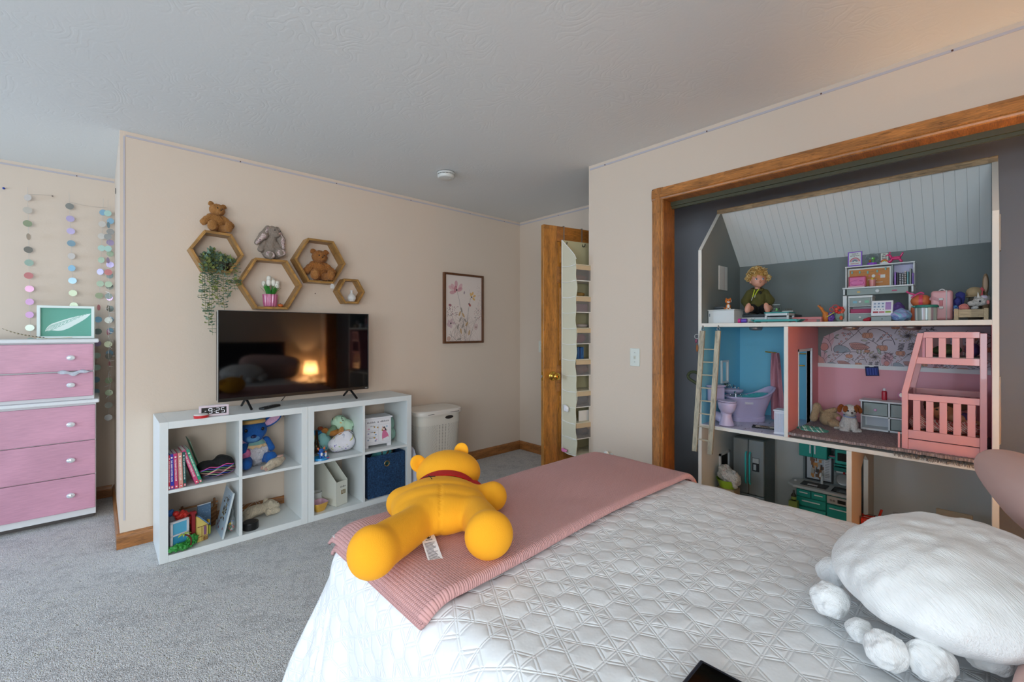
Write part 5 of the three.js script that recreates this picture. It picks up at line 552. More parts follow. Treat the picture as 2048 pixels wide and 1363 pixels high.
// ---------- trailing plant, tulips, vase, pumpkins ----------
{ const t = thing('trailing_plant', 'trailing eucalyptus plant spilling out of a hexagon shelf', 'plant', [0.57, 1.662, -3.395]); const r = rng(31), leaves = [[], [], []], stems = [];
  const leafG = (w, l) => { const g = sheet((u, v) => { const k = Math.sin(clamp(v, 0.02, 1) * PI) ** 0.7; return [(u - 0.5) * w * k, v * l, 0.16 * l * (Math.abs(u - 0.5) * 2) ** 2 * k - 0.2 * l * v * v]; }, 2, 4); return g; };
  const put = (x, y, z, s, ry, rx) => { const g = leafG(0.018 * s, 0.024 * s); g.rotateX(rx); g.rotateY(ry); g.translate(x, y, z); leaves[Math.floor(r() * 3)].push(g); };
  part(t, 'pot', lathe([[0, 0], [0.045, 0], [0.055, 0.05], [0.05, 0.05], [0.045, 0.04], [0, 0.04]], 24), mat('#3a3a36', 0.7));
  const strand = (x0, z0, x1, drop, top) => { const pts = [[x0 * 0.4, 0.05, z0 * 0.3], [x0, 0.05 + top, z0], [x0 * 1.15, 0.02, 0.062], [x1, -0.06, 0.068], [x1 + 0.008 * (r() - 0.5), -drop * 0.6, 0.066], [x1 + 0.02 * (r() - 0.5), -drop, 0.062]]; const c = new THREE.CatmullRomCurve3(pts.map((p) => V3(...p))), L = c.getLength(), n = Math.round(L / 0.0145); stems.push(new THREE.TubeGeometry(c, 40, 0.0011, 5)); for (let i = 4; i < n; i++) { const p = c.getPoint(i / n), a = (i % 2) * PI / 2 + r(); for (const s of [0, PI]) put(p.x, p.y, p.z, 0.75 + 0.5 * r() + (i > n - 4 ? 0.15 : 0), a + s, 1.0 + 0.9 * r()); } };
  strand(-0.075, 0.03, -0.088, 0.29, 0.05); strand(-0.06, 0.05, -0.05, 0.42, 0.03); strand(-0.055, 0.05, -0.064, 0.36, 0.07); strand(-0.03, 0.05, -0.02, 0.24, 0.06); strand(-0.01, 0.05, 0.012, 0.26, 0.05); strand(0.02, 0.05, 0.035, 0.19, 0.04); strand(0.055, 0.04, 0.072, 0.13, 0.03); strand(0.08, 0.03, 0.09, 0.11, 0.02); strand(-0.045, 0.04, -0.03, 0.16, 0.08); strand(-0.085, 0.03, -0.1, 0.2, 0.04);
  for (let i = 0; i < 200; i++) { const a = r() * 2 * PI, q = Math.sqrt(r()) * 0.095; put(q * Math.cos(a) - 0.005, 0.045 + 0.065 * r() * (1 - q * 5) - 0.1 * Math.max(0, q * Math.sin(a) - 0.055) + (q * Math.cos(a) < -0.02 ? 0.025 * r() : 0), clamp(q * Math.sin(a) * 0.8, -0.045, 0.075), 0.9 + 0.5 * r(), r() * 6.3, 0.6 + r()); }
  part(t, 'stem', stems, mat('#7f8a4e', 0.7)); ['#6e8a72', '#86a08a', '#9aa55e'].forEach((c, i) => { part(t, 'foliage', leaves[i], mat(c, 0.6, { side: THREE.DoubleSide, transmission: 0.25, thickness: 0 })).userData.kind = 'stuff'; }); }
{ const t = thing('tulip_pot', 'artificial white tulips in a fluted pink pot', 'flower pot', [0.866, 1.4355, -3.385], 0); const r = rng(8);
  part(t, 'pot', sheet((u, v) => { const q = [[0.0, 0.001], [0.038, 0.001], [0.042, 0.03], [0.045, 0.075], [0.047, 0.085], [0.044, 0.085], [0.04, 0.06], [0, 0.06]], k = v * 7, i = Math.min(6, Math.floor(k)), rr = lerp(q[i][0], q[i + 1][0], k - i), y = lerp(q[i][1], q[i + 1][1], k - i), f = 1 + 0.055 * Math.cos(u * 2 * PI * 14) * (v > 0.12 && v < 0.72 ? 1 : 0.2); return [rr * f * Math.cos(u * 2 * PI), y, -rr * f * Math.sin(u * 2 * PI)]; }, 112, 28), mat('#c96f96', 0.2, { clearcoat: 0.6 }));
  const gl = mat('#3f8f3a', 0.4, { side: THREE.DoubleSide }), gd = mat('#2f7a34', 0.4, { side: THREE.DoubleSide }), wt = mat('#edeade', 0.6);
  for (let i = 0; i < 17; i++) { const a = i * 2.4, lean = 0.3 + 0.55 * r(), L = 0.075 + 0.035 * r(); part(t, 'leaf', sheet((u, v) => { const w = 0.016 * Math.sin(Math.min(1, v * 1.05 + 0.06) * PI) ** 0.7, d = 0.012 + L * Math.sin(lean) * v + 0.008 * v * v, x = (u - 0.5) * w; return [Math.cos(a) * d - Math.sin(a) * x, 0.07 + L * Math.cos(lean) * v + Math.abs(u - 0.5) * 0.004, (Math.sin(a) * d + Math.cos(a) * x) * 0.7]; }, 2, 7), i % 2 ? gl : gd); }
  for (const [x, y, z, s] of [[-0.008, 0.2, 0, 1], [-0.014, 0.172, 0.022, 1.05], [0.016, 0.172, 0.018, 1.0], [0.042, 0.168, 0.008, 1], [0.018, 0.19, -0.02, 0.9], [-0.036, 0.165, -0.012, 0.9], [0.036, 0.152, 0.026, 0.8]]) { const f = new THREE.Group(); const b = part(t, 'flower', lathe([[0, -0.03], [0.008, -0.028], [0.0145, -0.014], [0.0135, 0.004], [0.007, 0.014], [0, 0.016]].map(([a, c]) => [a * s, c * s]), 18, x, y, z), wt); for (let k = 0; k < 3; k++) part(b, 'petal', ball(0.009 * s, 0.02 * s, 0.005 * s, x + 0.009 * Math.cos(k * 2.1), y - 0.006, z + 0.009 * Math.sin(k * 2.1), 10), wt); part(t, 'stalk', tube([[x * 0.4, 0.06, z * 0.4], [x * 0.8, 0.12, z * 0.8], [x, y - 0.028, z]], 0.0028, 10), gl); } }
for (const [l, x, z, s] of [['tiny orange pumpkin beside the pink tulip pot', 0.928, -3.372, 1], ['second tiny orange pumpkin tucked behind the first', 0.938, -3.4, 0.85]]) { const t = thing('toy_pumpkin', l, 'pumpkin', [x, 1.4355, z]); t.scale.setScalar(s); part(t, 'fruit', sheet((u, v) => { const a = u * 2 * PI, b = (v - 0.5) * PI, q = 0.016 * (1 + 0.1 * Math.abs(Math.cos(a * 4))); return [q * Math.cos(b) * Math.cos(a), 0.0115 + 0.0115 * Math.sin(b), -q * Math.cos(b) * Math.sin(a)]; }, 40, 14), mat('#cf6a2c', 0.5)); part(t, 'stalk', cyl(0.0018, 0.0026, 0.008, 0, 0.02, 0, 8), mat('#7a5a30', 0.7)); }
{ const t = thing('bud_vase', 'small white ribbed bud vase in the smallest hexagon shelf', 'vase', [1.445, 1.4985, -3.39]); part(t, 'vase', sheet((u, v) => { const q = [[0, 0], [0.02, 0], [0.03, 0.02], [0.03, 0.035], [0.02, 0.052], [0.01, 0.064], [0.009, 0.076], [0.014, 0.088], [0.012, 0.088], [0.007, 0.076], [0.006, 0.05]], k = v * 10, i = Math.min(9, Math.floor(k)), rr = lerp(q[i][0], q[i + 1][0], k - i), y = lerp(q[i][1], q[i + 1][1], k - i), f = 1 + (y < 0.055 ? 0.03 : 0) * Math.cos(u * 2 * PI * 22); return [rr * f * Math.cos(u * 2 * PI), y, -rr * f * Math.sin(u * 2 * PI)]; }, 110, 40), mat('#dedad5', 0.45)); }
solo('wall_hook', 'tiny screw hole hook in the wall under a hexagon shelf', 'hook', xf(cyl(0.0035, 0.0035, 0.004, 0, 0, 0, 10), 0, 0, 0, PI / 2), M.nail, [1.19, 1.551, -3.4495]);

// ---------- framed print ----------
{ const t = thing('framed_print', 'wildflower print in a narrow brown wooden frame', 'picture', [2.566, 1.484, -3.449]), m = wood('#7c4a26', 0.4), mv = wood('#7c4a26', 0.4, true), W = 0.235, H = 0.331;
  for (const s of [-1, 1]) { part(t, 'frame_side', uvm(span(s * W - (s > 0 ? 0.02 : 0), s * W + (s > 0 ? 0 : 0.02), -H, H, 0, 0.03, 0.002)), mv); part(t, 'frame_rail', uvm(span(-W + 0.02, W - 0.02, s * H - (s > 0 ? 0.02 : 0), s * H + (s > 0 ? 0 : 0.02), 0, 0.0298, 0.002)), m); } 
  part(t, 'print', print(2 * W - 0.036, 2 * H - 0.036, 0, 0, 0.016), mat('#ffffff', 0.55, { map: paint(620, 900, (g, w, h) => {
    g.fillStyle = '#e6d6cc'; g.fillRect(0, 0, w, h); const r = rng(12); g.lineCap = 'round';
    const stem = (pts, c = '#4a4644', lw = 3) => { g.strokeStyle = c; g.lineWidth = lw; g.beginPath(); g.moveTo(...pts[0]); for (let i = 1; i < pts.length - 1; i++) g.quadraticCurveTo(...pts[i], (pts[i][0] + pts[i + 1][0]) / 2, (pts[i][1] + pts[i + 1][1]) / 2); g.lineTo(...pts[pts.length - 1]); g.stroke(); };
    const blot = (x, y, rx, ry, a, c, al = 0.7) => { g.globalAlpha = al; g.fillStyle = c; g.beginPath(); g.ellipse(x, y, rx, ry, a, 0, 7); g.fill(); g.globalAlpha = 1; };
    for (let i = 0; i < 60; i++) stem([[40 + 560 * r(), 900], [40 + 560 * r(), 780], [60 + 520 * r(), 640 - 120 * r()]], ['#c9b3a8', '#b8a69a', '#cdb8ae'][i % 3], 2);
    for (let i = 0; i < 70; i++) blot(540 + 70 * r(), 100 + 520 * r(), 3 + 5 * r(), 3 + 4 * r(), r() * 3, ['#c9a9a4', '#d9b9ae', '#b8a8a2'][i % 3], 0.6);
    stem([[190, 205], [230, 320], [245, 420], [300, 620], [330, 900]]); stem([[90, 520], [150, 640], [240, 760], [260, 900]]); stem([[420, 300], [400, 420], [370, 560], [340, 900]]); stem([[560, 560], [470, 680], [450, 760], [400, 900]]); stem([[410, 180], [420, 260], [430, 320]], '#8a8480', 2); stem([[380, 420], [390, 520], [360, 700]], '#8a8480', 2); stem([[60, 800], [120, 830], [200, 900]]); stem([[110, 840], [90, 790], [80, 760]]); stem([[140, 840], [160, 780], [165, 750]]);
    for (const [x, y, a] of [[270, 470, -0.3], [240, 520, 0.4], [300, 540, -0.5], [250, 600, 0.5], [330, 610, -0.8], [290, 690, 0.5], [260, 760, -0.2], [330, 760, -0.4], [400, 780, 0.2], [210, 700, 0.3], [230, 870, 1.3], [360, 660, 0.6]]) blot(x, y, 13, 38, a, ['#b98d55', '#a88a68', '#8f8478', '#b7925e'][Math.abs(x) % 4], 0.75);
    for (const [x, y, s] of [[130, 160, -0.7], [180, 120, 0], [250, 150, 0.6], [100, 175, -1.2], [240, 190, 1.1], [120, 235, 1.4], [170, 190, 0.2]]) blot(x, y, 26, 48, s, ['#c77f8a', '#d39aa0', '#b9626f'][x % 3], 0.6); blot(188, 200, 12, 12, 0, '#3a2a30', 0.9);
    for (const [x, y, s] of [[430, 250, -0.3], [460, 235, 0.4], [490, 270, 1.1], [480, 310, 2.2]]) blot(x, y, 15, 27, s, '#dda650', 0.75); blot(444, 285, 11, 11, 0, '#3a2a2a', 0.9); blot(410, 395, 16, 26, -0.7, '#a8453c', 0.8); blot(395, 380, 8, 10, 0, '#3a2028', 0.9); blot(316, 230, 12, 22, 0.2, '#8a7078', 0.6);
    for (const [x, y, s] of [[60, 640, 0], [100, 620, 0.8], [130, 650, 1.8], [90, 690, 2.8], [55, 680, -0.9]]) blot(x, y, 18, 34, s, '#c09aa2', 0.65); blot(92, 655, 12, 12, 0, '#35272c', 0.9); blot(520, 700, 36, 44, 0.3, '#c9a3a0', 0.5); blot(520, 705, 11, 11, 0, '#8a6a50', 0.8); blot(60, 860, 30, 30, 0, '#b98570', 0.6); blot(80, 410, 24, 18, 0.2, '#93505a', 0.8);
    for (let i = 0; i < 60; i++) blot(30 + 180 * r(), 420 + 140 * r(), 3 + 4 * r(), 3 + 3 * r(), 0, ['#4d4440', '#7a5a58', '#93505a'][i % 3], 0.8); for (let i = 0; i < 60; i++) blot(490 + 120 * r(), 430 + 160 * r(), 2.5 + 3 * r(), 2.5 + 3 * r(), 0, ['#5a5350', '#a8645a', '#6b625e'][i % 3], 0.8);
  }) })); }
// ---------- smoke detector, switches, outlet ----------
{ const t = thing('smoke_detector', 'round white smoke detector on the ceiling', 'smoke detector', [1.879, 2.44, -2.735]); part(t, 'base', lathe([[0, 0], [0.066, 0], [0.066, -0.014], [0.06, -0.016], [0, -0.016]], 40), mat('#d5d4cf', 0.5)); part(t, 'body', lathe([[0, -0.02], [0.06, -0.02], [0.063, -0.026], [0.06, -0.04], [0.052, -0.046], [0, -0.047]], 40), mat('#d9d8d2', 0.45)); part(t, 'vent', lathe([[0.055, -0.0155], [0.055, -0.0205]], 40), mat('#3b3936', 0.8)); for (let i = 0; i < 14; i++) part(t, 'rib', xf(box(0.006, 0.006, 0.006, 0, 0, 0, 0.001), 0.057 * Math.cos(i * PI / 7), -0.021, 0.057 * Math.sin(i * PI / 7), 0, -i * PI / 7), mat('#d5d4cf', 0.5)); part(t, 'button', cyl(0.009, 0.009, 0.002, 0.025, -0.0485, 0.02, 18), mat('#c9c7c0', 0.4)); }
function switchPlate(label, pos, ry) { const t = thing('light_switch', label, 'light switch', pos, ry), w = mat('#dfe2d8', 0.35); part(t, 'plate', box(0.07, 0.115, 0.006, 0, -0.0575, 0.003, 0.0025, 2), w); part(t, 'toggle', xf(box(0.01, 0.02, 0.014, 0, -0.006, 0.01, 0.002), 0, 0, 0, 0.5), w); for (const y of [-0.03, 0.03]) part(t, 'screw', xf(cyl(0.003, 0.003, 0.001, 0, 0, 0, 10), 0, y, 0.0062, PI / 2), mat('#a9aca4', 0.4)); }
switchPlate('white light switch beside the closet casing', [2.5545, 1.098, -1.566], -PI / 2); switchPlate('white light switch half hidden by the open door', [3.3295, 1.108, -3.13], -PI / 2);
{ const t = thing('wall_outlet', 'white wall outlet with a plugged in night light above the throw', 'outlet', [2.5545, 0.38, -1.77], -PI / 2), w = mat('#e2e4de', 0.35); part(t, 'plate', box(0.07, 0.115, 0.006, 0, -0.0575, 0.003, 0.0025, 2), w); part(t, 'plug_body', box(0.04, 0.05, 0.034, 0, 0.0, 0.0235, 0.008, 3), w); part(t, 'shade', ball(0.02, 0.024, 0.014, 0, 0.05, 0.03), mat('#eceee8', 0.3)); }

// ---------- recess: garlands, fairy lights, picture, feather, cloth ----------
{ const cols = ['#a8c9bd', '#8c8f86', '#b9a9cf', '#d98a8f', '#8fb4c8', '#9fb08f', '#c9c0b4', '#c78fb0', '#7c8078'];
  const foil = cols.map((c, i) => mat(c, 0.25, { metalness: i % 3 ? 0.35 : 0.1, iridescence: 1, iridescenceIOR: 1.6, iridescenceThicknessRange: [200, 300 + 40 * i], side: THREE.DoubleSide }));
  const disc = xf(new THREE.CylinderGeometry(0.0225, 0.0225, 0.0006, 20), 0, 0, 0, PI / 2), strand = (label, x0, z0, x1, z1, y0, ys, seed, wire) => { const t = thing('disc_garland', label, 'garland', [x0, y0, z0]), r = rng(seed), yb = ys[ys.length - 1] - y0 - 0.03; part(t, 'thread', tube([[0, 0.02, 0], [(x1 - x0) * 0.5, yb * 0.5, (z1 - z0) * 0.5], [x1 - x0, yb, z1 - z0]], 0.0008, 12, 4), mat('#cfc9c2', 0.6)); for (const y of ys) { const k = (y - y0) / yb, d = part(t, 'disc', disc, foil[Math.floor(r() * 9)]); d.position.set((x1 - x0) * k + 0.004 * (r() - 0.5), y - y0, (z1 - z0) * k + 0.006 + 0.016 * r()); d.rotation.y = (r() < 0.2 ? 1.35 : 0.9 * (r() - 0.5)) - 0.2; d.rotation.z = 0.3 * (r() - 0.5); } };
  const ys = (a, n, s) => Array.from({ length: n }, (_, i) => a - i * s);
  strand('iridescent disc garland nearest the dresser picture frame corner', -0.364, -4.56, -0.35, -4.56, 2.25, ys(2.196, 12, 0.0905), 5); strand('iridescent disc garland behind the shell picture', -0.16, -4.56, -0.128, -4.56, 2.26, ys(2.175, 11, 0.09), 9);
  strand('long iridescent disc garland beside the wall corner', 0.025, -4.555, -0.02, -4.545, 2.25, ys(2.16, 16, 0.0895), 14); strand('longest iridescent disc garland hanging in the wall corner', 0.05, -4.52, 0.052, -4.4, 2.24, ys(2.15, 18, 0.089), 23); strand('iridescent disc garland doubled against the return wall', 0.062, -4.54, 0.058, -4.47, 2.2, ys(2.1, 14, 0.083), 37);
  const t = thing('fairy_lights', 'string of small white fairy lights down the wall corner', 'string lights', [0.056, 1.55, -4.42]), r = rng(4), pts = Array.from({ length: 16 }, (_, i) => [0.006 * Math.sin(i * 2), -i * 0.052, 0.012 * Math.sin(i * 1.7)]); part(t, 'wire', tube(pts, 0.0012, 60, 5), mat('#dcd9d4', 0.5)); for (let i = 0; i < 22; i++) { const b = part(t, 'bulb', cyl(0.001, 0.0022, 0.028, 0, 0, 0, 8), mat('#f1f0ee', 0.3)); b.position.set(pts[i % 16][0], -i * 0.036, pts[i % 16][2]); b.rotation.set(0.4, r() * 6, 1.2 + 0.8 * r()); }
  const nail = solo('wall_hook', 'nail in the wall at the end of the garland thread', 'hook', xf(cyl(0.004, 0.004, 0.012, 0, 0, 0, 8), 0, 0, 0, PI / 2), mat('#7a6a60', 0.5), [-0.245, 2.238, -4.5895]); solo('garland_thread', 'thin thread from the outer garland to its nail in the recess wall', 'string', tube([[-0.364, 2.222, -4.57], [-0.3, 2.235, -4.58], [-0.245, 2.24, -4.582]], 0.0009, 12, 4), mat('#c9beb4', 0.7)); solo('garland_thread', 'thin slack thread between the shell picture garland and the wall corner', 'string', tube([[-0.16, 2.21, -4.57], [-0.06, 2.2, -4.575], [0.05, 2.205, -4.56]], 0.0009, 12, 4), mat('#c9beb4', 0.7));
  solo('push_pin', 'blue push pin in the recess wall', 'pin', ball(0.007, 0.007, 0.009), mat('#1f3f9c', 0.3), [-0.476, 2.243, -4.583]); solo('black_disc', 'small black disc stuck on the return wall', 'disc', xf(cyl(0.02, 0.02, 0.003, 0, 0, 0, 24), 0, 0, 0, 0, 0, PI / 2), M.black, [0.086, 2.245, -4.15]); }
{ const t = thing('shell_picture', 'seashell print in a deep white frame on the dresser', 'picture', [-0.165, 1.2175, -4.33], -0.12); t.rotation.x = -0.03; const w = mat('#dfeae4', 0.4), W = 0.142, H = 0.225;
  part(t, 'frame', ext([[-W, 0], [W, 0], [W, H], [-W, H]], 0.038, 0.0015, [[[-W + 0.016, 0.016], [-W + 0.016, H - 0.016], [W - 0.016, H - 0.016], [W - 0.016, 0.016]]]).translate(0, 0, -0.038), w);
  part(t, 'print', print(2 * W - 0.03, H - 0.03, 0, H / 2, -0.024), mat('#ffffff', 0.5, { map: paint(512, 400, (g, w2, h) => { g.fillStyle = '#5fa893'; g.fillRect(0, 0, w2, h); g.strokeStyle = '#6bb29d'; for (let i = 0; i < 30; i++) { g.beginPath(); g.moveTo(0, i * 14); g.lineTo(w2, i * 14 - 6); g.stroke(); } g.fillStyle = '#e3f0e9'; g.beginPath(); g.moveTo(40, 330); g.quadraticCurveTo(60, 230, 150, 200); g.quadraticCurveTo(300, 120, 500, 70); g.quadraticCurveTo(470, 140, 330, 240); g.quadraticCurveTo(220, 340, 130, 318); g.quadraticCurveTo(80, 312, 40, 330); g.fill(); g.strokeStyle = '#7fb8a6'; g.lineWidth = 3.5; for (let i = 0; i < 11; i++) { const x = 90 + i * 36, y = 300 - i * 21, s = 62 - i * 5; g.beginPath(); g.ellipse(x, y - 12, s * 0.34, s, 0.62, 0, 7); g.stroke(); g.beginPath(); g.ellipse(x + 8, y - 14, s * 0.26, s * 0.86, 0.62, 1, 4.6); g.stroke(); } }) })); }
{ const t = thing('feather', 'long barred black and white feather lying on the dresser top', 'feather', [-0.3, 1.2165, -4.15]); const P = (u) => [lerp(-0.135, 0.17, u), 0.004 + 0.062 * (1 - u) ** 3 * (u < 0.6 ? 1 : 0) + 0.02 * Math.max(0, u - 0.7), -0.03 * u]; part(t, 'quill', tube([P(0), P(0.2), P(0.4), P(0.6), P(0.8), P(1)], 0.0014, 24), mat('#cdb88f', 0.5)); const vm = [mat('#23221f', 0.8, { side: THREE.DoubleSide }), mat('#d5cfc2', 0.8, { side: THREE.DoubleSide })]; for (let i = 0; i < 26; i++) part(t, 'vane', sheet((u, v) => { const k = (i + u) / 26 * 0.66, p = P(k), w = 0.009 * Math.sin(Math.min(1, k * 1.45 + 0.08) * PI) ** 0.5; return [p[0] - 0.008 * Math.abs(v - 0.5), p[1] + 0.002 + (v - 0.5) * w * 0.9, p[2] + (v - 0.5) * w]; }, 1, 4), vm[i % 2]); }
{ const t = solo('drawer_cloth', 'grey white cloth caught over the second drawer edge', 'clothing', sheet((u, v) => { const a = u - 0.5, drop = 0.034 * Math.exp(-((a * 3.1 + 0.2) ** 2)) + 0.008 * Math.sin(u * 17) + 0.004; return [a * 0.16, 0.006 + 0.008 * Math.sin(u * 11) * (1 - v) - drop * Math.max(0, v - 0.35), 0.012 + 0.026 * Math.sin(Math.min(1, v * 1.5) * PI * 0.5) + 0.003 * Math.sin(u * 23 + v * 4)]; }, 40, 12, 0.0015), mat('#c3c8d2', 0.85), [-0.115, 0.998, -4.12]); }
// ---------- open room door with an over-door organizer ----------
{ const g = new THREE.Group(); g.name = 'door_1'; g.userData.kind = 'structure'; g.position.set(2.317, 0, -2.157); g.rotation.y = -Math.atan2(0.235, 0.972); scene.add(g);   // local x along the door from the latch edge, +z out of its face towards the windows
  const W = 0.8, H = 2.03, th = 0.035, y0 = 0.008, S = 0.115, rails = [[y0, 0.22], [0.83, 1.02], [1.62, 1.735], [1.92, H]], mid = [0.345, 0.455];
  part(g, 'stile', uvm(span(0, S, y0, H, -th, 0, 0.003)), M.door); part(g, 'stile', uvm(span(W - S, W, y0, H, -th, 0, 0.003)), M.door);
  for (const [a, b] of rails) part(g, 'rail', uvm(span(S, W - S, a, b, -th + 0.001, -0.001, 0.002)), M.doorH);
  for (const [a, b] of [[0.22, 0.83], [1.02, 1.62], [1.735, 1.92]]) { part(g, 'mullion', uvm(span(mid[0], mid[1], a, b, -th + 0.001, -0.001, 0.002)), M.door); for (const [x0, x1] of [[S, mid[0]], [mid[1], W - S]]) { part(g, 'panel', [uvm(slab(x0, x1, a, b, -0.022, -0.013)), uvm(span(x0 + 0.03, x1 - 0.03, a + 0.03, b - 0.03, -0.03, -0.006, 0.008))], M.door); } }
  const k = part(g, 'door_knob', [lathe([[0, 0], [0.034, 0], [0.034, 0.004], [0.028, 0.009], [0.012, 0.012], [0.011, 0.03], [0.019, 0.036], [0.027, 0.047], [0.027, 0.058], [0.018, 0.066], [0, 0.067]], 36)], M.brass); k.rotation.x = PI / 2; k.position.set(0.078, 0.945, 0); part(k, 'key_slot', cyl(0.006, 0.006, 0.001, 0, 0.067, 0, 16), mat('#5a4420', 0.4, { metalness: 1 }));
  part(g, 'latch_plate', span(-0.0012, 0, 0.915, 0.975, -0.03, -0.006, 0.0004), M.brass); part(g, 'latch_bolt', span(-0.009, -0.001, 0.936, 0.954, -0.024, -0.012, 0.002), M.steel);
  // hooks and organizer hang on it
  const place = (o) => { o.position.copy(g.position); o.rotation.copy(g.rotation); return o; };
  for (const [x, l] of [[0.175, 'over-door metal hook nearest the door edge'], [0.34, 'second over-door metal hook'], [0.6, 'third over-door metal hook']]) { const h = place(thing('over_door_hook', l, 'hook')); part(h, 'strap', [span(x - 0.004, x + 0.004, H + 0.002, H + 0.005, -th - 0.004, 0.0045, 0.0005), span(x - 0.004, x + 0.004, H - 0.03, H + 0.003, -th - 0.004, -th - 0.001, 0.0005), span(x - 0.004, x + 0.004, 1.92, H + 0.004, 0.0015, 0.0045, 0.0005)], mat('#9a958c', 0.4, { metalness: 0.8 })); part(h, 'hook_end', tube([[x, 1.925, 0.005], [x, 1.9, 0.012], [x + 0.004, 1.897, 0.03], [x + 0.006, 1.915, 0.034]], 0.003, 16), M.black); }
  const o = place(thing('door_organizer', 'cream fabric door organizer with mesh fronted pockets', 'organizer')), cr = mat('#e6e0c6', 0.85, { bumpMap: rep(T.weave, 10), bumpScale: 0.0004, transmission: 0.12, thickness: 0 }), pipe = mat('#f3f1e8', 0.8), tan = mat('#cdb692', 0.85, { bumpMap: rep(T.weave, 10), bumpScale: 0.0004 }), dark = mat('#c9bf96', 0.9), X0 = 0.152, X1 = 0.6, Zd = 0.175, top = 1.93, slant = 1.78, bot = 0.4;
  const net = tex(32, 32, (x, y) => ((x % 16) < 5 || (y % 16) < 5 ? 255 : 0)); net.repeat.set(130, 130); const mesh = mat('#82807f', 0.8, { alphaMap: net, alphaTest: 0.5, side: THREE.DoubleSide });
  part(o, 'back_panel', span(X0, X1, bot, top, 0.006, 0.009, 0.001), dark);
  const cells = 12, ch = (slant - 0.05 - bot) / cells, wav = (y) => 0.004 * Math.sin(y * 17) + 0.003 * Math.sin(y * 41);
  for (const x of [X0, X1]) { part(o, 'side_panel', sheet((u, v) => { const y = lerp(bot, lerp(top, slant, u), v); return [x + 0.002 + wav(y) * u * 1.3, y, 0.009 + u * (Zd - 0.009)]; }, 8, 60, 0.0025), cr); }
  const s = part(o, 'piping', [tube([[X0, bot, 0.01], [X0, 1.0, 0.01], [X0, top, 0.01]], 0.0035, 20), tube([[X0, top, 0.01], [X0 + 0.002, slant + 0.02, Zd - 0.02], [X0 + 0.002, slant - 0.01, Zd]], 0.0032, 20)], pipe);
  for (let i = 0; i <= cells; i++) { const y = bot + i * ch, big = i % 2 === 0; part(o, 'shelf', span(X0 + 0.003, X1, y, y + 0.005, 0.009, Zd - 0.004, 0.001), i % 2 ? pipe : cr); part(o, 'piping', tube([[X0 - 0.0015, y + 0.004, 0.012], [X0 - 0.0025, y - 0.004, Zd * 0.5], [X0 - 0.001 + wav(y), y, Zd - 0.002]], big ? 0.0034 : 0.0022, 12), pipe);
    if (i < cells && !big) { part(o, 'pocket_band', span(X0 + 0.006, X1, y + ch - 0.032, y + ch - 0.001, Zd - 0.007, Zd - 0.004, 0.001), tan); part(o, 'pocket_mesh', uvm(slab(X0 + 0.006, X1, y + 0.005, y + ch - 0.032, Zd - 0.006, Zd - 0.0055)), mesh); } }
  // what the pockets hold
  const inside = (name, label, cat, x, cell, geo, m) => { const q = solo(name, label, cat, geo, m); const y = bot + cell * ch + 0.006; q.position.copy(g.position.clone().add(V3(x, y, 0.08).applyAxisAngle(V3(0, 1, 0), g.rotation.y))); q.rotation.y = g.rotation.y; return q; };
  const lump = (a, b, c, s) => soft([ell(0, b, 0, a, b, c)], 0.006, 0.01, nb(0.008, 25, s));
  inside('craft_bag', 'pink and orange craft bag in the topmost mesh pocket', 'bag', 0.25, 11, lump(0.07, 0.024, 0.05, 1), mat('#c98a6a', 0.7)); inside('tape_roll', 'olive tape roll on the organizer shelf under the craft bag', 'tape', 0.24, 10, torus(0.038, 0.014, 0, 0.016, 0, PI / 2), mat('#8a6a2e', 0.5)); inside('pink_box', 'pale pink box behind the organizer mesh', 'box', 0.25, 9, box(0.11, 0.06, 0.08, 0, 0, 0, 0.01, 2), mat('#cfa0ae', 0.6)); inside('hair_band', 'grey hair band roll in an organizer cell', 'band', 0.27, 8, torus(0.04, 0.012, 0, 0.014, 0, PI / 2), mat('#a49a94', 0.7)); inside('pink_ribbon', 'pink ribbon bundle behind the organizer mesh', 'ribbon', 0.25, 7, lump(0.06, 0.035, 0.05, 4), mat('#bf4a6e', 0.7)); inside('toy_blocks', 'orange and red toy pieces behind the organizer mesh', 'toy', 0.27, 5, lump(0.05, 0.035, 0.045, 7), mat('#c98a72', 0.7)); inside('grey_fabric', 'grey fabric scrap behind the lower organizer mesh', 'fabric', 0.26, 3, lump(0.07, 0.035, 0.05, 3), mat('#87878f', 0.8)); inside('paper_sheet', 'white folded paper sticking out of the lowest pocket', 'paper', 0.26, 2, box(0.1, 0.075, 0.004, 0, 0, 0.05, 0.001), mat('#e3e1db', 0.7)); inside('denim_piece', 'blue grey denim piece in the lowest organizer mesh', 'fabric', 0.26, 1, lump(0.07, 0.03, 0.05, 8), mat('#6b7888', 0.8));
  for (let i = 0; i < 6; i++) inside('blue_book', ['first', 'second', 'third', 'fourth', 'fifth', 'sixth'][i] + ' thin blue booklet counted from the organizer side panel', 'book', 0.185 + i * 0.014, 6, box(0.011, 0.075 + 0.004 * (i % 3), 0.09, 0, 0, 0, 0.001), mat(i % 3 ? '#2a5f96' : '#1d3f72', 0.5)).userData.group = 'blue booklets in the organizer';
  const rag = solo('white_scrunchie', 'white scrunched cloth in the organizer side pocket', 'cloth', soft([ell(0, 0, 0, 0.02, 0.028, 0.03)], 0.004, 0.01, fold(0.006, 45)), mat('#e9e8ea', 0.8)), bow = solo('pink_bow', 'pink bow in the lowest organizer side pocket', 'bow', soft([ell(0, 0, -0.015, 0.012, 0.014, 0.02), ell(0, 0.004, 0.016, 0.012, 0.012, 0.018)], 0.004, 0.006, fold(0.004, 50)), mat('#e086b8', 0.7));
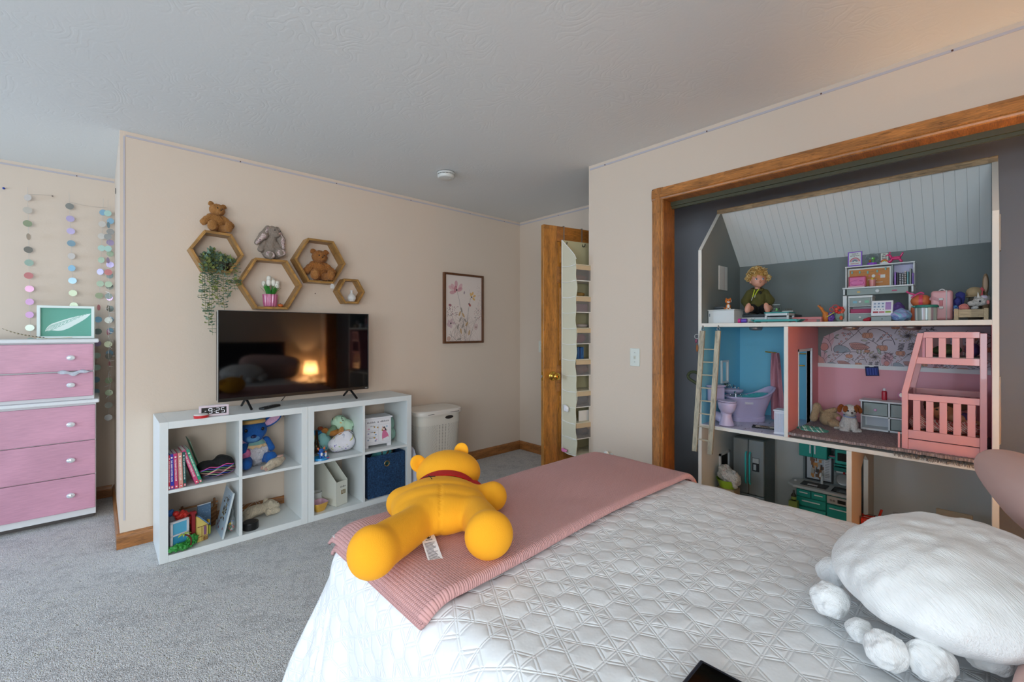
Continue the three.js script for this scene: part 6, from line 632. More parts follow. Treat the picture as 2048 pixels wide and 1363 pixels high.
  const at = (q, x, y, z) => q.position.copy(g.position.clone().add(V3(x, y, z).applyAxisAngle(V3(0, 1, 0), g.rotation.y))); at(rag, X0 - 0.018, 0.72, 0.085); at(bow, X0 - 0.016, 0.415, 0.06); rag.rotation.y = bow.rotation.y = g.rotation.y; }
// ---------- doll house, top floor ----------
const L2 = F2 + 0.0005;
const toyWhite = mat('#dfe3e2', 0.4), toyGrey = mat('#8f9c97', 0.4), toyPink = mat('#e0a3a6', 0.38), teal = mat('#2f9d98', 0.4), lilac = mat('#cfc3e2', 0.3);
{ const t = thing('toy_daybed', 'white toy daybed with grey mattress under the seated doll', 'toy bed', [3.06, L2, -0.985]); part(t, 'base', box(0.3, 0.036, 0.4, 0, 0, 0, 0.003), toyWhite); part(t, 'mattress', box(0.29, 0.018, 0.39, 0, 0.0362, 0, 0.007, 3), mat('#555b60', 0.95, { bumpMap: rep(T.weave, 30), bumpScale: 0.001 })); part(t, 'bolster', soft([cap(-0.02, 0.066, 0.0, 0.11, 0.066, 0.0, 0.013)], 0.004, 0.01, nb(0.003, 40)).rotateY(PI / 2).translate(-0.09, 0, -0.06), mat('#6b7176', 0.95)); }
{ const t = thing('toy_white_chest', 'white toy chest with grey cushion at the loft corner', 'toy chest', [2.86, L2, -1.115]); part(t, 'case', box(0.15, 0.078, 0.155, 0, 0, 0, 0.003), toyWhite); part(t, 'lid', box(0.156, 0.006, 0.16, 0, 0.0782, 0, 0.002), toyWhite); part(t, 'slot', box(0.0015, 0.018, 0.006, -0.0755, 0.042, -0.068, 0.0004), mat('#7d8a94', 0.5)); part(t, 'cushion', soft([ell(0.01, 0.098, -0.03, 0.05, 0.013, 0.045)], 0.005, 0.01, nb(0.003, 30)), mat('#5f676d', 0.95)); }
{ const t = thing('toy_fox', 'tiny orange tiger cub figurine on the white toy chest', 'figurine', [2.815, L2 + 0.085, -1.083], -1.1), o = mat('#d9782e', 0.5), w = mat('#ece6dc', 0.5);
  part(t, 'body', soft([ell(0, 0.016, 0, 0.014, 0.018, 0.012), ell(-0.002, 0.049, 0.003, 0.017, 0.015, 0.014), cap(-0.015, 0.004, 0.004, -0.024, 0.008, 0.0, 0.004, 0.003)], 0.0018, 0.005), o); part(t, 'chest', ball(0.008, 0.012, 0.005, 0, 0.018, 0.0095), w); part(t, 'muzzle', ball(0.009, 0.006, 0.006, 0, 0.043, 0.014), w); for (const s of [-1, 1]) { part(t, 'ear', cyl(0.001, 0.006, 0.011, s * 0.011, 0.059, 0.002, 8), o); part(t, 'eye', ball(0.0028, 0.0036, 0.002, s * 0.007, 0.05, 0.0155), M.black); part(t, 'foot', ball(0.005, 0.004, 0.007, s * 0.008, 0.003, 0.01), w); part(t, 'cheek_stripe', box(0.002, 0.014, 0.004, s * 0.016, 0.043, 0.004, 0.0008), w); } for (let i = 0; i < 4; i++) part(t, 'stripe', box(0.014 - i * 0.001, 0.002, 0.003, 0, 0.006 + i * 0.007, -0.0115, 0.0006), M.black); part(t, 'nose', ball(0.002, 0.0016, 0.0016, 0, 0.046, 0.02), M.black); }
// the curly haired doll
{ const t = thing('doll', 'curly blond boy doll in an olive hoodie sitting on the daybed', 'doll', [2.985, L2 + 0.056, -0.975], -1.12); t.scale.setScalar(0.9);
  const skin = mat('#d99b82', 0.4), fs = [ell(0, 0.045, 0, 0.045, 0.035, 0.036), ell(0, 0.11, 0, 0.04, 0.055, 0.03), cap(0, 0.15, 0.002, 0, 0.18, 0.006, 0.018, 0.017)];
  // head: skull, cheeks, chin, nose, ears
  fs.push(ell(0.004, 0.236, 0.01, 0.047, 0.052, 0.046), ell(0.006, 0.212, 0.024, 0.037, 0.028, 0.03), ell(0.008, 0.196, 0.034, 0.014, 0.012, 0.014), ell(0.009, 0.218, 0.0585, 0.0055, 0.007, 0.0075), ell(-0.044, 0.222, 0.006, 0.006, 0.012, 0.01), ell(0.052, 0.222, 0.002, 0.006, 0.012, 0.01));
  for (const s of [-1, 1]) { fs.push(cap(s * 0.028, 0.035, 0.02, s * 0.055, 0.035, 0.1, 0.026, 0.02), cap(s * 0.055, 0.035, 0.1, s * (s > 0 ? 0.035 : 0.075), 0.02, 0.155, 0.02, 0.014)); const fx = s > 0 ? 0.033 : 0.078; fs.push(ell(fx * s, 0.036, 0.163, 0.017, 0.034, 0.011, 0, s * 0.25)); fs.push(cap(s * 0.05, 0.14, 0, s * 0.072, 0.09, 0.01, 0.02, 0.016), cap(s * 0.072, 0.09, 0.01, s * 0.062, 0.04, 0.06, 0.015, 0.011)); const hx = s * 0.06, hy = 0.03, hz = 0.072; fs.push(ell(hx, hy, hz, 0.011, 0.006, 0.012)); for (let f = 0; f < 4; f++) fs.push(cap(hx + (f - 1.5) * 0.0062, hy - 0.001, hz + 0.008, hx + (f - 1.5) * 0.0075, hy - 0.008 - (f === 3 ? -0.001 : 0.001), hz + 0.021 + (f === 1 || f === 2 ? 0.003 : 0), 0.0032, 0.0026)); fs.push(cap(hx - s * 0.009, hy, hz - 0.002, hx - s * 0.016, hy - 0.004, hz + 0.01, 0.0034, 0.0028)); }
  part(t, 'body', soft(fs, 0.0028, 0.006), skin);
  const ol = mat('#5a5628', 0.9, { bumpMap: rep(T.weave, 25), bumpScale: 0.0005 });
  part(t, 'hoodie', soft([ell(0, 0.06, 0, 0.058, 0.035, 0.048), ell(0, 0.11, 0, 0.053, 0.06, 0.042), ell(0, 0.158, -0.01, 0.042, 0.02, 0.036), ...[-1, 1].flatMap((s) => [cap(s * 0.045, 0.145, 0, s * 0.075, 0.092, 0.008, 0.028, 0.026), cap(s * 0.075, 0.092, 0.008, s * 0.066, 0.048, 0.05, 0.026, 0.021)])], 0.004, 0.012, fold(0.0025, 30, 4)), ol);
  part(t, 'hood', torus(0.033, 0.012, 0, 0.168, -0.002, PI / 2 + 0.25), ol);
  part(t, 'drawstring', [tube([[-0.02, 0.166, 0.032], [-0.028, 0.14, 0.042], [-0.034, 0.115, 0.045]], 0.0035, 12), tube([[0.004, 0.168, 0.036], [-0.006, 0.155, 0.042], [-0.02, 0.128, 0.046]], 0.0035, 12)], mat('#cfe03a', 0.6)); part(t, 'cord_end', bar([-0.034, 0.116, 0.045], [-0.042, 0.092, 0.046], 0.002), mat('#e8e8e0', 0.5)); part(t, 'cord_end', bar([-0.02, 0.128, 0.046], [-0.022, 0.112, 0.047], 0.002), mat('#e8e8e0', 0.5)); part(t, 'emblem', torus(0.009, 0.002, 0.012, 0.145, 0.041, -0.2), M.black); part(t, 'emblem', ball(0.004, 0.006, 0.002, 0.012, 0.145, 0.042), M.black);
  part(t, 'shorts', soft([ell(0, 0.036, 0, 0.058, 0.034, 0.046), cap(-0.028, 0.036, 0.02, -0.052, 0.036, 0.085, 0.034, 0.03), cap(0.028, 0.036, 0.02, 0.05, 0.036, 0.085, 0.034, 0.03)], 0.004, 0.008, fold(0.002, 40)), mat('#1d1c1d', 0.9));
  const ew = mat('#f0ece6', 0.2), ir = mat('#4a6a9c', 0.15); for (const [x, z, y] of [[-0.013, 0.0515, 0.236], [0.026, 0.05, 0.236]]) { part(t, 'eye', ball(0.0078, 0.0062, 0.004, x, y, z), ew); part(t, 'iris', ball(0.0042, 0.0044, 0.002, x + 0.001, y, z + 0.0034), ir); part(t, 'pupil', ball(0.002, 0.0021, 0.0012, x + 0.0012, y, z + 0.0052), M.black); part(t, 'eyebrow', tube([[x - 0.009, y + 0.012, z - 0.001], [x, y + 0.015, z + 0.002], [x + 0.009, y + 0.012, z - 0.002]], 0.0013, 8, 5), mat('#9a7440', 0.8)); part(t, 'eyelid', tube([[x - 0.008, y + 0.003, z + 0.001], [x, y + 0.0065, z + 0.004], [x + 0.008, y + 0.003, z]], 0.001, 8, 5), mat('#5a3a2c', 0.8)); } part(t, 'mouth', soft([ell(0.009, 0.203, 0.0485, 0.0085, 0.0026, 0.003), ell(0.009, 0.2, 0.048, 0.006, 0.0026, 0.003)], 0.0012, 0.002), mat('#b5524e', 0.4));
  const r = rng(17), hc = [mat('#d2ab67', 0.5), mat('#b98f4a', 0.5), mat('#e6c88a', 0.5)], gs = [[], [], []]; for (let i = 0; i < 210; i++) { const a = r() * 2 * PI, b = Math.acos(1 - r() * 1.25), R = 0.061 + 0.012 * r(), x = Math.sin(b) * Math.cos(a), y = Math.cos(b), z = Math.sin(b) * Math.sin(a); if (z > 0.5 && y < 0.35) continue; const g = torus(0.0075 + 0.003 * r(), 0.0026, 0, 0, 0, 0, 0, 2 * PI, 12); g.rotateX(r() * 6); g.rotateY(r() * 6); g.translate(0.004 + x * R, 0.246 + y * R * 1.12, 0.002 + z * R); gs[i % 3].push(g); } const cap0 = part(t, 'hair', soft([ell(0.004, 0.25, -0.004, 0.056, 0.057, 0.05), ell(0.004, 0.278, 0.014, 0.05, 0.03, 0.042)], 0.004, 0.01, (x, y, z) => 0.006 * vnoise(x * 90, y * 90, z * 90)), hc[1]); gs.forEach((g, i) => { part(t, 'hair', g, hc[i]).userData.kind = 'stuff'; }); }
{ const t = thing('toy_side_table', 'small white toy table with a teal top under the fishbowl', 'toy table', [2.9, L2, -0.828]); part(t, 'table_top', box(0.12, 0.006, 0.13, 0, 0.055, 0, 0.002), teal); part(t, 'apron', [box(0.114, 0.014, 0.006, 0, 0.041, -0.058, 0.001), box(0.114, 0.014, 0.006, 0, 0.041, 0.058, 0.001), box(0.006, 0.014, 0.12, -0.054, 0.041, 0, 0.001)], toyWhite); for (const [x, z] of [[-0.05, -0.056], [-0.05, 0.056], [0.05, -0.056], [0.05, 0.056]]) part(t, 'leg', box(0.011, 0.041, 0.011, x, 0, z, 0.001), toyWhite);
  const b = thing('fishbowl', 'tiny clear fishbowl with green plant on the teal toy table', 'fishbowl', [2.9, L2 + 0.0612, -0.846]); part(b, 'glass_bowl', lathe([[0, 0.0005], [0.02, 0.0005], [0.029, 0.012], [0.03, 0.024], [0.024, 0.04], [0.02, 0.044]], 30), mat('#f4fafa', 0.03, { transmission: 1, thickness: 0, side: THREE.DoubleSide })); part(b, 'rim', torus(0.02, 0.0012, 0, 0.044, 0, PI / 2), mat('#dfe6e6', 0.2)); part(b, 'gravel', lathe([[0, 0.002], [0.018, 0.002], [0.024, 0.008], [0, 0.009]], 20), mat('#b9c3c0', 0.6)); part(b, 'plant', [bar([0, 0.008, 0], [0.002, 0.024, 0.002], 0.004), bar([0, 0.008, 0.004], [-0.004, 0.02, 0.008], 0.003)], mat('#7fc66a', 0.5)); part(b, 'fish', ball(0.006, 0.005, 0.004, 0.004, 0.02, 0.014), mat('#4a4f50', 0.5));
  const h = thing('doll_hairbrush', 'small doll hairbrush lying by the fishbowl', 'hairbrush', [2.9, L2 + 0.0612, -0.79]); part(h, 'handle', bar([0, 0.004, -0.024], [0, 0.004, 0.03], 0.0035), mat('#d9dbd6', 0.4)); part(h, 'pad', box(0.016, 0.006, 0.034, 0, 0.001, 0.008, 0.002), mat('#d9dbd6', 0.4)); for (let i = 0; i < 14; i++) part(h, 'bristle', bar([-0.005 + 0.005 * (i % 3), 0.007, -0.006 + (i / 3 | 0) * 0.007], [-0.006 + 0.006 * (i % 3), 0.02, -0.007 + (i / 3 | 0) * 0.008], 0.0007, 4), mat('#6d6556', 0.5)); }
{ const t = thing('toy_tray', 'long teal toy tray at the loft edge', 'tray', [2.765, L2, -0.8]); part(t, 'base', box(0.09, 0.003, 0.22, 0, 0, 0, 0.001), teal); part(t, 'rim', [box(0.004, 0.012, 0.21, -0.044, 0, 0, 0.0015), box(0.004, 0.012, 0.21, 0.044, 0, 0, 0.0015)], teal); for (const s of [-1, 1]) { const e = part(t, 'handle', xf(box(0.09, 0.004, 0.03, 0, 0, 0, 0.0015), 0, 0.002, s * 0.112, -s * 0.55), teal); } }
{ const t = thing('toy_wheel_dish', 'grey toy dish with silver cutlery beside the teal tray', 'toy dish', [2.765, L2, -0.932]); part(t, 'dish', lathe([[0, 0.001], [0.014, 0.001], [0.017, 0.008], [0.015, 0.009], [0, 0.004]], 24), mat('#9b9489', 0.4)); for (let i = 0; i < 4; i++) part(t, 'cutlery', bar([0, 0.008, -0.006 + i * 0.004], [0.004, 0.024 + 0.004 * (i % 2), -0.012 + i * 0.009], 0.001, 5), M.steel); }
{ const t = thing('toy_spool', 'pink and violet toy barrel beside the white chest', 'toy', [2.78, L2, -0.985]); part(t, 'barrel', cyl(0.012, 0.012, 0.03, 0, 0, 0, 24).translate(0, -0.015, 0).rotateX(PI / 2).translate(0, 0.0145, 0.006), mat('#6a4bb8', 0.3)); part(t, 'cap', cyl(0.0135, 0.0135, 0.014, 0, 0, 0, 24).translate(0, -0.007, 0).rotateX(PI / 2).translate(0, 0.0145, -0.019), mat('#d8368c', 0.35)); }
{ const t = thing('toy_pink_case', 'flat pink toy case behind the teal tray end', 'case', [2.95, L2, -0.695]); part(t, 'shell', box(0.09, 0.032, 0.142, 0, 0, 0, 0.006, 3), mat('#d88a8a', 0.45)); part(t, 'seam', box(0.0915, 0.002, 0.1435, 0, 0.016, 0, 0.0006), mat('#b96a70', 0.5)); part(t, 'clasp', box(0.003, 0.008, 0.012, -0.0465, 0.012, 0, 0.001), mat('#c22d3d', 0.4)); part(t, 'corner_patch', box(0.003, 0.012, 0.016, -0.0462, 0.004, 0.056, 0.001), mat('#8a8583', 0.5)); }
solo('pin_needle', 'tiny upright black pin behind the pink toy case', 'pin', cyl(0.0008, 0.0008, 0.02, 0, 0, 0, 6), M.black, [3.0, L2 + 0.0, -0.735]);
{ const t = thing('toy_giraffe', 'orange toy giraffe carrying a purple spotted pouch', 'toy', [2.95, L2, -0.614], -1.2); const o = mat('#cf7a2e', 0.5); part(t, 'body', soft([ell(0, 0.03, 0, 0.016, 0.03, 0.014), cap(-0.006, 0.05, 0, -0.02, 0.075, 0.002, 0.008, 0.007), cap(-0.02, 0.078, 0.002, -0.036, 0.093, 0.004, 0.007, 0.004)], 0.0025, 0.006), o); part(t, 'pouch', soft([ell(0.022, 0.028, 0.004, 0.018, 0.028, 0.013)], 0.0025, 0.005, fold(0.0015, 60)), mat('#ffffff', 0.7, { map: rep(paint(64, 64, (g, w, h) => { g.fillStyle = '#6a3f9c'; g.fillRect(0, 0, w, h); for (let i = 0; i < 40; i++) { g.fillStyle = i % 2 ? '#9a7fc0' : '#3f2a70'; g.beginPath(); g.arc(64 * h3(i, 1, 2), 64 * h3(i, 4, 2), 3, 0, 7); g.fill(); } }), 20) })); part(t, 'strap', tube([[0.002, 0.03, 0.016], [0.02, 0.044, 0.019], [0.036, 0.055, 0.012]], 0.0022, 14), mat('#d6df4a', 0.5)); part(t, 'head_band', torus(0.012, 0.0022, 0.03, 0.072, 0, 0.2, 0), mat('#e0484a', 0.4)); part(t, 'horn', bar([-0.026, 0.088, 0.002], [-0.028, 0.1, 0.002], 0.0018), mat('#8a4a22', 0.5)); }
{ const t = thing('toy_flower_doll', 'red flower headed cloth toy beside the toy desk', 'toy', [2.95, L2, -0.55]); const r = rng(3); part(t, 'body', soft([ell(0, 0.028, 0, 0.016, 0.028, 0.02)], 0.003, 0.006, fold(0.003, 60)), mat('#7f9488', 0.8)); for (let i = 0; i < 7; i++) part(t, 'petal', ball(0.009, 0.009, 0.009, -0.006 + 0.006 * Math.cos(i), 0.062 + 0.014 * Math.sin(i * 0.9), 0.014 * Math.cos(i * 0.9)), mat(i % 3 ? '#d8382f' : '#e0654a', 0.5)); part(t, 'leaf', ball(0.005, 0.012, 0.008, -0.014, 0.02, 0.008), mat('#d8603a', 0.6)); part(t, 'hoop', torus(0.014, 0.002, 0.0, 0.078, -0.02, 0, PI / 2), mat('#e0484a', 0.4)); }
// toy desk with hutch
{ const t = thing('toy_desk', 'white toy desk with drawer front and hutch on the loft', 'toy desk', [3.06, L2, -0.4]), g = toyGrey, w = toyWhite;
  for (const [x, z] of [[-0.065, -0.135], [-0.065, 0.135], [0.065, -0.135], [0.065, 0.135]]) part(t, 'leg', box(0.018, 0.145, 0.018, x, 0, z, 0.002), w);
  part(t, 'desk_top', box(0.16, 0.008, 0.29, 0, 0.18, 0, 0.002), w); part(t, 'drawer', box(0.012, 0.034, 0.252, -0.066, 0.146, 0, 0.002), g); part(t, 'side_rail', [box(0.13, 0.03, 0.008, 0, 0.15, -0.14, 0.001), box(0.13, 0.03, 0.008, 0, 0.15, 0.14, 0.001)], w); const k = part(t, 'knob', ball(0.004, 0.009, 0.009, -0.075, 0.163, 0.004), w); part(t, 'sticker', box(0.001, 0.008, 0.014, -0.0726, 0.158, -0.075, 0.0004), mat('#d8b46a', 0.5)); part(t, 'sticker', box(0.001, 0.006, 0.02, -0.0726, 0.158, 0.072, 0.0004), mat('#b8476a', 0.5));
  part(t, 'hutch_back', box(0.004, 0.115, 0.282, 0.06, 0.1885, 0, 0.001), mat('#c9c3dd', 0.4)); part(t, 'hutch_side', box(0.07, 0.115, 0.006, 0.026, 0.1885, -0.141, 0.001), w); part(t, 'hutch_side', box(0.07, 0.115, 0.006, 0.026, 0.1885, 0.141, 0.001), w); part(t, 'hutch_top', box(0.074, 0.006, 0.29, 0.026, 0.3038, 0, 0.001), w); part(t, 'hutch_divider', box(0.06, 0.114, 0.004, 0.028, 0.189, 0.055, 0.001), mat('#a9b7ae', 0.4));
  const b = thing('toy_corkboard', 'toy pinboard with clipped notes in the desk hutch', 'pinboard', [3.075, L2 + 0.1895, -0.443]); part(b, 'frame', box(0.006, 0.108, 0.186, 0, 0, 0, 0.001), mat('#d6d9d4', 0.45)); part(b, 'cork', print(0.172, 0.094, -0.0034, 0.053, 0, -PI / 2), mat('#ffffff', 0.8, { map: paint(344, 188, (g2, w2, h) => { g2.fillStyle = '#c98a52'; g2.fillRect(0, 0, w2, h); for (let i = 0; i < 400; i++) { g2.fillStyle = i % 2 ? '#b87a44' : '#d59a62'; g2.fillRect(w2 * h3(i, 1, 1), h * h3(i, 2, 1), 3, 3); } g2.strokeStyle = '#8a6a4a'; g2.lineWidth = 2; g2.beginPath(); g2.moveTo(0, 24); g2.quadraticCurveTo(160, 46, 344, 8); g2.stroke(); g2.fillStyle = '#dfe3e0'; g2.fillRect(268, 70, 40, 34); scrawl(g2, 160, 112, 80, 14); scrawl(g2, 220, 142, 70, 14); g2.beginPath(); g2.arc(210, 78, 16, 0, 7); g2.fill(); g2.fillStyle = '#d77a86'; for (const [x, y] of [[130, 82], [175, 76], [262, 66]]) { g2.beginPath(); g2.arc(x, y, 9, 0, 7); g2.fill(); } g2.fillStyle = '#e0c24a'; g2.fillRect(140, 70, 12, 14); }) })); for (const [z, y] of [[-0.04, 0.079], [-0.005, 0.075], [0.035, 0.078], [0.07, 0.088], [-0.074, 0.08]]) part(b, 'peg', box(0.004, 0.014, 0.007, -0.0055, y, z, 0.001), mat('#7fb8b0', 0.5));
  const c = thing('toy_vanity_case', 'open hot pink toy vanity case before the pinboard', 'case', [3.045, L2 + 0.1895, -0.49]); part(c, 'lid', box(0.006, 0.062, 0.078, 0.004, 0, 0, 0.002), mat('#b8304c', 0.4)); part(c, 'mirror_panel', box(0.002, 0.05, 0.066, -0.0002, 0.006, 0, 0.0006), mat('#d86aa0', 0.3)); part(c, 'filling', soft([ell(-0.003, 0.028, 0, 0.006, 0.016, 0.03)], 0.003, 0.004, nb(0.005, 70)), mat('#e07ab0', 0.5)); part(c, 'tray', box(0.03, 0.008, 0.074, -0.014, 0, 0, 0.002), mat('#dfa8b4', 0.4));
  const j = thing('toy_jar', 'pink toy jar with yellow top before the pinboard', 'jar', [3.05, L2 + 0.1895, -0.425]); part(j, 'glass', cyl(0.015, 0.013, 0.038, 0, 0, 0, 20), mat('#d78a84', 0.3)); part(j, 'stopper', cyl(0.006, 0.008, 0.01, 0, 0.0384, 0, 12), mat('#e0c04a', 0.4));
  const bk = ['#9a6fc0', '#3a3a44', '#d9d9dd', '#d9d9dd', '#d2c4bd', '#6fa3a6', '#8f9a97', '#7a5fb0'], nm = ['violet', 'black', 'white spiral', 'pale grey spiral', 'beige spiral', 'teal', 'grey green', 'purple']; bk.forEach((k, i) => { const q = thing('toy_notebook', nm[i] + ' toy notebook standing in the desk hutch', 'notebook', [3.055, L2 + 0.1895, -0.33 + i * 0.0098], 0, 'toy notebooks in the hutch'); part(q, 'cover', box(0.05, 0.07 - (i % 4) * 0.004 + (i === 6 ? 0.02 : 0), 0.0065, 0, 0, 0, 0.001), mat(k, 0.5)); if (i > 1 && i < 5) for (let n = 0; n < 7; n++) part(q, 'spiral_ring', box(0.002, 0.004, 0.008, -0.0255, 0.004 + n * 0.009, 0, 0.0008), M.black); }); }
const HT = L2 + 0.3102;   // top of the hutch
{ const t = thing('toy_rainbow_frame', 'purple toy frame with a rainbow picture on the hutch', 'picture', [3.075, HT, -0.505], 0.0); t.rotation.z = -0.06; part(t, 'frame', box(0.008, 0.082, 0.064, 0, 0, 0, 0.001), mat('#8f5fd0', 0.35)); part(t, 'stand', box(0.024, 0.03, 0.03, 0.016, 0, 0.01, 0.003), mat('#7a48c0', 0.35)); part(t, 'print', print(0.053, 0.07, -0.0045, 0.042, 0, -PI / 2), mat('#ffffff', 0.5, { map: paint(212, 280, (g, w, h) => { g.fillStyle = '#d9dfdb'; g.fillRect(0, 0, w, h); g.fillStyle = '#26282a'; g.font = 'bold 30px sans-serif'; g.textAlign = 'center'; g.fillText('Today is', 106, 40); g.fillText('going to be', 106, 80, 170); ['#b8455a', '#d78a92', '#5f86a8', '#3a3f4a'].forEach((c, i) => { g.strokeStyle = c; g.lineWidth = 15; g.beginPath(); g.arc(106, 205, 84 - i * 19, PI, 2 * PI); g.stroke(); }); g.fillStyle = '#b5303f'; g.font = 'bold 32px sans-serif'; g.fillText('AWESOME', 106, 258, 180); }) })); }
{ const t = thing('toy_snow_globe', 'toy snow globe with purple base on the hutch', 'snow globe', [3.075, HT, -0.43]); part(t, 'base', cyl(0.02, 0.022, 0.012, 0, 0, 0, 28), mat('#9a52c8', 0.35)); part(t, 'globe', lathe([[0.019, 0.0122], [0.028, 0.026], [0.03, 0.038], [0.024, 0.054], [0.012, 0.062], [0, 0.063]], 32), mat('#f2f8f8', 0.03, { transmission: 1, thickness: 0, side: THREE.DoubleSide })); part(t, 'scene_piece', [ball(0.008, 0.008, 0.008, 0, 0.034, 0.004), cyl(0.003, 0.005, 0.012, 0, 0.0135, 0.004, 10)], mat('#7fcf5a', 0.5)); part(t, 'scene_ball', ball(0.005, 0.006, 0.005, -0.002, 0.022, -0.009), mat('#d8702e', 0.5)); }
{ const t = thing('toy_sign', 'small white toy sign board above a rainbow base', 'sign', [3.075, HT, -0.378]); part(t, 'board', box(0.006, 0.046, 0.031, 0.001, 0.012, 0, 0.001), mat('#cfd2c8', 0.5)); part(t, 'lettering', print(0.028, 0.034, -0.0025, 0.04, 0, -PI / 2), mat('#ffffff', 0.5, { map: paint(84, 102, (g, w, h) => { g.fillStyle = '#cfd2c8'; g.fillRect(0, 0, w, h); g.fillStyle = '#222'; scrawl(g, 22, 8, 40, 20); scrawl(g, 12, 40, 60, 22); scrawl(g, 14, 74, 56, 18); }) })); part(t, 'cloud_base', soft([ell(0, 0.006, -0.011, 0.008, 0.007, 0.01), ell(0, 0.006, 0.011, 0.008, 0.007, 0.01), ell(0, 0.009, 0, 0.008, 0.009, 0.012)], 0.002, 0.004), mat('#e6e6e6', 0.5)); ['#c23a48', '#d98a3a', '#d9c04a', '#5a9a5a'].forEach((c, i) => part(t, 'rainbow_arc', torus(0.0145 - i * 0.003, 0.0016, -0.006, 0.009, 0, 0, PI / 2, PI, 20), mat(c, 0.4))); }
{ const t = thing('toy_balloon_dog', 'glossy hot pink balloon style toy dog on the hutch', 'toy', [3.075, HT, -0.336], 0), p = mat('#d81f70', 0.2, { clearcoat: 0.8 }); const seg = (a, b, r) => part(t, 'balloon', soft([cap(...a, ...b, r, r)], 0.0022), p); seg([0, 0.026, -0.008], [0, 0.026, 0.016], 0.0095); for (const x of [-0.006, 0.007]) { seg([x, 0.018, -0.013], [x, 0.008, -0.022], 0.006); seg([x, 0.018, 0.02], [x, 0.008, 0.026], 0.006); } seg([0, 0.032, -0.016], [0, 0.042, -0.02], 0.0065); seg([0, 0.047, -0.023], [0, 0.044, -0.033], 0.0048); seg([0, 0.053, -0.021], [0, 0.058, -0.02], 0.004); seg([0, 0.034, 0.024], [0, 0.05, 0.031], 0.0045); }
{ const t = thing('toy_drawer_unit', 'grey and white toy drawer unit under the toy desk', 'toy drawers', [3.0, L2, -0.463]); part(t, 'case', [box(0.09, 0.006, 0.1, 0, 0, 0, 0.001), box(0.09, 0.128, 0.004, 0, 0, -0.048, 0.001), box(0.09, 0.128, 0.004, 0, 0, 0.048, 0.001), box(0.004, 0.128, 0.1, 0.043, 0, 0, 0.001), box(0.094, 0.012, 0.104, 0, 0.128, 0, 0.002), box(0.09, 0.004, 0.1, 0, 0.083, 0, 0.001), box(0.09, 0.004, 0.1, 0, 0.043, 0, 0.001)], toyWhite); const d = part(t, 'drawer', box(0.006, 0.04, 0.09, -0.043, 0.0875, 0, 0.001), toyGrey); part(d, 'knob', ball(0.003, 0.006, 0.006, -0.0485, 0.107, 0), toyWhite); part(d, 'sticker', box(0.001, 0.012, 0.018, -0.0464, 0.1, -0.022, 0.0003), mat('#7fb4c4', 0.5)); part(d, 'sticker', box(0.001, 0.014, 0.018, -0.0464, 0.1, 0.028, 0.0003), mat('#7fc09c', 0.5)); const e = part(t, 'drawer', box(0.006, 0.036, 0.09, -0.043, 0.0065, 0, 0.001), toyGrey); part(e, 'knob', ball(0.003, 0.006, 0.006, -0.0485, 0.025, 0), toyWhite); part(t, 'pink_liner', box(0.06, 0.022, 0.088, -0.005, 0.048, 0, 0.002), mat('#a8285a', 0.5)); }
{ const t = thing('toy_price_board', 'white toy register screen with icon grid on a grey drawer', 'toy register', [2.82, L2, -0.358]); const s = new THREE.Group(); const f = part(t, 'screen_case', xf(box(0.008, 0.08, 0.084, 0, 0, 0, 0.003), 0.004, 0.026, 0, 0, 0, -0.28), mat('#e6e6ea', 0.35)); part(t, 'screen_print', xf(print(0.076, 0.07, 0, 0, 0, -PI / 2), 0.0105, 0.0647, 0, 0, 0, -0.28), mat('#ffffff', 0.4, { map: paint(228, 210, (g, w, h) => { g.fillStyle = '#e8e8ee'; g.fillRect(0, 0, w, h); g.fillStyle = '#c3d3e2'; for (let j = 0; j < 2; j++) for (let i = 0; i < 3; i++) { g.fillRect(12 + i * 46, 12 + j * 48, 38, 38); } g.fillStyle = '#4a5f8a'; for (let j = 0; j < 2; j++) for (let i = 0; i < 3; i++) { g.beginPath(); g.arc(31 + i * 46, 32 + j * 48, 8, 0, 7); g.fill(); } for (let i = 0; i < 4; i++) { g.fillStyle = '#7f92a4'; g.beginPath(); g.arc(28 + i * 34, 122, 8, 0, 7); g.fill(); } g.fillStyle = '#a98ac0'; g.fillRect(152, 10, 66, 118); g.fillStyle = '#8a66a8'; scrawl(g, 160, 22, 50, 12); g.fillStyle = '#a8303c'; g.fillRect(12, 152, 62, 24); g.fillStyle = '#c06a7c'; g.fillRect(82, 152, 64, 24); g.fillStyle = '#8aa838'; g.fillRect(154, 150, 64, 26); }) })); part(t, 'neck', box(0.012, 0.03, 0.02, 0.03, 0.018, 0, 0.002), mat('#8a949a', 0.5)); part(t, 'drawer_box', box(0.06, 0.024, 0.076, 0.012, 0, 0, 0.002), mat('#8d9a9c', 0.45)); part(t, 'keyhole', ball(0.001, 0.002, 0.002, -0.0185, 0.012, 0.004), M.black); }
{ const t = thing('toy_red_slippers', 'red toy slipper beside a tan wooden peg under the desk', 'toy', [2.86, L2, -0.42]); part(t, 'slipper', soft([ell(0, 0.008, 0, 0.014, 0.009, 0.018), ell(0, 0.014, 0.008, 0.01, 0.008, 0.01)], 0.0025, 0.005), mat('#b8283c', 0.5)); part(t, 'peg', cyl(0.006, 0.007, 0.032, 0.012, 0, 0.022, 14), mat('#b07a44', 0.5)); }
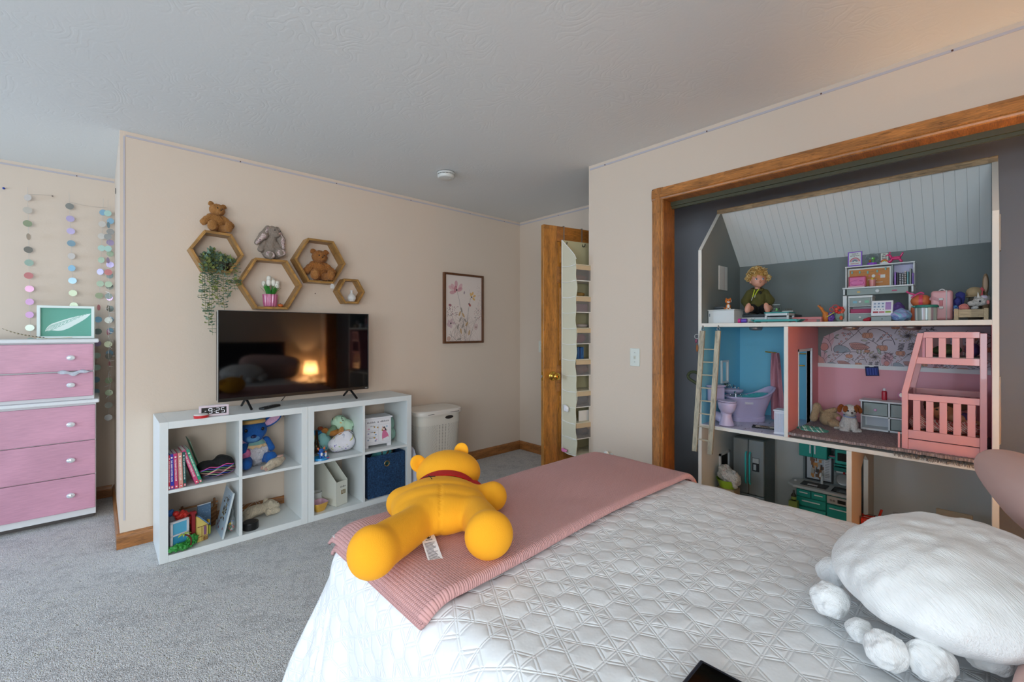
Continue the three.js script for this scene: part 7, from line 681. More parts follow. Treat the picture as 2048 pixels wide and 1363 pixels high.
{ solo('purple_cloth', 'crumpled purple cloth behind the tie-dye fabric on the loft', 'cloth', soft([ell(0, 0.04, 0, 0.03, 0.05, 0.03)], 0.005, 0.01, fold(0.006, 35, 3)).translate(0, 0.008, 0), mat('#6a4f96', 0.85), [3.0, L2, -0.315]); solo('tie_dye_cloth', 'crumpled blue and lilac tie-dye cloth on the loft', 'cloth', soft([ell(0, 0.022, 0, 0.045, 0.026, 0.044), ell(0.01, 0.036, 0.008, 0.03, 0.02, 0.026)], 0.0045, 0.01, fold(0.006, 32, 8)).translate(0, 0.006, 0), mat('#ffffff', 0.85, { map: rep(paint(128, 128, (g, w, h) => { g.fillStyle = '#8fa8d0'; g.fillRect(0, 0, w, h); for (let i = 0; i < 40; i++) { g.fillStyle = ['#7fc0d0', '#b39ad0', '#5a74b8', '#c3d3e6'][i % 4]; g.globalAlpha = 0.6; g.beginPath(); g.arc(128 * h3(i, 1, 1), 128 * h3(i, 2, 1), 6 + 10 * h3(i, 3, 1), 0, 7); g.fill(); } }), 12) }), [2.85, L2, -0.288]); }
{ const t = thing('lidded_tub', 'clear striped tub with a teal lid at the loft edge', 'tub', [2.79, L2, -0.196]); part(t, 'tub', lathe([[0, 0.0005], [0.036, 0.0005], [0.038, 0.004], [0.039, 0.058], [0.037, 0.06]], 40), mat('#ffffff', 0.25, { map: rep(paint(128, 8, (g, w, h) => { ['#8f9a94', '#b9a8a4', '#7d8d86', '#c3c9c0', '#93808a', '#a9b4ac', '#d0d4cc', '#86908c'].forEach((c, i) => { g.fillStyle = c; g.fillRect(i * 16, 0, 16, h); }); }), 3, 1), clearcoat: 0.8 })); part(t, 'lid', lathe([[0.0392, 0.0602], [0.044, 0.061], [0.044, 0.068], [0.041, 0.072], [0.036, 0.0725], [0.034, 0.07], [0, 0.07]], 40), mat('#2f7f72', 0.25)); part(t, 'tab', box(0.02, 0.006, 0.014, -0.03, 0.062, -0.04, 0.002), mat('#2f7f72', 0.25)); }
{ const t = thing('toy_orange_basket', 'orange toy purse with hot pink bow straps on the loft', 'toy bag', [2.97, L2, -0.225]); part(t, 'stand', box(0.06, 0.072, 0.074, 0, 0, 0, 0.008, 2), mat('#d9744a', 0.5)); part(t, 'purse', soft([ell(0, 0.1, 0, 0.034, 0.032, 0.04)], 0.004, 0.005), mat('#e07a48', 0.45)); part(t, 'band', sheet((u, v) => [-0.034 * Math.cos((u - 0.5) * 2.2) - 0.0015, 0.1 + 0.034 * Math.sin((u - 0.5) * 2.2), (v - 0.5) * 0.014], 14, 2, 0.002), mat('#e0475c', 0.4)); part(t, 'bow', [tube([[-0.03, 0.13, -0.02], [-0.03, 0.142, -0.045], [-0.03, 0.15, -0.052]], 0.0045, 12), tube([[-0.03, 0.13, -0.018], [-0.03, 0.14, 0.0], [-0.03, 0.134, 0.012]], 0.0045, 12), tube([[-0.032, 0.128, -0.02], [-0.034, 0.116, -0.034]], 0.004, 8)], mat('#d83f7c', 0.35)); }
{ const t = thing('toy_suitcase', 'pink toy suitcase standing on the loft', 'toy suitcase', [2.91, L2, -0.148]); part(t, 'shell', box(0.07, 0.138, 0.074, 0, 0.003, 0, 0.012, 4), toyPink); part(t, 'strap', [box(0.0725, 0.14, 0.006, 0, 0.002, 0.016, 0.003)], mat('#d3c9c6', 0.4)); for (let i = 0; i < 5; i++) part(t, 'rib', box(0.003, 0.016, 0.003, -0.0355, 0.1 - i * 0.003, -0.03 + i * 0.005, 0.001), mat('#c98f94', 0.4)); for (const y of [0.095, 0.055]) part(t, 'clasp', box(0.006, 0.012, 0.016, -0.037, y, -0.002, 0.003), mat('#d9d6d4', 0.3)); part(t, 'patch', box(0.004, 0.026, 0.012, -0.0362, 0.07, -0.002, 0.001), mat('#c4686e', 0.45)); part(t, 'handle', tube([[-0.01, 0.14, -0.012], [-0.01, 0.149, 0], [-0.01, 0.14, 0.012]], 0.003, 10), mat('#d9d6d4', 0.3)); part(t, 'side_handle', ball(0.006, 0.008, 0.005, -0.01, 0.105, -0.039), mat('#d9a9ae', 0.4)); part(t, 'wheel', cyl(0.003, 0.003, 0.006, -0.02, 0, -0.026, 10), M.black); part(t, 'wheel', cyl(0.003, 0.003, 0.006, -0.02, 0, 0.026, 10), M.black); }
{ const t = thing('toy_crate', 'small pale wooden toy crate holding yarn and a unicorn', 'crate', [2.8, L2, -0.05]); const w = mat('#dcc39a', 0.6, { map: T.grain }), W = 0.104; part(t, 'side', uvm(span(-0.045, -0.041, 0.012, 0.046, -W / 2, W / 2, 0.001)), w); part(t, 'side', uvm(span(0.041, 0.045, 0.012, 0.046, -W / 2, W / 2, 0.001)), w); part(t, 'end', uvm(span(-0.041, 0.041, 0.012, 0.046, -W / 2, -W / 2 + 0.004, 0.001)), w); part(t, 'end', uvm(span(-0.041, 0.041, 0.012, 0.046, W / 2 - 0.004, W / 2, 0.001)), w); part(t, 'bottom', span(-0.041, 0.041, 0.012, 0.015, -W / 2 + 0.004, W / 2 - 0.004, 0.0005), w); for (const [x, z] of [[-0.047, -W / 2 + 0.006], [-0.047, W / 2 - 0.008], [0.045, -W / 2 + 0.006], [0.045, W / 2 - 0.008]]) part(t, 'post', box(0.006, 0.05, 0.014, x, 0, z, 0.001), w); }
{ const c = solo('blue_shawl', 'crumpled dark blue cloth rising out of the toy crate', 'cloth', soft([ell(0, 0.07, 0, 0.025, 0.05, 0.022), ell(0.004, 0.115, 0.012, 0.014, 0.03, 0.018), ell(0, 0.045, -0.008, 0.02, 0.03, 0.022)], 0.004, 0.01, fold(0.006, 45, 5)), mat('#34387c', 0.85), [2.92, L2 - 0.004, -0.098]);
  const y = thing('yarn_ball', 'loose salmon pink yarn ball in the toy crate', 'yarn', [2.795, L2 + 0.036, -0.073]); const r = rng(2); for (let i = 0; i < 9; i++) { const g = torus(0.017 - 0.001 * (i % 3), 0.0016, 0, 0, 0, 0, 0, 2 * PI, 26); g.rotateX(r() * 6); g.rotateY(r() * 6); g.translate(0, 0.018, 0); part(y, 'strand', g, mat('#d98a80', 0.8)); } part(y, 'core', ball(0.0155, 0.0155, 0.0155, 0, 0.018, 0), mat('#c87a74', 0.9));
  const b = thing('blue_trinket', 'blue beaded trinket beside the yarn ball', 'trinket', [2.79, L2 + 0.036, -0.096]); for (let i = 0; i < 8; i++) part(b, 'bead', ball(0.0048, 0.0048, 0.0048, -0.002 * (i % 3), 0.007 + 0.006 * (i % 4), -0.006 + 0.0045 * (i % 3)), mat(['#3a5f9c', '#4a8ab0', '#2d3f78'][i % 3], 0.35)); }
{ const t = thing('plush_unicorn', 'white plush unicorn peeking out of the toy crate', 'plush toy', [2.81, L2 + 0.046, -0.028], -1.75); const w = plushMat('#e6e1da', 12, 0.003), fz = (x, y, z) => 0.0015 * vnoise(x * 130, y * 130, z * 130); part(t, 'head', soft([ell(0.004, 0.034, 0, 0.024, 0.02, 0.02), cap(-0.005, 0.028, 0.012, -0.018, 0.026, 0.032, 0.015, 0.011), ell(-0.01, 0.006, 0.014, 0.013, 0.006, 0.009)], 0.003, 0.008, fz), w); part(t, 'horn', cyl(0.0008, 0.005, 0.024, 0, 0, 0, 12).rotateX(0.4).translate(0.002, 0.052, 0.016), mat('#dcd6cc', 0.4)); for (const s of [-1, 1]) { part(t, 'eye', ball(0.0034, 0.004, 0.002, -0.006 + s * 0.014, 0.034, 0.024), M.black); part(t, 'ear', ball(0.006, 0.012, 0.004, 0.01 + s * 0.02, 0.046, 0.0), w); } part(t, 'ear_lining', ball(0.005, 0.009, 0.003, 0.03, 0.03, 0.01), mat('#e08a86', 0.6)); part(t, 'mane', soft([ell(0.014, 0.05, -0.004, 0.014, 0.012, 0.012)], 0.003, 0.004, fz), mat('#cfc4d6', 0.9)); }
{ const t = thing('doll_hat', 'beige doll sun hat behind the unicorn', 'hat', [2.955, L2 + 0.1, -0.042], 0); part(t, 'crown', soft([ell(0, 0.03, 0, 0.03, 0.026, 0.029)], 0.004, 0.004, nb(0.002, 40)), mat('#b8a07a', 0.85)); part(t, 'brim', torus(0.027, 0.004, 0, 0.012, 0, PI / 2), mat('#a8906c', 0.85)); part(t, 'stand', cyl(0.02, 0.024, 0.112, 0, -0.0995, 0, 16), mat('#5a5346', 0.8)); }
{ const t = thing('rabbit_ear_toy', 'tall tan plush ear with red arrow clip against the side panel', 'plush toy', [2.96, L2, -0.008]); const c = plushMat('#b89a78', 12, 0.002); part(t, 'ear', soft([cap(0, 0.02, 0, 0, 0.1, 0.0, 0.01, 0.014), ell(0, 0.165, 0, 0.018, 0.05, 0.011)], 0.0035, 0.012), c); part(t, 'ear_lining', soft([ell(-0.014, 0.165, 0, 0.006, 0.038, 0.008)], 0.003), mat('#cdb094', 0.9)); part(t, 'clip', ext([[-0.004, 0], [0.004, 0], [0.004, 0.03], [0.01, 0.03], [0, 0.048], [-0.01, 0.03], [-0.004, 0.03]], 0.004, 0.0008).rotateY(-PI / 2).translate(-0.02, 0.105, -0.012), mat('#c8303c', 0.45)); }
{ const t = thing('wall_picture_panel', 'small white panel stuck on the dark loft side wall', 'panel', [3.013, 1.616, HL + 0.0015]); part(t, 'panel', box(0.132, 0.156, 0.006, 0, -0.078, 0.003, 0.001), mat('#dcdad4', 0.6)); part(t, 'gap', box(0.006, 0.15, 0.001, 0.012, -0.075, 0.0062, 0.0004), mat('#b9a7a0', 0.7)); }
// ---------- doll house, bathroom ----------
{ const t = thing('toy_ladder', 'cream wooden toy ladder hooked to the loft floor', 'ladder', [2.672, 0.545, -1.14]), w = mat('#e6dcc0', 0.55, { map: T.grainV }); t.rotation.z = -0.055 * 0 ; const H = 0.725, lean = -0.036; const X = (y) => lerp(-0.045, 0.002, y / H), Z = (s, y) => s * 0.046 + lerp(-0.02, 0.008, y / H);
  for (const s of [-1, 1]) { const g = box(0.018, H, 0.028, 0, 0, 0, 0.002); g.applyMatrix4(new THREE.Matrix4().set(1, 0.047 / H, 0, -0.045, 0, 1, 0, s * 0, 0, 0.028 / H, 1, s * 0.046 - 0.02, 0, 0, 0, 1)); g.computeVertexNormals(); part(t, 'rail', uvm(g), w); part(t, 'hook', [torus(0.008, 0.0018, X(H) + 0.002, H + 0.01, Z(s, H), 0, PI / 2), torus(0.008, 0.0018, X(H) + 0.004, H + 0.022, Z(s, H))], M.steel); }
  for (let i = 0; i < 8; i++) { const y = 0.075 + i * 0.077; part(t, 'rung', bar([X(y), y, Z(-1, y)], [X(y), y, Z(1, y)], 0.0042, 10), w); } }
{ const t = thing('toy_toilet', 'pale lilac toy toilet at the front of the toy bathroom', 'toy toilet', [2.775, F1 + 0.0015, -1.1], -0.45), m = lilac;   // faces +z then turned
  part(t, 'pedestal', lathe([[0, 0], [0.042, 0], [0.042, 0.006], [0.034, 0.03], [0.028, 0.06], [0.034, 0.082], [0, 0.082]], 32, 0, 0, 0.03), m); part(t, 'trapway', soft([cap(0, 0.03, 0.02, 0, 0.045, -0.05, 0.03, 0.026)], 0.004), m);
  const bowl = lathe([[0, 0.07], [0.03, 0.075], [0.046, 0.1], [0.053, 0.13], [0.054, 0.136], [0.046, 0.136], [0.03, 0.1], [0, 0.09]], 36); bowl.scale(0.9, 1, 1.12); bowl.translate(0, 0, 0.035); part(t, 'bowl', bowl, m); const seat = torus(0.046, 0.007, 0, 0.138, 0, PI / 2, 0, 2 * PI, 36); seat.scale(0.92, 0.6, 1.15); seat.translate(0, 0.055, 0.035); part(t, 'seat', seat, m); const lid = cyl(0.05, 0.05, 0.006, 0, 0, 0, 36); lid.scale(0.95, 1, 1.15); lid.translate(0, 0.1445, 0.035); part(t, 'lid', lid, m); part(t, 'tank', box(0.1, 0.085, 0.045, 0, 0.135, -0.055, 0.01, 3), m); part(t, 'tank_lid', box(0.108, 0.012, 0.052, 0, 0.2205, -0.055, 0.005, 3), m); part(t, 'lever', bar([-0.04, 0.195, -0.031], [-0.022, 0.195, -0.028], 0.003), M.steel); }
{ const t = thing('toy_sink', 'pale lilac toy pedestal sink behind the ladder', 'toy sink', [3.02, F1 + 0.0015, -1.135], -PI / 2), m = lilac; part(t, 'pedestal', lathe([[0, 0], [0.04, 0], [0.036, 0.02], [0.026, 0.05], [0.024, 0.14], [0.03, 0.155], [0, 0.155]], 28), m); const b = lathe([[0, 0.155], [0.035, 0.157], [0.056, 0.175], [0.06, 0.188], [0.052, 0.189], [0.03, 0.172], [0, 0.168]], 36); b.scale(1.1, 1, 0.85); part(t, 'basin', b, m); part(t, 'tap', tube([[0, 0.186, -0.042], [0, 0.21, -0.04], [0, 0.212, -0.018], [0, 0.204, -0.012]], 0.004, 16), M.chrome); for (const s of [-1, 1]) part(t, 'tap_handle', ball(0.006, 0.006, 0.006, s * 0.022, 0.196, -0.04), M.chrome); }
{ const t = thing('toy_mirror', 'white framed toy mirror on the blue bathroom wall', 'mirror', [3.033, 0.925, HL + 0.0016]); part(t, 'frame', ext([[-0.055, 0], [0.055, 0], [0.055, 0.15], [-0.055, 0.15]], 0.012, 0.001, [[[-0.042, 0.012], [-0.042, 0.138], [0.042, 0.138], [0.042, 0.012]]]), M.white); part(t, 'mirror_glass', box(0.088, 0.13, 0.003, 0, 0.01, 0.003, 0.0005), mat('#cfd3d2', 0.04, { metalness: 1 })); const r = thing('toy_towel_ring', 'gold toy towel rail with silver rings below the mirror', 'towel rail', [2.97, 0.9, HL + 0.0016]); part(r, 'rail', bar([-0.02, 0.01, 0.018], [0.09, 0.01, 0.018], 0.005), M.brass); for (let i = 0; i < 3; i++) part(r, 'ring', torus(0.016, 0.002, 0.03 + i * 0.025, 0.012, 0.024, 0, 0.9), M.chrome); part(r, 'bracket', box(0.012, 0.012, 0.014, -0.012, 0.004, 0.007, 0.002), M.brass); part(r, 'bracket', box(0.012, 0.012, 0.014, 0.082, 0.004, 0.007, 0.002), M.brass); }
{ const t = thing('toy_bathtub', 'pale lilac toy bathtub filled with teal water', 'toy bathtub', [3.0, F1 + 0.0015, -1.035], -0.75), m = mat('#cdbfe0', 0.22, { clearcoat: 0.5 });
  const q = [[0.098, 0.045, 0.0], [0.1, 0.047, 0.022], [0.096, 0.043, 0.026], [0.1, 0.05, 0.05], [0.118, 0.064, 0.1], [0.132, 0.075, 0.142], [0.14, 0.082, 0.152], [0.14, 0.082, 0.158], [0.128, 0.07, 0.158], [0.118, 0.062, 0.13], [0.098, 0.048, 0.06], [0.0, 0.0, 0.05]], se = (a, p) => [Math.sign(Math.cos(a)) * Math.abs(Math.cos(a)) ** p, Math.sign(Math.sin(a)) * Math.abs(Math.sin(a)) ** p];
  part(t, 'tub', sheet((u, v) => { const k = v * 11, i = Math.min(10, Math.floor(k)), f = k - i, rx = lerp(q[i][0], q[i + 1][0], f), rz = lerp(q[i][1], q[i + 1][1], f), y = lerp(q[i][2], q[i + 1][2], f), [c, s] = se(u * 2 * PI, 0.72); const rise = c > 0 ? 0.06 * c * c * Math.min(1, y / 0.14) : 0; return [rx * c + 0.02 * c * (c > 0 ? y / 0.15 : 0), y + rise, -rz * s]; }, 72, 55), m);
  part(t, 'water', sheet((u, v) => { const [c, s] = se(u * 2 * PI, 0.72); return [0.118 * c * v, 0.15 + 0.01 * fbm(c * v * 6, s * v * 6, 3, 2) * (1 - v * v) + 0.016 * (1 - v) + (c > 0 ? 0.03 * c * v : 0), -0.062 * s * v]; }, 48, 14), mat('#4fb9b4', 0.12, { clearcoat: 1 })); part(t, 'faucet', [tube([[-0.1, 0.155, 0.05], [-0.1, 0.182, 0.045], [-0.095, 0.188, 0.025], [-0.09, 0.18, 0.01]], 0.004, 16), bar([-0.128, 0.17, 0.04], [-0.07, 0.17, 0.04], 0.003)], M.chrome); for (const x of [-0.13, -0.068]) part(t, 'tap_handle', ball(0.008, 0.006, 0.008, x, 0.172, 0.04), M.chrome); part(t, 'sticker', print(0.05, 0.02, -0.03, 0.125, 0.0715, 0, -0.25), mat('#dcd9e4', 0.4)); }
{ const t = solo('toy_bath_mat', 'black bordered toy mat with a brown animal print', 'mat', uvm(box(0.085, 0.003, 0.13, 0, 0, 0, 0.001)), mat('#1c1817', 0.9), [2.865, F1 + 0.0018, -0.895], 0.25); const p = part(t, 'mat_print', print(0.075, 0.12, 0, 0.0036, 0, 0, -PI / 2), mat('#ffffff', 0.9, { map: paint(150, 240, (g, w, h) => { g.fillStyle = '#16130f'; g.fillRect(0, 0, w, h); g.fillStyle = '#d9cfc0'; for (let i = 0; i < 16; i++) { g.fillRect(2, i * 16, 10, 8); g.fillRect(w - 12, i * 16, 10, 8); } g.fillRect(24, 24, w - 48, h - 48); g.fillStyle = '#6d3f24'; g.beginPath(); g.ellipse(75, 120, 34, 56, 0.2, 0, 7); g.fill(); g.fillStyle = '#b07a44'; g.beginPath(); g.ellipse(70, 100, 16, 22, 0, 0, 7); g.fill(); g.fillStyle = '#231610'; g.fillRect(50, 150, 46, 14); }) })); }
{ const t = solo('toy_towel', 'pink toy towel hanging beside the bathtub', 'towel', sheet((u, v) => { const w = lerp(0.075, 0.035, v * v), z = (u - 0.5) * w; return [0.012 * Math.sin(u * 9) + 0.006 * Math.sin(u * 17 + v * 5), 0.42 * v, z + 0.018 * v]; }, 30, 30, 0.003), mat('#cf8f9c', 0.95, { bumpMap: rep(T.weave, 8), bumpScale: 0.001 }), [3.13, F1 + 0.012, -0.9], PI); part(t, 'peg', bar([0, 0.418, 0.01], [0, 0.424, 0.075], 0.004), M.brass).visible = true; }
{ const t = thing('toy_cabinet', 'small white toy cabinet against the pink partition', 'toy cabinet', [2.765, F1 + 0.0015, -0.782]); part(t, 'case', box(0.07, 0.125, 0.05, 0, 0, 0, 0.002), mat('#dfe0ea', 0.4)); part(t, 'top', box(0.078, 0.008, 0.058, 0, 0.1252, 0, 0.003), mat('#e6e6ee', 0.4)); for (let i = 0; i < 6; i++) part(t, 'slat', box(0.003, 0.1, 0.005, -0.0352, 0.014, -0.0175 + i * 0.007, 0.001), mat('#d3d4e2', 0.45)); part(t, 'foot_rail', box(0.074, 0.008, 0.054, 0, 0.0, 0, 0.002), mat('#e6e6ee', 0.4)); }
// ---------- doll house, bedroom ----------
const FC = F1 + 0.0155;
{ const t = thing('bedroom_wallpaper', 'white paper wall covering coloured with pumpkins and vines', 'wallpaper', [HB - 0.0085, 1.0685, 0]); const y1 = 0.222;
  part(t, 'paper', ext([[-0.712, 0], [0.0085, 0], [0.0085, y1], [-0.59, y1], [-0.63, y1 - 0.02], [-0.70, 0.165], [-0.716, 0.1]], 0.0008).rotateY(-PI / 2).translate(0.0008, 0, 0).applyMatrix4(new THREE.Matrix4()), (() => { const tx = paint(1536, 480, (g, w, h) => {
    g.fillStyle = '#d5ced6'; g.fillRect(0, 0, w, h); g.lineCap = 'round'; g.lineJoin = 'round'; const K = '#4a4448', r = rng(41), S = (pts, lw = 5, c = K) => { g.strokeStyle = c; g.lineWidth = lw; g.beginPath(); g.moveTo(...pts[0]); for (let i = 1; i + 1 < pts.length; i += 2) g.quadraticCurveTo(...pts[i], ...pts[i + 1]); g.stroke(); };
    const pum = (x, y, s, c = '#d9a48c') => { g.fillStyle = c; g.strokeStyle = '#7a5a52'; g.lineWidth = 4; for (const k of [-0.62, 0.62, -0.3, 0.3, 0]) { g.beginPath(); g.ellipse(x + k * s, y, s * 0.42, s * 0.66, 0, 0, 7); g.fill(); g.stroke(); } S([[x, y - s * 0.6], [x + 4, y - s * 0.9], [x + 16, y - s]], 6); };
    const leaf = (x, y, l, a, c) => { g.save(); g.translate(x, y); g.rotate(a); g.beginPath(); g.moveTo(0, 0); g.quadraticCurveTo(l * 0.5, -l * 0.32, l, 0); g.quadraticCurveTo(l * 0.5, l * 0.32, 0, 0); if (c) { g.fillStyle = c; g.fill(); } g.strokeStyle = K; g.lineWidth = 4; g.stroke(); g.beginPath(); g.moveTo(0, 0); g.lineTo(l * 0.8, 0); g.stroke(); g.restore(); };
    const berry = (x, y, s, c) => { g.fillStyle = c; g.beginPath(); g.arc(x, y, s, 0, 7); g.fill(); g.strokeStyle = K; g.lineWidth = 3.5; g.stroke(); };
    const motif = () => {
    g.globalAlpha = 0.35; g.fillStyle = '#d98a94'; g.beginPath(); g.ellipse(90, 240, 130, 200, 0.3, 0, 7); g.fill(); g.globalAlpha = 1;
    S([[190, 430], [190, 300], [120, 210], [60, 190], [50, 160]], 6); S([[150, 240], [150, 160], [170, 110]]); S([[165, 260], [220, 200], [240, 170]]); leaf(240, 170, 70, -0.6, '#b5c9b8'); leaf(230, 190, 60, 0.3, '#b5c9b8'); leaf(60, 160, 50, -2.2); leaf(165, 110, 45, -1.2); leaf(50, 200, 40, 2.4);
    S([[250, 400], [400, 250], [540, 110], [560, 60], [640, 10]], 7); S([[470, 170], [420, 120], [350, 110]]); S([[500, 150], [470, 90], [430, 50]]); for (const [x, y] of [[350, 110], [370, 150], [430, 50], [460, 40], [400, 210], [330, 260], [300, 300], [420, 130], [450, 120]]) berry(x, y, 15, '#d9a8a6');
    S([[560, 60], [640, 190], [760, 250], [860, 330], [880, 400]], 7); leaf(600, 230, 90, 0.15, '#dfe0cf'); leaf(760, 250, 60, -1.3); leaf(720, 270, 60, 2.9); S([[800, 270], [840, 210], [850, 190]]); leaf(850, 195, 50, -0.9);
    pum(690, 150, 70); S([[690, 80], [720, 20], [830, 40], [1010, 120], [1040, 300], [1050, 430]], 9); pum(880, 360, 68); S([[880, 290], [890, 200], [1000, 230], [1030, 260]], 9); S([[820, 250], [900, 170], [940, 110]]); for (const [x, y] of [[940, 110], [900, 140], [960, 170], [870, 200], [990, 150]]) berry(x, y, 15, '#d9b0ac');
    g.fillStyle = '#d9a8a0'; g.strokeStyle = K; g.lineWidth = 5; g.beginPath(); g.moveTo(440, 290); g.quadraticCurveTo(600, 240, 720, 360); g.quadraticCurveTo(600, 440, 470, 370); g.closePath(); g.fill(); g.stroke(); for (let i = 0; i < 5; i++) { g.beginPath(); for (let x = 470; x < 690; x += 12) g.lineTo(x, 300 + i * 22 + (((x / 12) | 0) % 2) * 10); g.stroke(); }
    g.fillStyle = '#a3afb9'; g.beginPath(); g.moveTo(230, 450); g.quadraticCurveTo(190, 340, 300, 320); g.quadraticCurveTo(420, 340, 460, 430); g.quadraticCurveTo(330, 480, 230, 450); g.fill(); g.stroke(); g.fillStyle = '#d99a94'; g.beginPath(); g.ellipse(80, 360, 60, 70, 0, 0, 7); g.fill(); g.stroke();
    for (let i = 0; i < 5; i++) leaf(560 + i * 40, 470, 80, -1.7 + i * 0.22, '#dfd9c4'); leaf(860, 470, 120, -1.9, '#b9cabb'); leaf(70, 450, 60, 0, '#c9d4c9');
    for (let i = 0; i < 46; i++) { const a = i * 2.4, q = 26 + i * 2.4; S([[1200, 150], [1200 + q * 0.6 * Math.cos(a), 150 + q * 0.5 * Math.sin(a)], [1200 + q * Math.cos(a) * 1.2, 150 + q * Math.sin(a)]], 3); if (i % 2) berry(1200 + q * Math.cos(a) * 1.25, 150 + q * Math.sin(a) * 1.05, 11, '#d6c8ae'); }
    for (const [x, y] of [[1110, 400], [1230, 390]]) { S([[x, y], [x + 6, y - 60], [x + 20, y - 130]], 4); for (let i = 0; i < 5; i++) { leaf(x + i * 4, y - 10 - i * 24, 40, -0.4, '#b9c4c9'); leaf(x + i * 4, y - 10 - i * 24, 40, 3.5, '#b9c4c9'); } } pum(1110, 440, 56); pum(1300, 445, 60); S([[1180, 470], [1350, 360], [1480, 270], [1536, 250]], 8); S([[1330, 380], [1290, 300], [1300, 240], [1260, 200]], 7); S([[1400, 320], [1440, 200], [1536, 120]], 6); for (let i = 0; i < 14; i++) leaf(1380 + 150 * r(), 40 + 180 * r(), 60 + 40 * r(), r() * 6); S([[1100, 0], [1060, 60], [1040, 120]], 6); S([[1330, 60], [1420, 20], [1536, 60]], 6); S([[1360, 100], [1460, 60], [1500, 10]], 5); pum(1050, 10, 50); };
    for (const [x, y, k] of [[-20, -6, 0.74], [980, 40, 0.6], [-40, 300, 0.5], [640, 300, 0.42], [1060, 330, 0.5]]) { g.save(); g.translate(x, y); g.scale(k, k); if (k > 0.7) motif(); else { motif(); } g.restore(); } }); tx.repeat.set(1 / 0.725, 1 / y1); tx.offset.set(0.716 / 0.725, 0); return mat('#ffffff', 0.75, { map: tx }); })()); part(t, 'curled_corner', sheet((u, v) => [-0.006 * Math.sin(u * 2) - 0.001, 0.0 + 0.05 * v * (1 - u * 0.5), -0.728 + 0.03 * u], 8, 6, 0.0008), mat('#d7a6a0', 0.8)); }
{ const t = thing('sticky_note', 'dark blue patterned square note stuck on the pink toy wall', 'note', [HB - 0.013, 1.036, -0.463], -PI / 2); t.rotation.z = 0.08; part(t, 'note', box(0.062, 0.056, 0.0012, 0, -0.03, 0, 0.0003), mat('#1c2247', 0.7)); part(t, 'pattern', print(0.054, 0.044, 0, -0.004, 0.0008), mat('#ffffff', 0.7, { map: paint(108, 88, (g, w, h) => { g.fillStyle = '#33479a'; g.fillRect(0, 0, w, h); for (let i = 0; i < 9; i++) { g.fillStyle = i % 2 ? '#4a5fb4' : '#26347c'; g.fillRect(i * 12, 6, 6, h - 10); } }) })); part(t, 'tape', box(0.02, 0.01, 0.0006, 0, 0.022, 0.001, 0.0002), mat('#e9ebe9', 0.4)); }
{ const t = thing('plush_rabbit', 'floppy beige plush rabbit slumped by the pink partition', 'plush toy', [3.08, FC, -0.632], -0.9), m = plushMat('#d3b48e', 11, 0.002), fz = (x, y, z) => 0.0015 * vnoise(x * 90, y * 90, z * 90); part(t, 'body', soft([ell(0, 0.05, -0.01, 0.038, 0.042, 0.034), ell(0.014, 0.03, 0.034, 0.03, 0.026, 0.034), cap(0.02, 0.026, 0.05, 0.028, 0.02, 0.075, 0.02, 0.016), cap(0.02, 0.08, -0.01, 0.052, 0.06, 0.0, 0.018, 0.02)], 0.004, 0.012, fz), m); part(t, 'ear', soft([cap(-0.02, 0.085, -0.02, -0.05, 0.118, -0.016, 0.012, 0.018), cap(-0.05, 0.118, -0.016, -0.072, 0.05, -0.004, 0.018, 0.02)], 0.004, 0.01, fz), m); part(t, 'ear', soft([cap(0.0, 0.09, -0.01, 0.035, 0.1, 0.0, 0.012, 0.016)], 0.004, 0.01, fz), m); part(t, 'nose', ball(0.005, 0.004, 0.004, 0.03, 0.024, 0.091), mat('#3a2a22', 0.5)); part(t, 'ear_lining', ball(0.012, 0.016, 0.006, 0.046, 0.052, 0.02), mat('#dd9aa0', 0.8)); }
{ const t = thing('plush_puppy', 'brown and white plush puppy sitting on the toy carpet', 'plush toy', [3.0, FC, -0.517], -1.15), w = plushMat('#e9e3da', 11, 0.002), b = plushMat('#a85a24', 11, 0.002), fz = (x, y, z) => 0.0013 * vnoise(x * 100, y * 100, z * 100);
  part(t, 'body', soft([ell(0, 0.05, 0, 0.036, 0.048, 0.034), ell(0, 0.035, -0.01, 0.042, 0.034, 0.036), cap(-0.014, 0.06, 0.02, -0.018, 0.008, 0.034, 0.014, 0.011), cap(0.014, 0.06, 0.02, 0.016, 0.008, 0.034, 0.014, 0.011), ell(-0.034, 0.012, 0.02, 0.016, 0.012, 0.024), ell(0.034, 0.012, 0.02, 0.016, 0.012, 0.024), cap(-0.04, 0.01, -0.02, -0.066, 0.016, 0.0, 0.009, 0.006)], 0.0035, 0.01, fz), w); const h = part(t, 'head', soft([ell(0, 0.118, 0.006, 0.034, 0.032, 0.03), ell(0, 0.104, 0.03, 0.017, 0.014, 0.016)], 0.0035, 0.01, fz), w); for (const s of [-1, 1]) { part(h, 'eye_patch', soft([ell(s * 0.02, 0.124, 0.0165, 0.0145, 0.02, 0.017)], 0.003, 0.004, fz), b); part(h, 'ear', soft([ell(s * 0.04, 0.13, -0.002, 0.013, 0.02, 0.008, 0, s * 0.5), ell(s * 0.047, 0.118, 0.006, 0.01, 0.016, 0.007)], 0.0032, 0.006, fz), b); part(h, 'eye', ball(0.0042, 0.0046, 0.003, s * 0.0145, 0.118, 0.0345), M.black); } part(h, 'nose', ball(0.006, 0.0045, 0.004, 0, 0.11, 0.047), mat('#3a241a', 0.4)); part(h, 'mouth', tube([[-0.004, 0.101, 0.045], [0, 0.104, 0.047], [0.004, 0.101, 0.045]], 0.0009, 6, 5), M.black); part(t, 'collar', torus(0.027, 0.0032, 0, 0.087, 0.004, PI / 2 + 0.15), mat('#8f9fc4', 0.6)); }
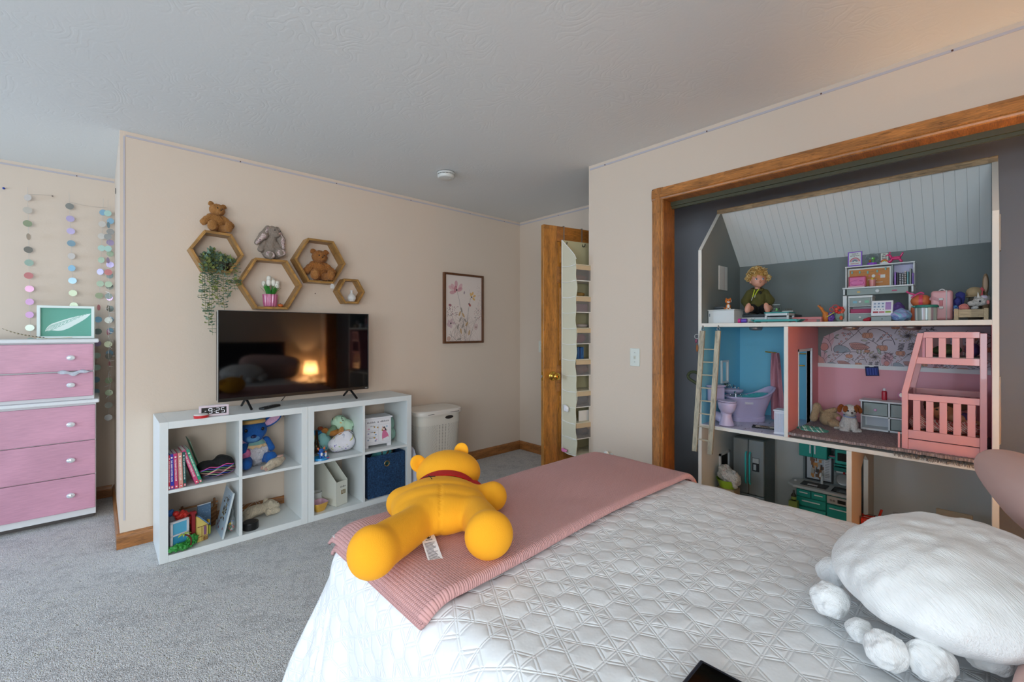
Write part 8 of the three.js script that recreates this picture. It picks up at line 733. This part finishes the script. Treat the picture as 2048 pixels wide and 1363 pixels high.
{ solo('teal_cloth', 'folded teal and white cloth lying at the carpet edge', 'cloth', soft([ell(0, 0.01, 0, 0.05, 0.012, 0.075), ell(0.01, 0.02, -0.01, 0.034, 0.008, 0.05, 0.3)], 0.004, 0.01, fold(0.0045, 26, 9)).translate(0, 0.004, 0), mat('#ffffff', 0.9, { map: rep(paint(128, 128, (g, w, h) => { g.fillStyle = '#4f9c8c'; g.fillRect(0, 0, w, h); g.strokeStyle = '#cfe3da'; g.lineWidth = 6; for (let i = 0; i < 6; i++) { g.beginPath(); g.moveTo(0, i * 24); g.lineTo(128, i * 24 + 14); g.stroke(); } }), 9) }), [2.86, FC, -0.655]); }
{ const t = thing('toy_dresser', 'white toy dresser with grey drawers and pink knobs', 'toy dresser', [3.13, FC, -0.36]), w = toyWhite, g = toyGrey, k = mat('#d8a8c4', 0.2); const W = 0.235, H = 0.165, d = 0.1;
  part(t, 'case', [box(d, 0.01, W, 0, 0.012, 0, 0.001), box(d, H - 0.012, 0.006, 0, 0.012, -W / 2, 0.001), box(d, H - 0.012, 0.006, 0, 0.012, W / 2, 0.001), box(0.004, H - 0.012, W, d / 2, 0.012, 0, 0.001), box(d, 0.008, W, 0, 0.084, 0, 0.001), box(d, H - 0.012, 0.008, 0, 0.012, 0.0, 0.001)], w); part(t, 'top', box(d + 0.014, 0.01, W + 0.018, 0, H, 0, 0.003), w); for (const [x, z] of [[-0.04, -0.11], [-0.04, 0.11], [0.04, -0.11], [0.04, 0.11]]) part(t, 'foot', ball(0.007, 0.007, 0.007, x, 0.0065, z), w);
  for (const [z, y] of [[-0.0575, 0.094], [0.0575, 0.094], [0.0575, 0.026]]) { const q = part(t, 'drawer', box(0.08, 0.066 - (y < 0.05 ? 0.01 : 0), 0.101, -0.008, y, z, 0.002), g); part(q, 'knob', ball(0.004, 0.0075, 0.0075, -0.051, y + 0.03, z), k); } part(t, 'open_shelf', box(0.002, 0.054, 0.1, 0.046, 0.025, -0.0575, 0.0004), mat('#cfd1d8', 0.4)); }
{ const t = thing('toy_bottle', 'small red toy bottle with white cap on the toy dresser', 'bottle', [3.15, FC + 0.1755, -0.388]); part(t, 'bottle', lathe([[0, 0], [0.011, 0], [0.012, 0.003], [0.012, 0.044], [0.008, 0.05], [0, 0.05]], 22), mat('#b8283a', 0.3)); part(t, 'cap', cyl(0.007, 0.007, 0.013, 0, 0.0503, 0, 18), mat('#e3dfe0', 0.4)); }
{ const t = thing('toy_hand_mirror', 'pink toy hand mirror propped at the back of the toy dresser', 'toy mirror', [3.14, FC + 0.176, -0.315]); part(t, 'rim', torus(0.014, 0.0035, 0, 0.034, 0, 0, PI / 2, 2 * PI, 24), mat('#dd8fb4', 0.35)); part(t, 'glass', cyl(0.0125, 0.0125, 0.002, 0, 0, 0, 24).rotateZ(PI / 2).translate(0.001, 0.034, 0), mat('#d9dde0', 0.1, { metalness: 0.9 })); part(t, 'handle', bar([0, 0.003, 0], [0, 0.018, 0], 0.0035), mat('#dd8fb4', 0.35)); }
{ const t = thing('toy_bunk_bed', 'pink wooden toy bunk bed with slatted side rails', 'toy bunk bed', [0, 0, 0]), p = mat('#e8a6a6', 0.32, { clearcoat: 0.4 }), pd = mat('#d9929a', 0.35), th = 0.014, y0 = FC;
  const frontAt = (x, drawer) => { const zl = -0.274, P = (z, y) => [z, y]; const at = (g) => g.rotateY(-PI / 2).translate(x + th, 0, 0);   // outline in (z, y)
    const post = part(t, 'post', at(ext([[zl, y0], [zl + 0.022, y0], [zl + 0.022, 0.985], [-0.199, 1.258], [-0.22, 1.258], [zl, 0.99]].map((q) => q), th, 0.0012)), p); part(t, 'post', at(ext([[-0.024, y0], [-0.003, y0], [-0.003, 1.258], [-0.024, 1.258]], th, 0.0012)), p);
    const rail = (a, b, ya, yb) => part(t, 'rail', at(ext([[a(ya), ya], [b, ya], [b, yb], [a(yb), yb]], th - 0.001, 0.001)), p); const inL = (y) => y < 0.985 ? zl + 0.0225 : lerp(zl + 0.0225, -0.1985, (y - 0.985) / 0.273);
    rail(inL, -0.0245, 1.238, 1.264); rail(inL, -0.0245, 1.12, 1.149); rail(inL, -0.0245, 0.952, 0.98); rail(inL, -0.0245, 0.775, 0.814); if (drawer) part(t, 'drawer', at(ext([[zl + 0.0225, y0], [-0.0245, y0], [-0.0245, 0.771], [zl + 0.0225, 0.771]], th - 0.003, 0.0012)), p);
    for (let i = 0; i < 5; i++) { const z = -0.235 + i * 0.0435; part(t, 'slat', at(ext([[z, 0.8145], [z + 0.0245, 0.8145], [z + 0.0245, 0.9515], [z, 0.9515]], th - 0.004, 0.001)), p); } for (let i = 0; i < 4; i++) { const z = -0.193 + i * 0.0425; part(t, 'slat', at(ext([[z, 1.1495], [z + 0.0235, 1.1495], [z + 0.0235, 1.2375], [z, 1.2375]], th - 0.004, 0.001)), p); } };
  frontAt(2.728, true); frontAt(3.05, true);
  part(t, 'end_panel', span(2.743, 3.049, 0.73, 0.98, -0.273, -0.262, 0.001), pd); part(t, 'end_panel', span(2.743, 3.049, 0.73, 1.25, -0.012, -0.0035, 0.001), pd); part(t, 'end_panel', span(2.743, 3.049, 1.12, 1.25, -0.205, -0.195, 0.001), pd); part(t, 'bunk_base', span(2.743, 3.049, 0.772, 0.782, -0.2615, -0.013, 0.001), pd); part(t, 'bunk_base', span(2.743, 3.049, 1.122, 1.13, -0.194, -0.013, 0.001), pd); part(t, 'foot_board', span(2.72, 2.727, FC, 0.8, -0.287, -0.279, 0.001), p); }
{ const m1 = thing('toy_mattress', 'coral patterned bedding on the lower toy bunk', 'bedding', [2.896, 0.783, -0.137]); part(m1, 'mattress', box(0.29, 0.024, 0.236, 0, 0, 0, 0.008, 3), mat('#ffffff', 0.9, { map: rep(paint(64, 64, (g, w, h) => { g.fillStyle = '#d9683f'; g.fillRect(0, 0, w, h); g.fillStyle = '#e9dcd4'; g.fillRect(0, 0, 26, 26); g.fillRect(36, 34, 24, 24); }), 3) })); part(m1, 'quilt', soft([ell(-0.06, 0.05, 0, 0.075, 0.024, 0.112), ell(-0.09, 0.06, -0.09, 0.035, 0.04, 0.03), ell(-0.08, 0.058, 0.08, 0.04, 0.03, 0.034)], 0.0045, 0.01, fold(0.005, 30, 2)), mat('#ffffff', 0.9, { map: rep(paint(64, 64, (g, w, h) => { g.fillStyle = '#e3d4c9'; g.fillRect(0, 0, w, h); g.strokeStyle = '#c24a44'; g.lineWidth = 5; for (let i = 0; i < 5; i++) { g.beginPath(); g.moveTo(0, i * 14); g.quadraticCurveTo(32, i * 14 + 10, 64, i * 14); g.stroke(); } g.fillStyle = '#c24a44'; for (let i = 0; i < 12; i++) g.fillRect(64 * h3(i, 1, 1), 64 * h3(i, 2, 1), 6, 6); }), 24) }));
  const m2 = thing('upper_bunk_bedding', 'green and purple bedding on the upper toy bunk', 'bedding', [2.896, 1.131, -0.103]); part(m2, 'mattress', box(0.29, 0.02, 0.174, 0, 0, 0, 0.006, 3), mat('#dfe0da', 0.8)); part(m2, 'blanket', soft([ell(0, 0.042, -0.03, 0.12, 0.02, 0.05), ell(0.02, 0.05, -0.02, 0.09, 0.024, 0.04)], 0.0045, 0.01, fold(0.004, 30, 3)).translate(0, 0.003, 0), mat('#5c7048', 0.9)); part(m2, 'pillow', soft([ell(0, 0.054, 0.056, 0.1, 0.03, 0.026)], 0.0045, 0.008, fold(0.003, 30, 5)).translate(0, -0.004, 0), mat('#57427a', 0.9));
  const d = thing('sleeping_doll', 'brown haired doll lying in the lower toy bunk', 'doll', [2.95, 0.858, -0.15]); part(d, 'body', soft([ell(0, 0.03, 0.0, 0.045, 0.046, 0.044), ell(-0.044, 0.016, 0.0, 0.008, 0.008, 0.01), ell(0.0, 0.0, 0.06, 0.04, 0.028, 0.05), cap(-0.03, 0.0, 0.07, -0.02, -0.012, 0.12, 0.015, 0.011)], 0.0035, 0.012), mat('#c98f68', 0.5)); part(d, 'hair', soft([ell(0.014, 0.05, -0.01, 0.052, 0.05, 0.058), ell(0.016, 0.06, 0.05, 0.03, 0.026, 0.05)], 0.0045, 0.016, (x, y, z) => 0.004 * vnoise(x * 60, y * 200, z * 60)), mat('#5a3a1e', 0.7)); for (const z of [-0.016, 0.016]) part(d, 'eye', ball(0.003, 0.004, 0.005, -0.042, 0.038, z), M.black); part(d, 'mouth', ball(0.002, 0.002, 0.006, -0.046, 0.01, 0.0), mat('#a84a44', 0.5)); part(d, 'shirt', soft([ell(0.0, 0.0, 0.075, 0.044, 0.03, 0.04)], 0.004, 0.005, fold(0.002, 40)), mat('#5a3f6c', 0.85)); }
// ---------- doll house, ground floor ----------
const L0 = F0 + 0.0005;
{ const t = thing('toy_fridge', 'silver toy fridge with teal handles', 'toy fridge', [3.13, L0, -1.04]), s = mat('#8d9596', 0.35, { metalness: 0.35 }), H = 0.485; part(t, 'case', box(0.2, H, 0.186, 0.004, 0, 0, 0.014, 3), mat('#5d6868', 0.4, { metalness: 0.2 })); part(t, 'door', box(0.014, H - 0.14, 0.09, -0.104, 0.134, -0.0465, 0.006, 3), s); part(t, 'door', box(0.014, H - 0.14, 0.09, -0.104, 0.134, 0.0465, 0.006, 3), s); part(t, 'freezer_drawer', box(0.014, 0.122, 0.184, -0.104, 0.008, 0, 0.006, 3), s); const h = mat('#35b8b4', 0.35); for (const z of [-0.01, 0.013]) part(t, 'handle', tube([[-0.112, 0.2, z], [-0.124, 0.21, z], [-0.126, 0.3, z], [-0.124, 0.39, z], [-0.112, 0.4, z]], 0.0052, 24, 8), h); part(t, 'handle', tube([[-0.112, 0.105, -0.05], [-0.124, 0.105, -0.045], [-0.124, 0.105, 0.045], [-0.112, 0.105, 0.05]], 0.005, 20, 8), h); part(t, 'dispenser', box(0.003, 0.085, 0.04, -0.1115, 0.285, 0.045, 0.002), mat('#1c1f20', 0.4)); part(t, 'dispenser_panel', box(0.003, 0.03, 0.036, -0.113, 0.338, 0.045, 0.001), mat('#a9aeae', 0.3)); part(t, 'dispenser_lever', box(0.005, 0.036, 0.016, -0.1135, 0.293, 0.04, 0.002), mat('#a9aeae', 0.3)); }
{ const t = thing('toy_basket_cloth', 'lime toy tub heaped with newspaper print cloth', 'tub', [2.9, L0, -1.118]); part(t, 'stool', box(0.1, 0.185, 0.11, 0, 0, 0, 0.006, 2), mat('#9a8a70', 0.7)); part(t, 'tub', sheet((u, v) => { const q = [[0, 0.186], [0.045, 0.186], [0.062, 0.235], [0.065, 0.236]], k = v * 3, i = Math.min(2, Math.floor(k)), r = lerp(q[i][0], q[i + 1][0], k - i); return [r * Math.cos(u * 2 * PI), lerp(q[i][1], q[i + 1][1], k - i), -r * Math.sin(u * 2 * PI) * 1.05]; }, 40, 12, 0.002), mat('#8fb82e', 0.4)); part(t, 'printed_cloth', soft([ell(0, 0.26, 0, 0.062, 0.045, 0.068), ell(-0.02, 0.25, 0.055, 0.035, 0.055, 0.022), ell(0, 0.3, -0.02, 0.035, 0.025, 0.04)], 0.0045, 0.012, fold(0.008, 28, 1)), mat('#ffffff', 0.9, { map: rep(paint(128, 128, (g, w, h) => { g.fillStyle = '#c9c9c4'; g.fillRect(0, 0, w, h); for (let i = 0; i < 90; i++) { g.fillStyle = ['#4a4a4a', '#7c7c7a', '#b85a60', '#3a5a5a', '#e6e6e0'][i % 5]; g.fillRect(128 * h3(i, 1, 3), 128 * h3(i, 2, 3), 4 + 8 * h3(i, 3, 3), 3); } }), 16) })); }
{ const t = thing('toy_kitchen', 'teal toy kitchen with sink, stove and hanging pan', 'toy kitchen', [3.14, L0, -0.645]), k = mat('#1f9a8c', 0.35), dk = mat('#14766c', 0.4), g = mat('#b9bdbb', 0.4), W = 0.29, hd = (x, y, z, l) => box(0.007, 0.007, l, x, y, z, 0.003);
  part(t, 'back_panel', box(0.006, 0.5, W, 0.09, 0.01, 0.0, 0.002), mat('#77807f', 0.5)); part(t, 'base_cabinet', box(0.15, 0.225, W, 0.015, 0, 0, 0.004), dk);
  part(t, 'counter', ext([[-W / 2 - 0.03, 0.0], [W / 2, 0.0], [W / 2, 0.16], [-W / 2 - 0.012, 0.16], [-W / 2 - 0.05, 0.12], [-W / 2 - 0.05, 0.03]], 0.016, 0.003).rotateX(PI / 2).rotateY(-PI / 2).translate(0.082, 0.244, 0).scale(1, 1, 1), g);
  for (const [z, y, w, h] of [[-0.105, 0.182, 0.07, 0.038], [-0.03, 0.182, 0.07, 0.038], [-0.068, 0.13, 0.148, 0.046], [-0.068, 0.02, 0.148, 0.1]]) { const q = part(t, 'drawer', box(0.008, h, w, -0.0645, y, z, 0.002), k); part(q, 'handle', hd(-0.071, y + h * 0.55, z, w * 0.62), toyWhite); }
  part(t, 'oven_panel', box(0.008, 0.042, 0.13, -0.0645, 0.178, 0.076, 0.002), mat('#b3b0aa', 0.4)); part(t, 'oven_display', box(0.002, 0.02, 0.038, -0.0692, 0.188, 0.08, 0.001), mat('#151718', 0.3)); for (const z of [0.03, 0.044, 0.112, 0.128]) part(t, 'oven_knob', ball(0.004, 0.006, 0.006, -0.071, 0.198, z), mat('#8a8680', 0.4)); const od = part(t, 'oven_door', box(0.008, 0.15, 0.13, -0.0645, 0.02, 0.076, 0.002), k); part(od, 'handle', hd(-0.071, 0.148, 0.076, 0.11), toyWhite);
  part(t, 'sink_basin', box(0.085, 0.003, 0.13, 0.0, 0.2446, -0.065, 0.001), mat('#1a1c1d', 0.4)); part(t, 'soap_dish', box(0.02, 0.003, 0.05, -0.022, 0.2477, -0.07, 0.001), mat('#c6c9c8', 0.3)); part(t, 'hob', box(0.1, 0.003, 0.115, 0.0, 0.2446, 0.083, 0.001), mat('#141516', 0.25)); part(t, 'faucet', tube([[0.055, 0.245, -0.04], [0.055, 0.3, -0.04], [0.03, 0.31, -0.04], [0.02, 0.295, -0.04]], 0.007, 20), toyWhite); part(t, 'knob', ball(0.006, 0.006, 0.006, 0.0, 0.25, -0.165), toyWhite);
  const win = part(t, 'window_frame', box(0.006, 0.2, 0.145, 0.083, 0.25, -0.06, 0.001), mat('#26292a', 0.5)); part(win, 'window_print', print(0.125, 0.18, 0.0795, 0.35, -0.06, -PI / 2), mat('#ffffff', 0.5, { map: paint(125, 180, (q, w, h) => { q.fillStyle = '#b9c0c6'; q.fillRect(0, 0, w, h); q.fillStyle = '#dfe3e6'; q.fillRect(0, 0, w, 40); const r = rng(7); for (let i = 0; i < 50; i++) { q.fillStyle = ['#8a5a34', '#4a4038', '#c98a4a', '#7a5a44', '#a9a49c'][i % 5]; q.fillRect(16 + 70 * r(), 40 + 110 * r(), 6 + 12 * r(), 8 + 26 * r()); } q.fillStyle = '#d7d8d8'; q.fillRect(90, 20, 30, 150); q.fillStyle = '#77787a'; for (let i = 0; i < 14; i++) q.fillRect(94, 26 + i * 10, 22, 3); }) }));
  const uc = part(t, 'wall_cabinet', box(0.1, 0.1, 0.145, 0.036, 0.41, -0.07, 0.004), dk); for (const z of [-0.106, -0.034]) { part(uc, 'door', box(0.006, 0.092, 0.069, -0.0175, 0.414, z, 0.002), k); part(uc, 'handle', box(0.006, 0.05, 0.008, -0.023, 0.435, z + (z < -0.07 ? 0.024 : -0.024), 0.002), toyWhite); }
  const mw = part(t, 'microwave', box(0.1, 0.085, 0.105, 0.036, 0.4, 0.09, 0.004), dk); part(mw, 'door', box(0.006, 0.078, 0.098, -0.0175, 0.403, 0.09, 0.002), k); part(mw, 'glass', box(0.002, 0.046, 0.056, -0.0212, 0.42, 0.08, 0.001), mat('#151515', 0.25)); part(mw, 'handle', box(0.006, 0.055, 0.008, -0.023, 0.415, 0.126, 0.002), toyWhite); part(t, 'shelf', box(0.08, 0.008, 0.05, 0.045, 0.42, 0.02, 0.002), k); part(t, 'shelf', box(0.05, 0.008, 0.12, 0.06, 0.375, 0.083, 0.002), k); part(t, 'shelf', box(0.05, 0.022, 0.12, 0.06, 0.345, 0.083, 0.002), dk); part(t, 'rail', box(0.008, 0.014, 0.115, 0.08, 0.325, 0.085, 0.002), toyWhite); part(t, 'pink_bar', box(0.02, 0.006, 0.03, 0.02, 0.4285, 0.02, 0.002), mat('#c8788c', 0.4));
  for (let i = 0; i < 9; i++) for (let j = 0; j < 8; j++) part(t, 'tile', box(0.002, 0.0072, 0.0125, 0.0855, 0.255 + j * 0.0086, 0.021 + i * 0.0142, 0.0004), t.userData.tl ?? (t.userData.tl = mat('#8b9493', 0.4))); delete t.userData.tl;
  const pan = thing('toy_pan', 'grey toy frying pan with red handle on the kitchen rail', 'toy pan', [3.208, L0 + 0.262, -0.583]); part(pan, 'pan', lathe([[0, 0], [0.03, 0], [0.035, 0.008], [0.034, 0.008], [0.029, 0.002], [0, 0.002]], 32).rotateZ(PI / 2).translate(0, 0.03, 0), mat('#a8adad', 0.3, { metalness: 0.5 })); part(pan, 'handle', bar([0, 0.062, 0.004], [0, 0.082, 0.006], 0.005), mat('#c22a2c', 0.4)); const lad = thing('toy_ladle', 'black toy ladle with red handle beside the toy pan', 'toy ladle', [3.208, L0 + 0.262, -0.543]); part(lad, 'handle', bar([0, 0.06, 0.0], [0, 0.082, -0.001], 0.0045), mat('#c22a2c', 0.4)); part(lad, 'shaft', bar([0, 0.02, 0.004], [0, 0.06, 0], 0.003), M.black); part(lad, 'cup', ball(0.006, 0.014, 0.012, 0, 0.012, 0.005), M.black); }
{ const t = thing('toy_green_bin', 'dark bottle shapes beside the toy kitchen', 'toy bottles', [3.03, L0, -0.79]); t.name = numbered('toy_bottle_holder'); part(t, 'holder', box(0.045, 0.16, 0.045, 0, 0, 0, 0.004), mat('#7a8a3c', 0.5)); part(t, 'bottle', lathe([[0, 0.1605], [0.014, 0.1605], [0.014, 0.19], [0.005, 0.205], [0.005, 0.22], [0, 0.22]], 16), mat('#2b2418', 0.3)); part(t, 'label', lathe([[0.0143, 0.168], [0.0143, 0.184]], 16), mat('#8a9a4a', 0.5)); }
{ const t = thing('toy_red_basket', 'red toy basket with raised handle before the doorway', 'toy basket', [2.93, L0, -0.4], 0.12), m = mat('#cf2e1c', 0.4), W = 0.1, d = 0.07; part(t, 'stand', box(0.075, 0.15, 0.1, 0, 0, 0, 0.004), mat('#a9a49a', 0.7)); const y = 0.152; for (let i = 0; i < 4; i++) { part(t, 'slat', box(0.003, 0.009, W, -d / 2, y + i * 0.0125, 0, 0.001), m); part(t, 'slat', box(0.003, 0.009, W, d / 2, y + i * 0.0125, 0, 0.001), m); part(t, 'slat', box(d, 0.009, 0.003, 0, y + i * 0.0125, -W / 2, 0.001), m); part(t, 'slat', box(d, 0.009, 0.003, 0, y + i * 0.0125, W / 2, 0.001), m); } for (const [x, z] of [[-d / 2, -W / 2], [-d / 2, W / 2], [d / 2, -W / 2], [d / 2, W / 2], [-d / 2, 0], [d / 2, 0]]) part(t, 'post', box(0.006, 0.05, 0.006, x, y, z, 0.001), m); part(t, 'floor', box(d, 0.003, W, 0, y - 0.001, 0, 0.001), m); part(t, 'handle', bar([0, y + 0.045, 0.014], [0.0, y + 0.1, 0.028], 0.0055, 6), m); part(t, 'handle', bar([0, y + 0.044, -0.012], [0, y + 0.056, 0.08], 0.0045, 6), m); part(t, 'wire', tube([[-0.03, y + 0.052, -0.06], [0, y + 0.062, -0.02], [0, y + 0.06, 0.06]], 0.0016, 16), M.black); }
{ const t = thing('toy_cake_stand', 'toy layer cake with red berries on a teal cake stand', 'toy cake', [2.91, L0, -0.14]), k = mat('#1f8a9c', 0.35); part(t, 'table', box(0.12, 0.206, 0.12, 0, 0, 0, 0.005), mat('#b3a48c', 0.7)); part(t, 'stand', lathe([[0, 0.2065], [0.026, 0.2065], [0.02, 0.212], [0.007, 0.22], [0.009, 0.233], [0.042, 0.238], [0.042, 0.242], [0, 0.242]], 32), k); part(t, 'cake', lathe([[0, 0.2423], [0.032, 0.2423], [0.032, 0.262], [0.028, 0.266], [0, 0.266]], 32), mat('#d9d2cc', 0.6)); for (let i = 0; i < 9; i++) part(t, 'berry', ball(0.0045, 0.0045, 0.0045, 0.02 * Math.cos(i * 0.7), 0.2695, 0.02 * Math.sin(i * 0.7)), mat('#b8303a', 0.35)); for (let i = 0; i < 10; i++) part(t, 'icing_stripe', box(0.002, 0.018, 0.003, 0, 0.244, 0, 0.0006).translate(0.032, 0, 0).rotateY(i * 0.63), mat('#8a8f9c', 0.5)); part(t, 'fork', bar([-0.03, 0.2088, -0.05], [-0.045, 0.2088, -0.02], 0.0015, 5), M.steel); }
{ const t = thing('toy_chair', 'beige toy chair behind the cake stand', 'toy chair', [3.05, L0, -0.115]), w = mat('#cbb89a', 0.6); part(t, 'seat', box(0.1, 0.01, 0.12, 0, 0.14, 0, 0.003), w); for (const [x, z] of [[-0.04, -0.05], [-0.04, 0.05], [0.04, -0.05], [0.04, 0.05]]) part(t, 'leg', box(0.012, 0.14, 0.012, x, 0, z, 0.002), w); part(t, 'top_rail', box(0.012, 0.03, 0.13, 0.045, 0.245, 0, 0.005, 2), w); for (const z of [-0.055, -0.02, 0.015, 0.05]) part(t, 'spindle', box(0.008, 0.096, 0.012, 0.045, 0.15, z, 0.002), w); }
solo('toy_baseboard', 'pale strip of skirting on the toy ground floor back wall', 'trim', span(-0.006, 0, 0, 0.14, -0.07, 0.07, 0.001), mat('#c9c6c4', 0.6), [HB - 0.0075, L0, -0.3]);
// ---------- hanging beside the doll house ----------
{ const t = thing('key_rings', 'white ring with small charms on the doll house edge', 'key ring', [2.692, 1.235, -1.222]); part(t, 'ring', torus(0.014, 0.0016, 0, 0, 0, 0, PI / 2), mat('#d9d9d6', 0.3)); part(t, 'charm', soft([ell(0, -0.028, -0.004, 0.006, 0.014, 0.008)], 0.002), mat('#8a3f5c', 0.4)); part(t, 'charm', soft([ell(0, -0.072, 0.002, 0.006, 0.024, 0.007)], 0.002), mat('#a8622a', 0.4)); part(t, 'link', bar([0, -0.014, 0], [0, -0.05, 0.001], 0.0012, 5), M.steel); part(t, 'hanger', bar([0, 0.012, 0.002], [0.012, 0.02, 0.006], 0.0015, 5), M.steel); }
{ const t = thing('walking_cane', 'olive green loop topped cane standing beside the doll house', 'cane', [2.86, 0, -1.33]); part(t, 'loop', tube([[0, 0.9, 0.075], [-0.004, 0.98, 0.055], [0, 1.0, 0.02], [0, 0.995, -0.012], [0, 0.972, -0.028], [0, 0.955, -0.02], [0, 0.925, 0.03], [0, 0.885, 0.075]], 0.0095, 40, 10), mat('#5c6446', 0.5)); part(t, 'pole', cyl(0.012, 0.012, 0.9, 0, 0.0, 0.078, 14), mat('#5c6446', 0.5)); part(t, 'foot', cyl(0.05, 0.06, 0.02, 0, 0.0005, 0.06, 20), mat('#474b3a', 0.6)); }
// soft things settle on the board they lie on
{ const levels = [[0.24, 1.79, -3.45, -3.0, [0.039, 0.3935, 0.77]], [2.69, 3.33, -1.2, 0.02, [F0, F1 + 0.001, F1 + 0.015, F2 - 0.001]]], b = new THREE.Box3(), c = V3(0, 0, 0); scene.updateMatrixWorld(true);
  for (const o of scene.children) { if (!o.userData.category || /garland|ladder|pan|ladle|light|wallpaper|note|panel|mirror|towel|picture|doll house|bunk/.test(o.userData.category)) continue; b.setFromObject(o, true); if (b.isEmpty()) continue; b.getCenter(c);
    for (const [x0, x1, z0, z1, ys] of levels) if (c.x > x0 && c.x < x1 && c.z > z0 && c.z < z1) for (const y of ys) if (b.min.y > y - 0.03 && b.min.y < y + 0.004) { o.position.y += y + 0.0008 - b.min.y; b.min.y = 1e9; } } }
renderer.render(scene, camera);
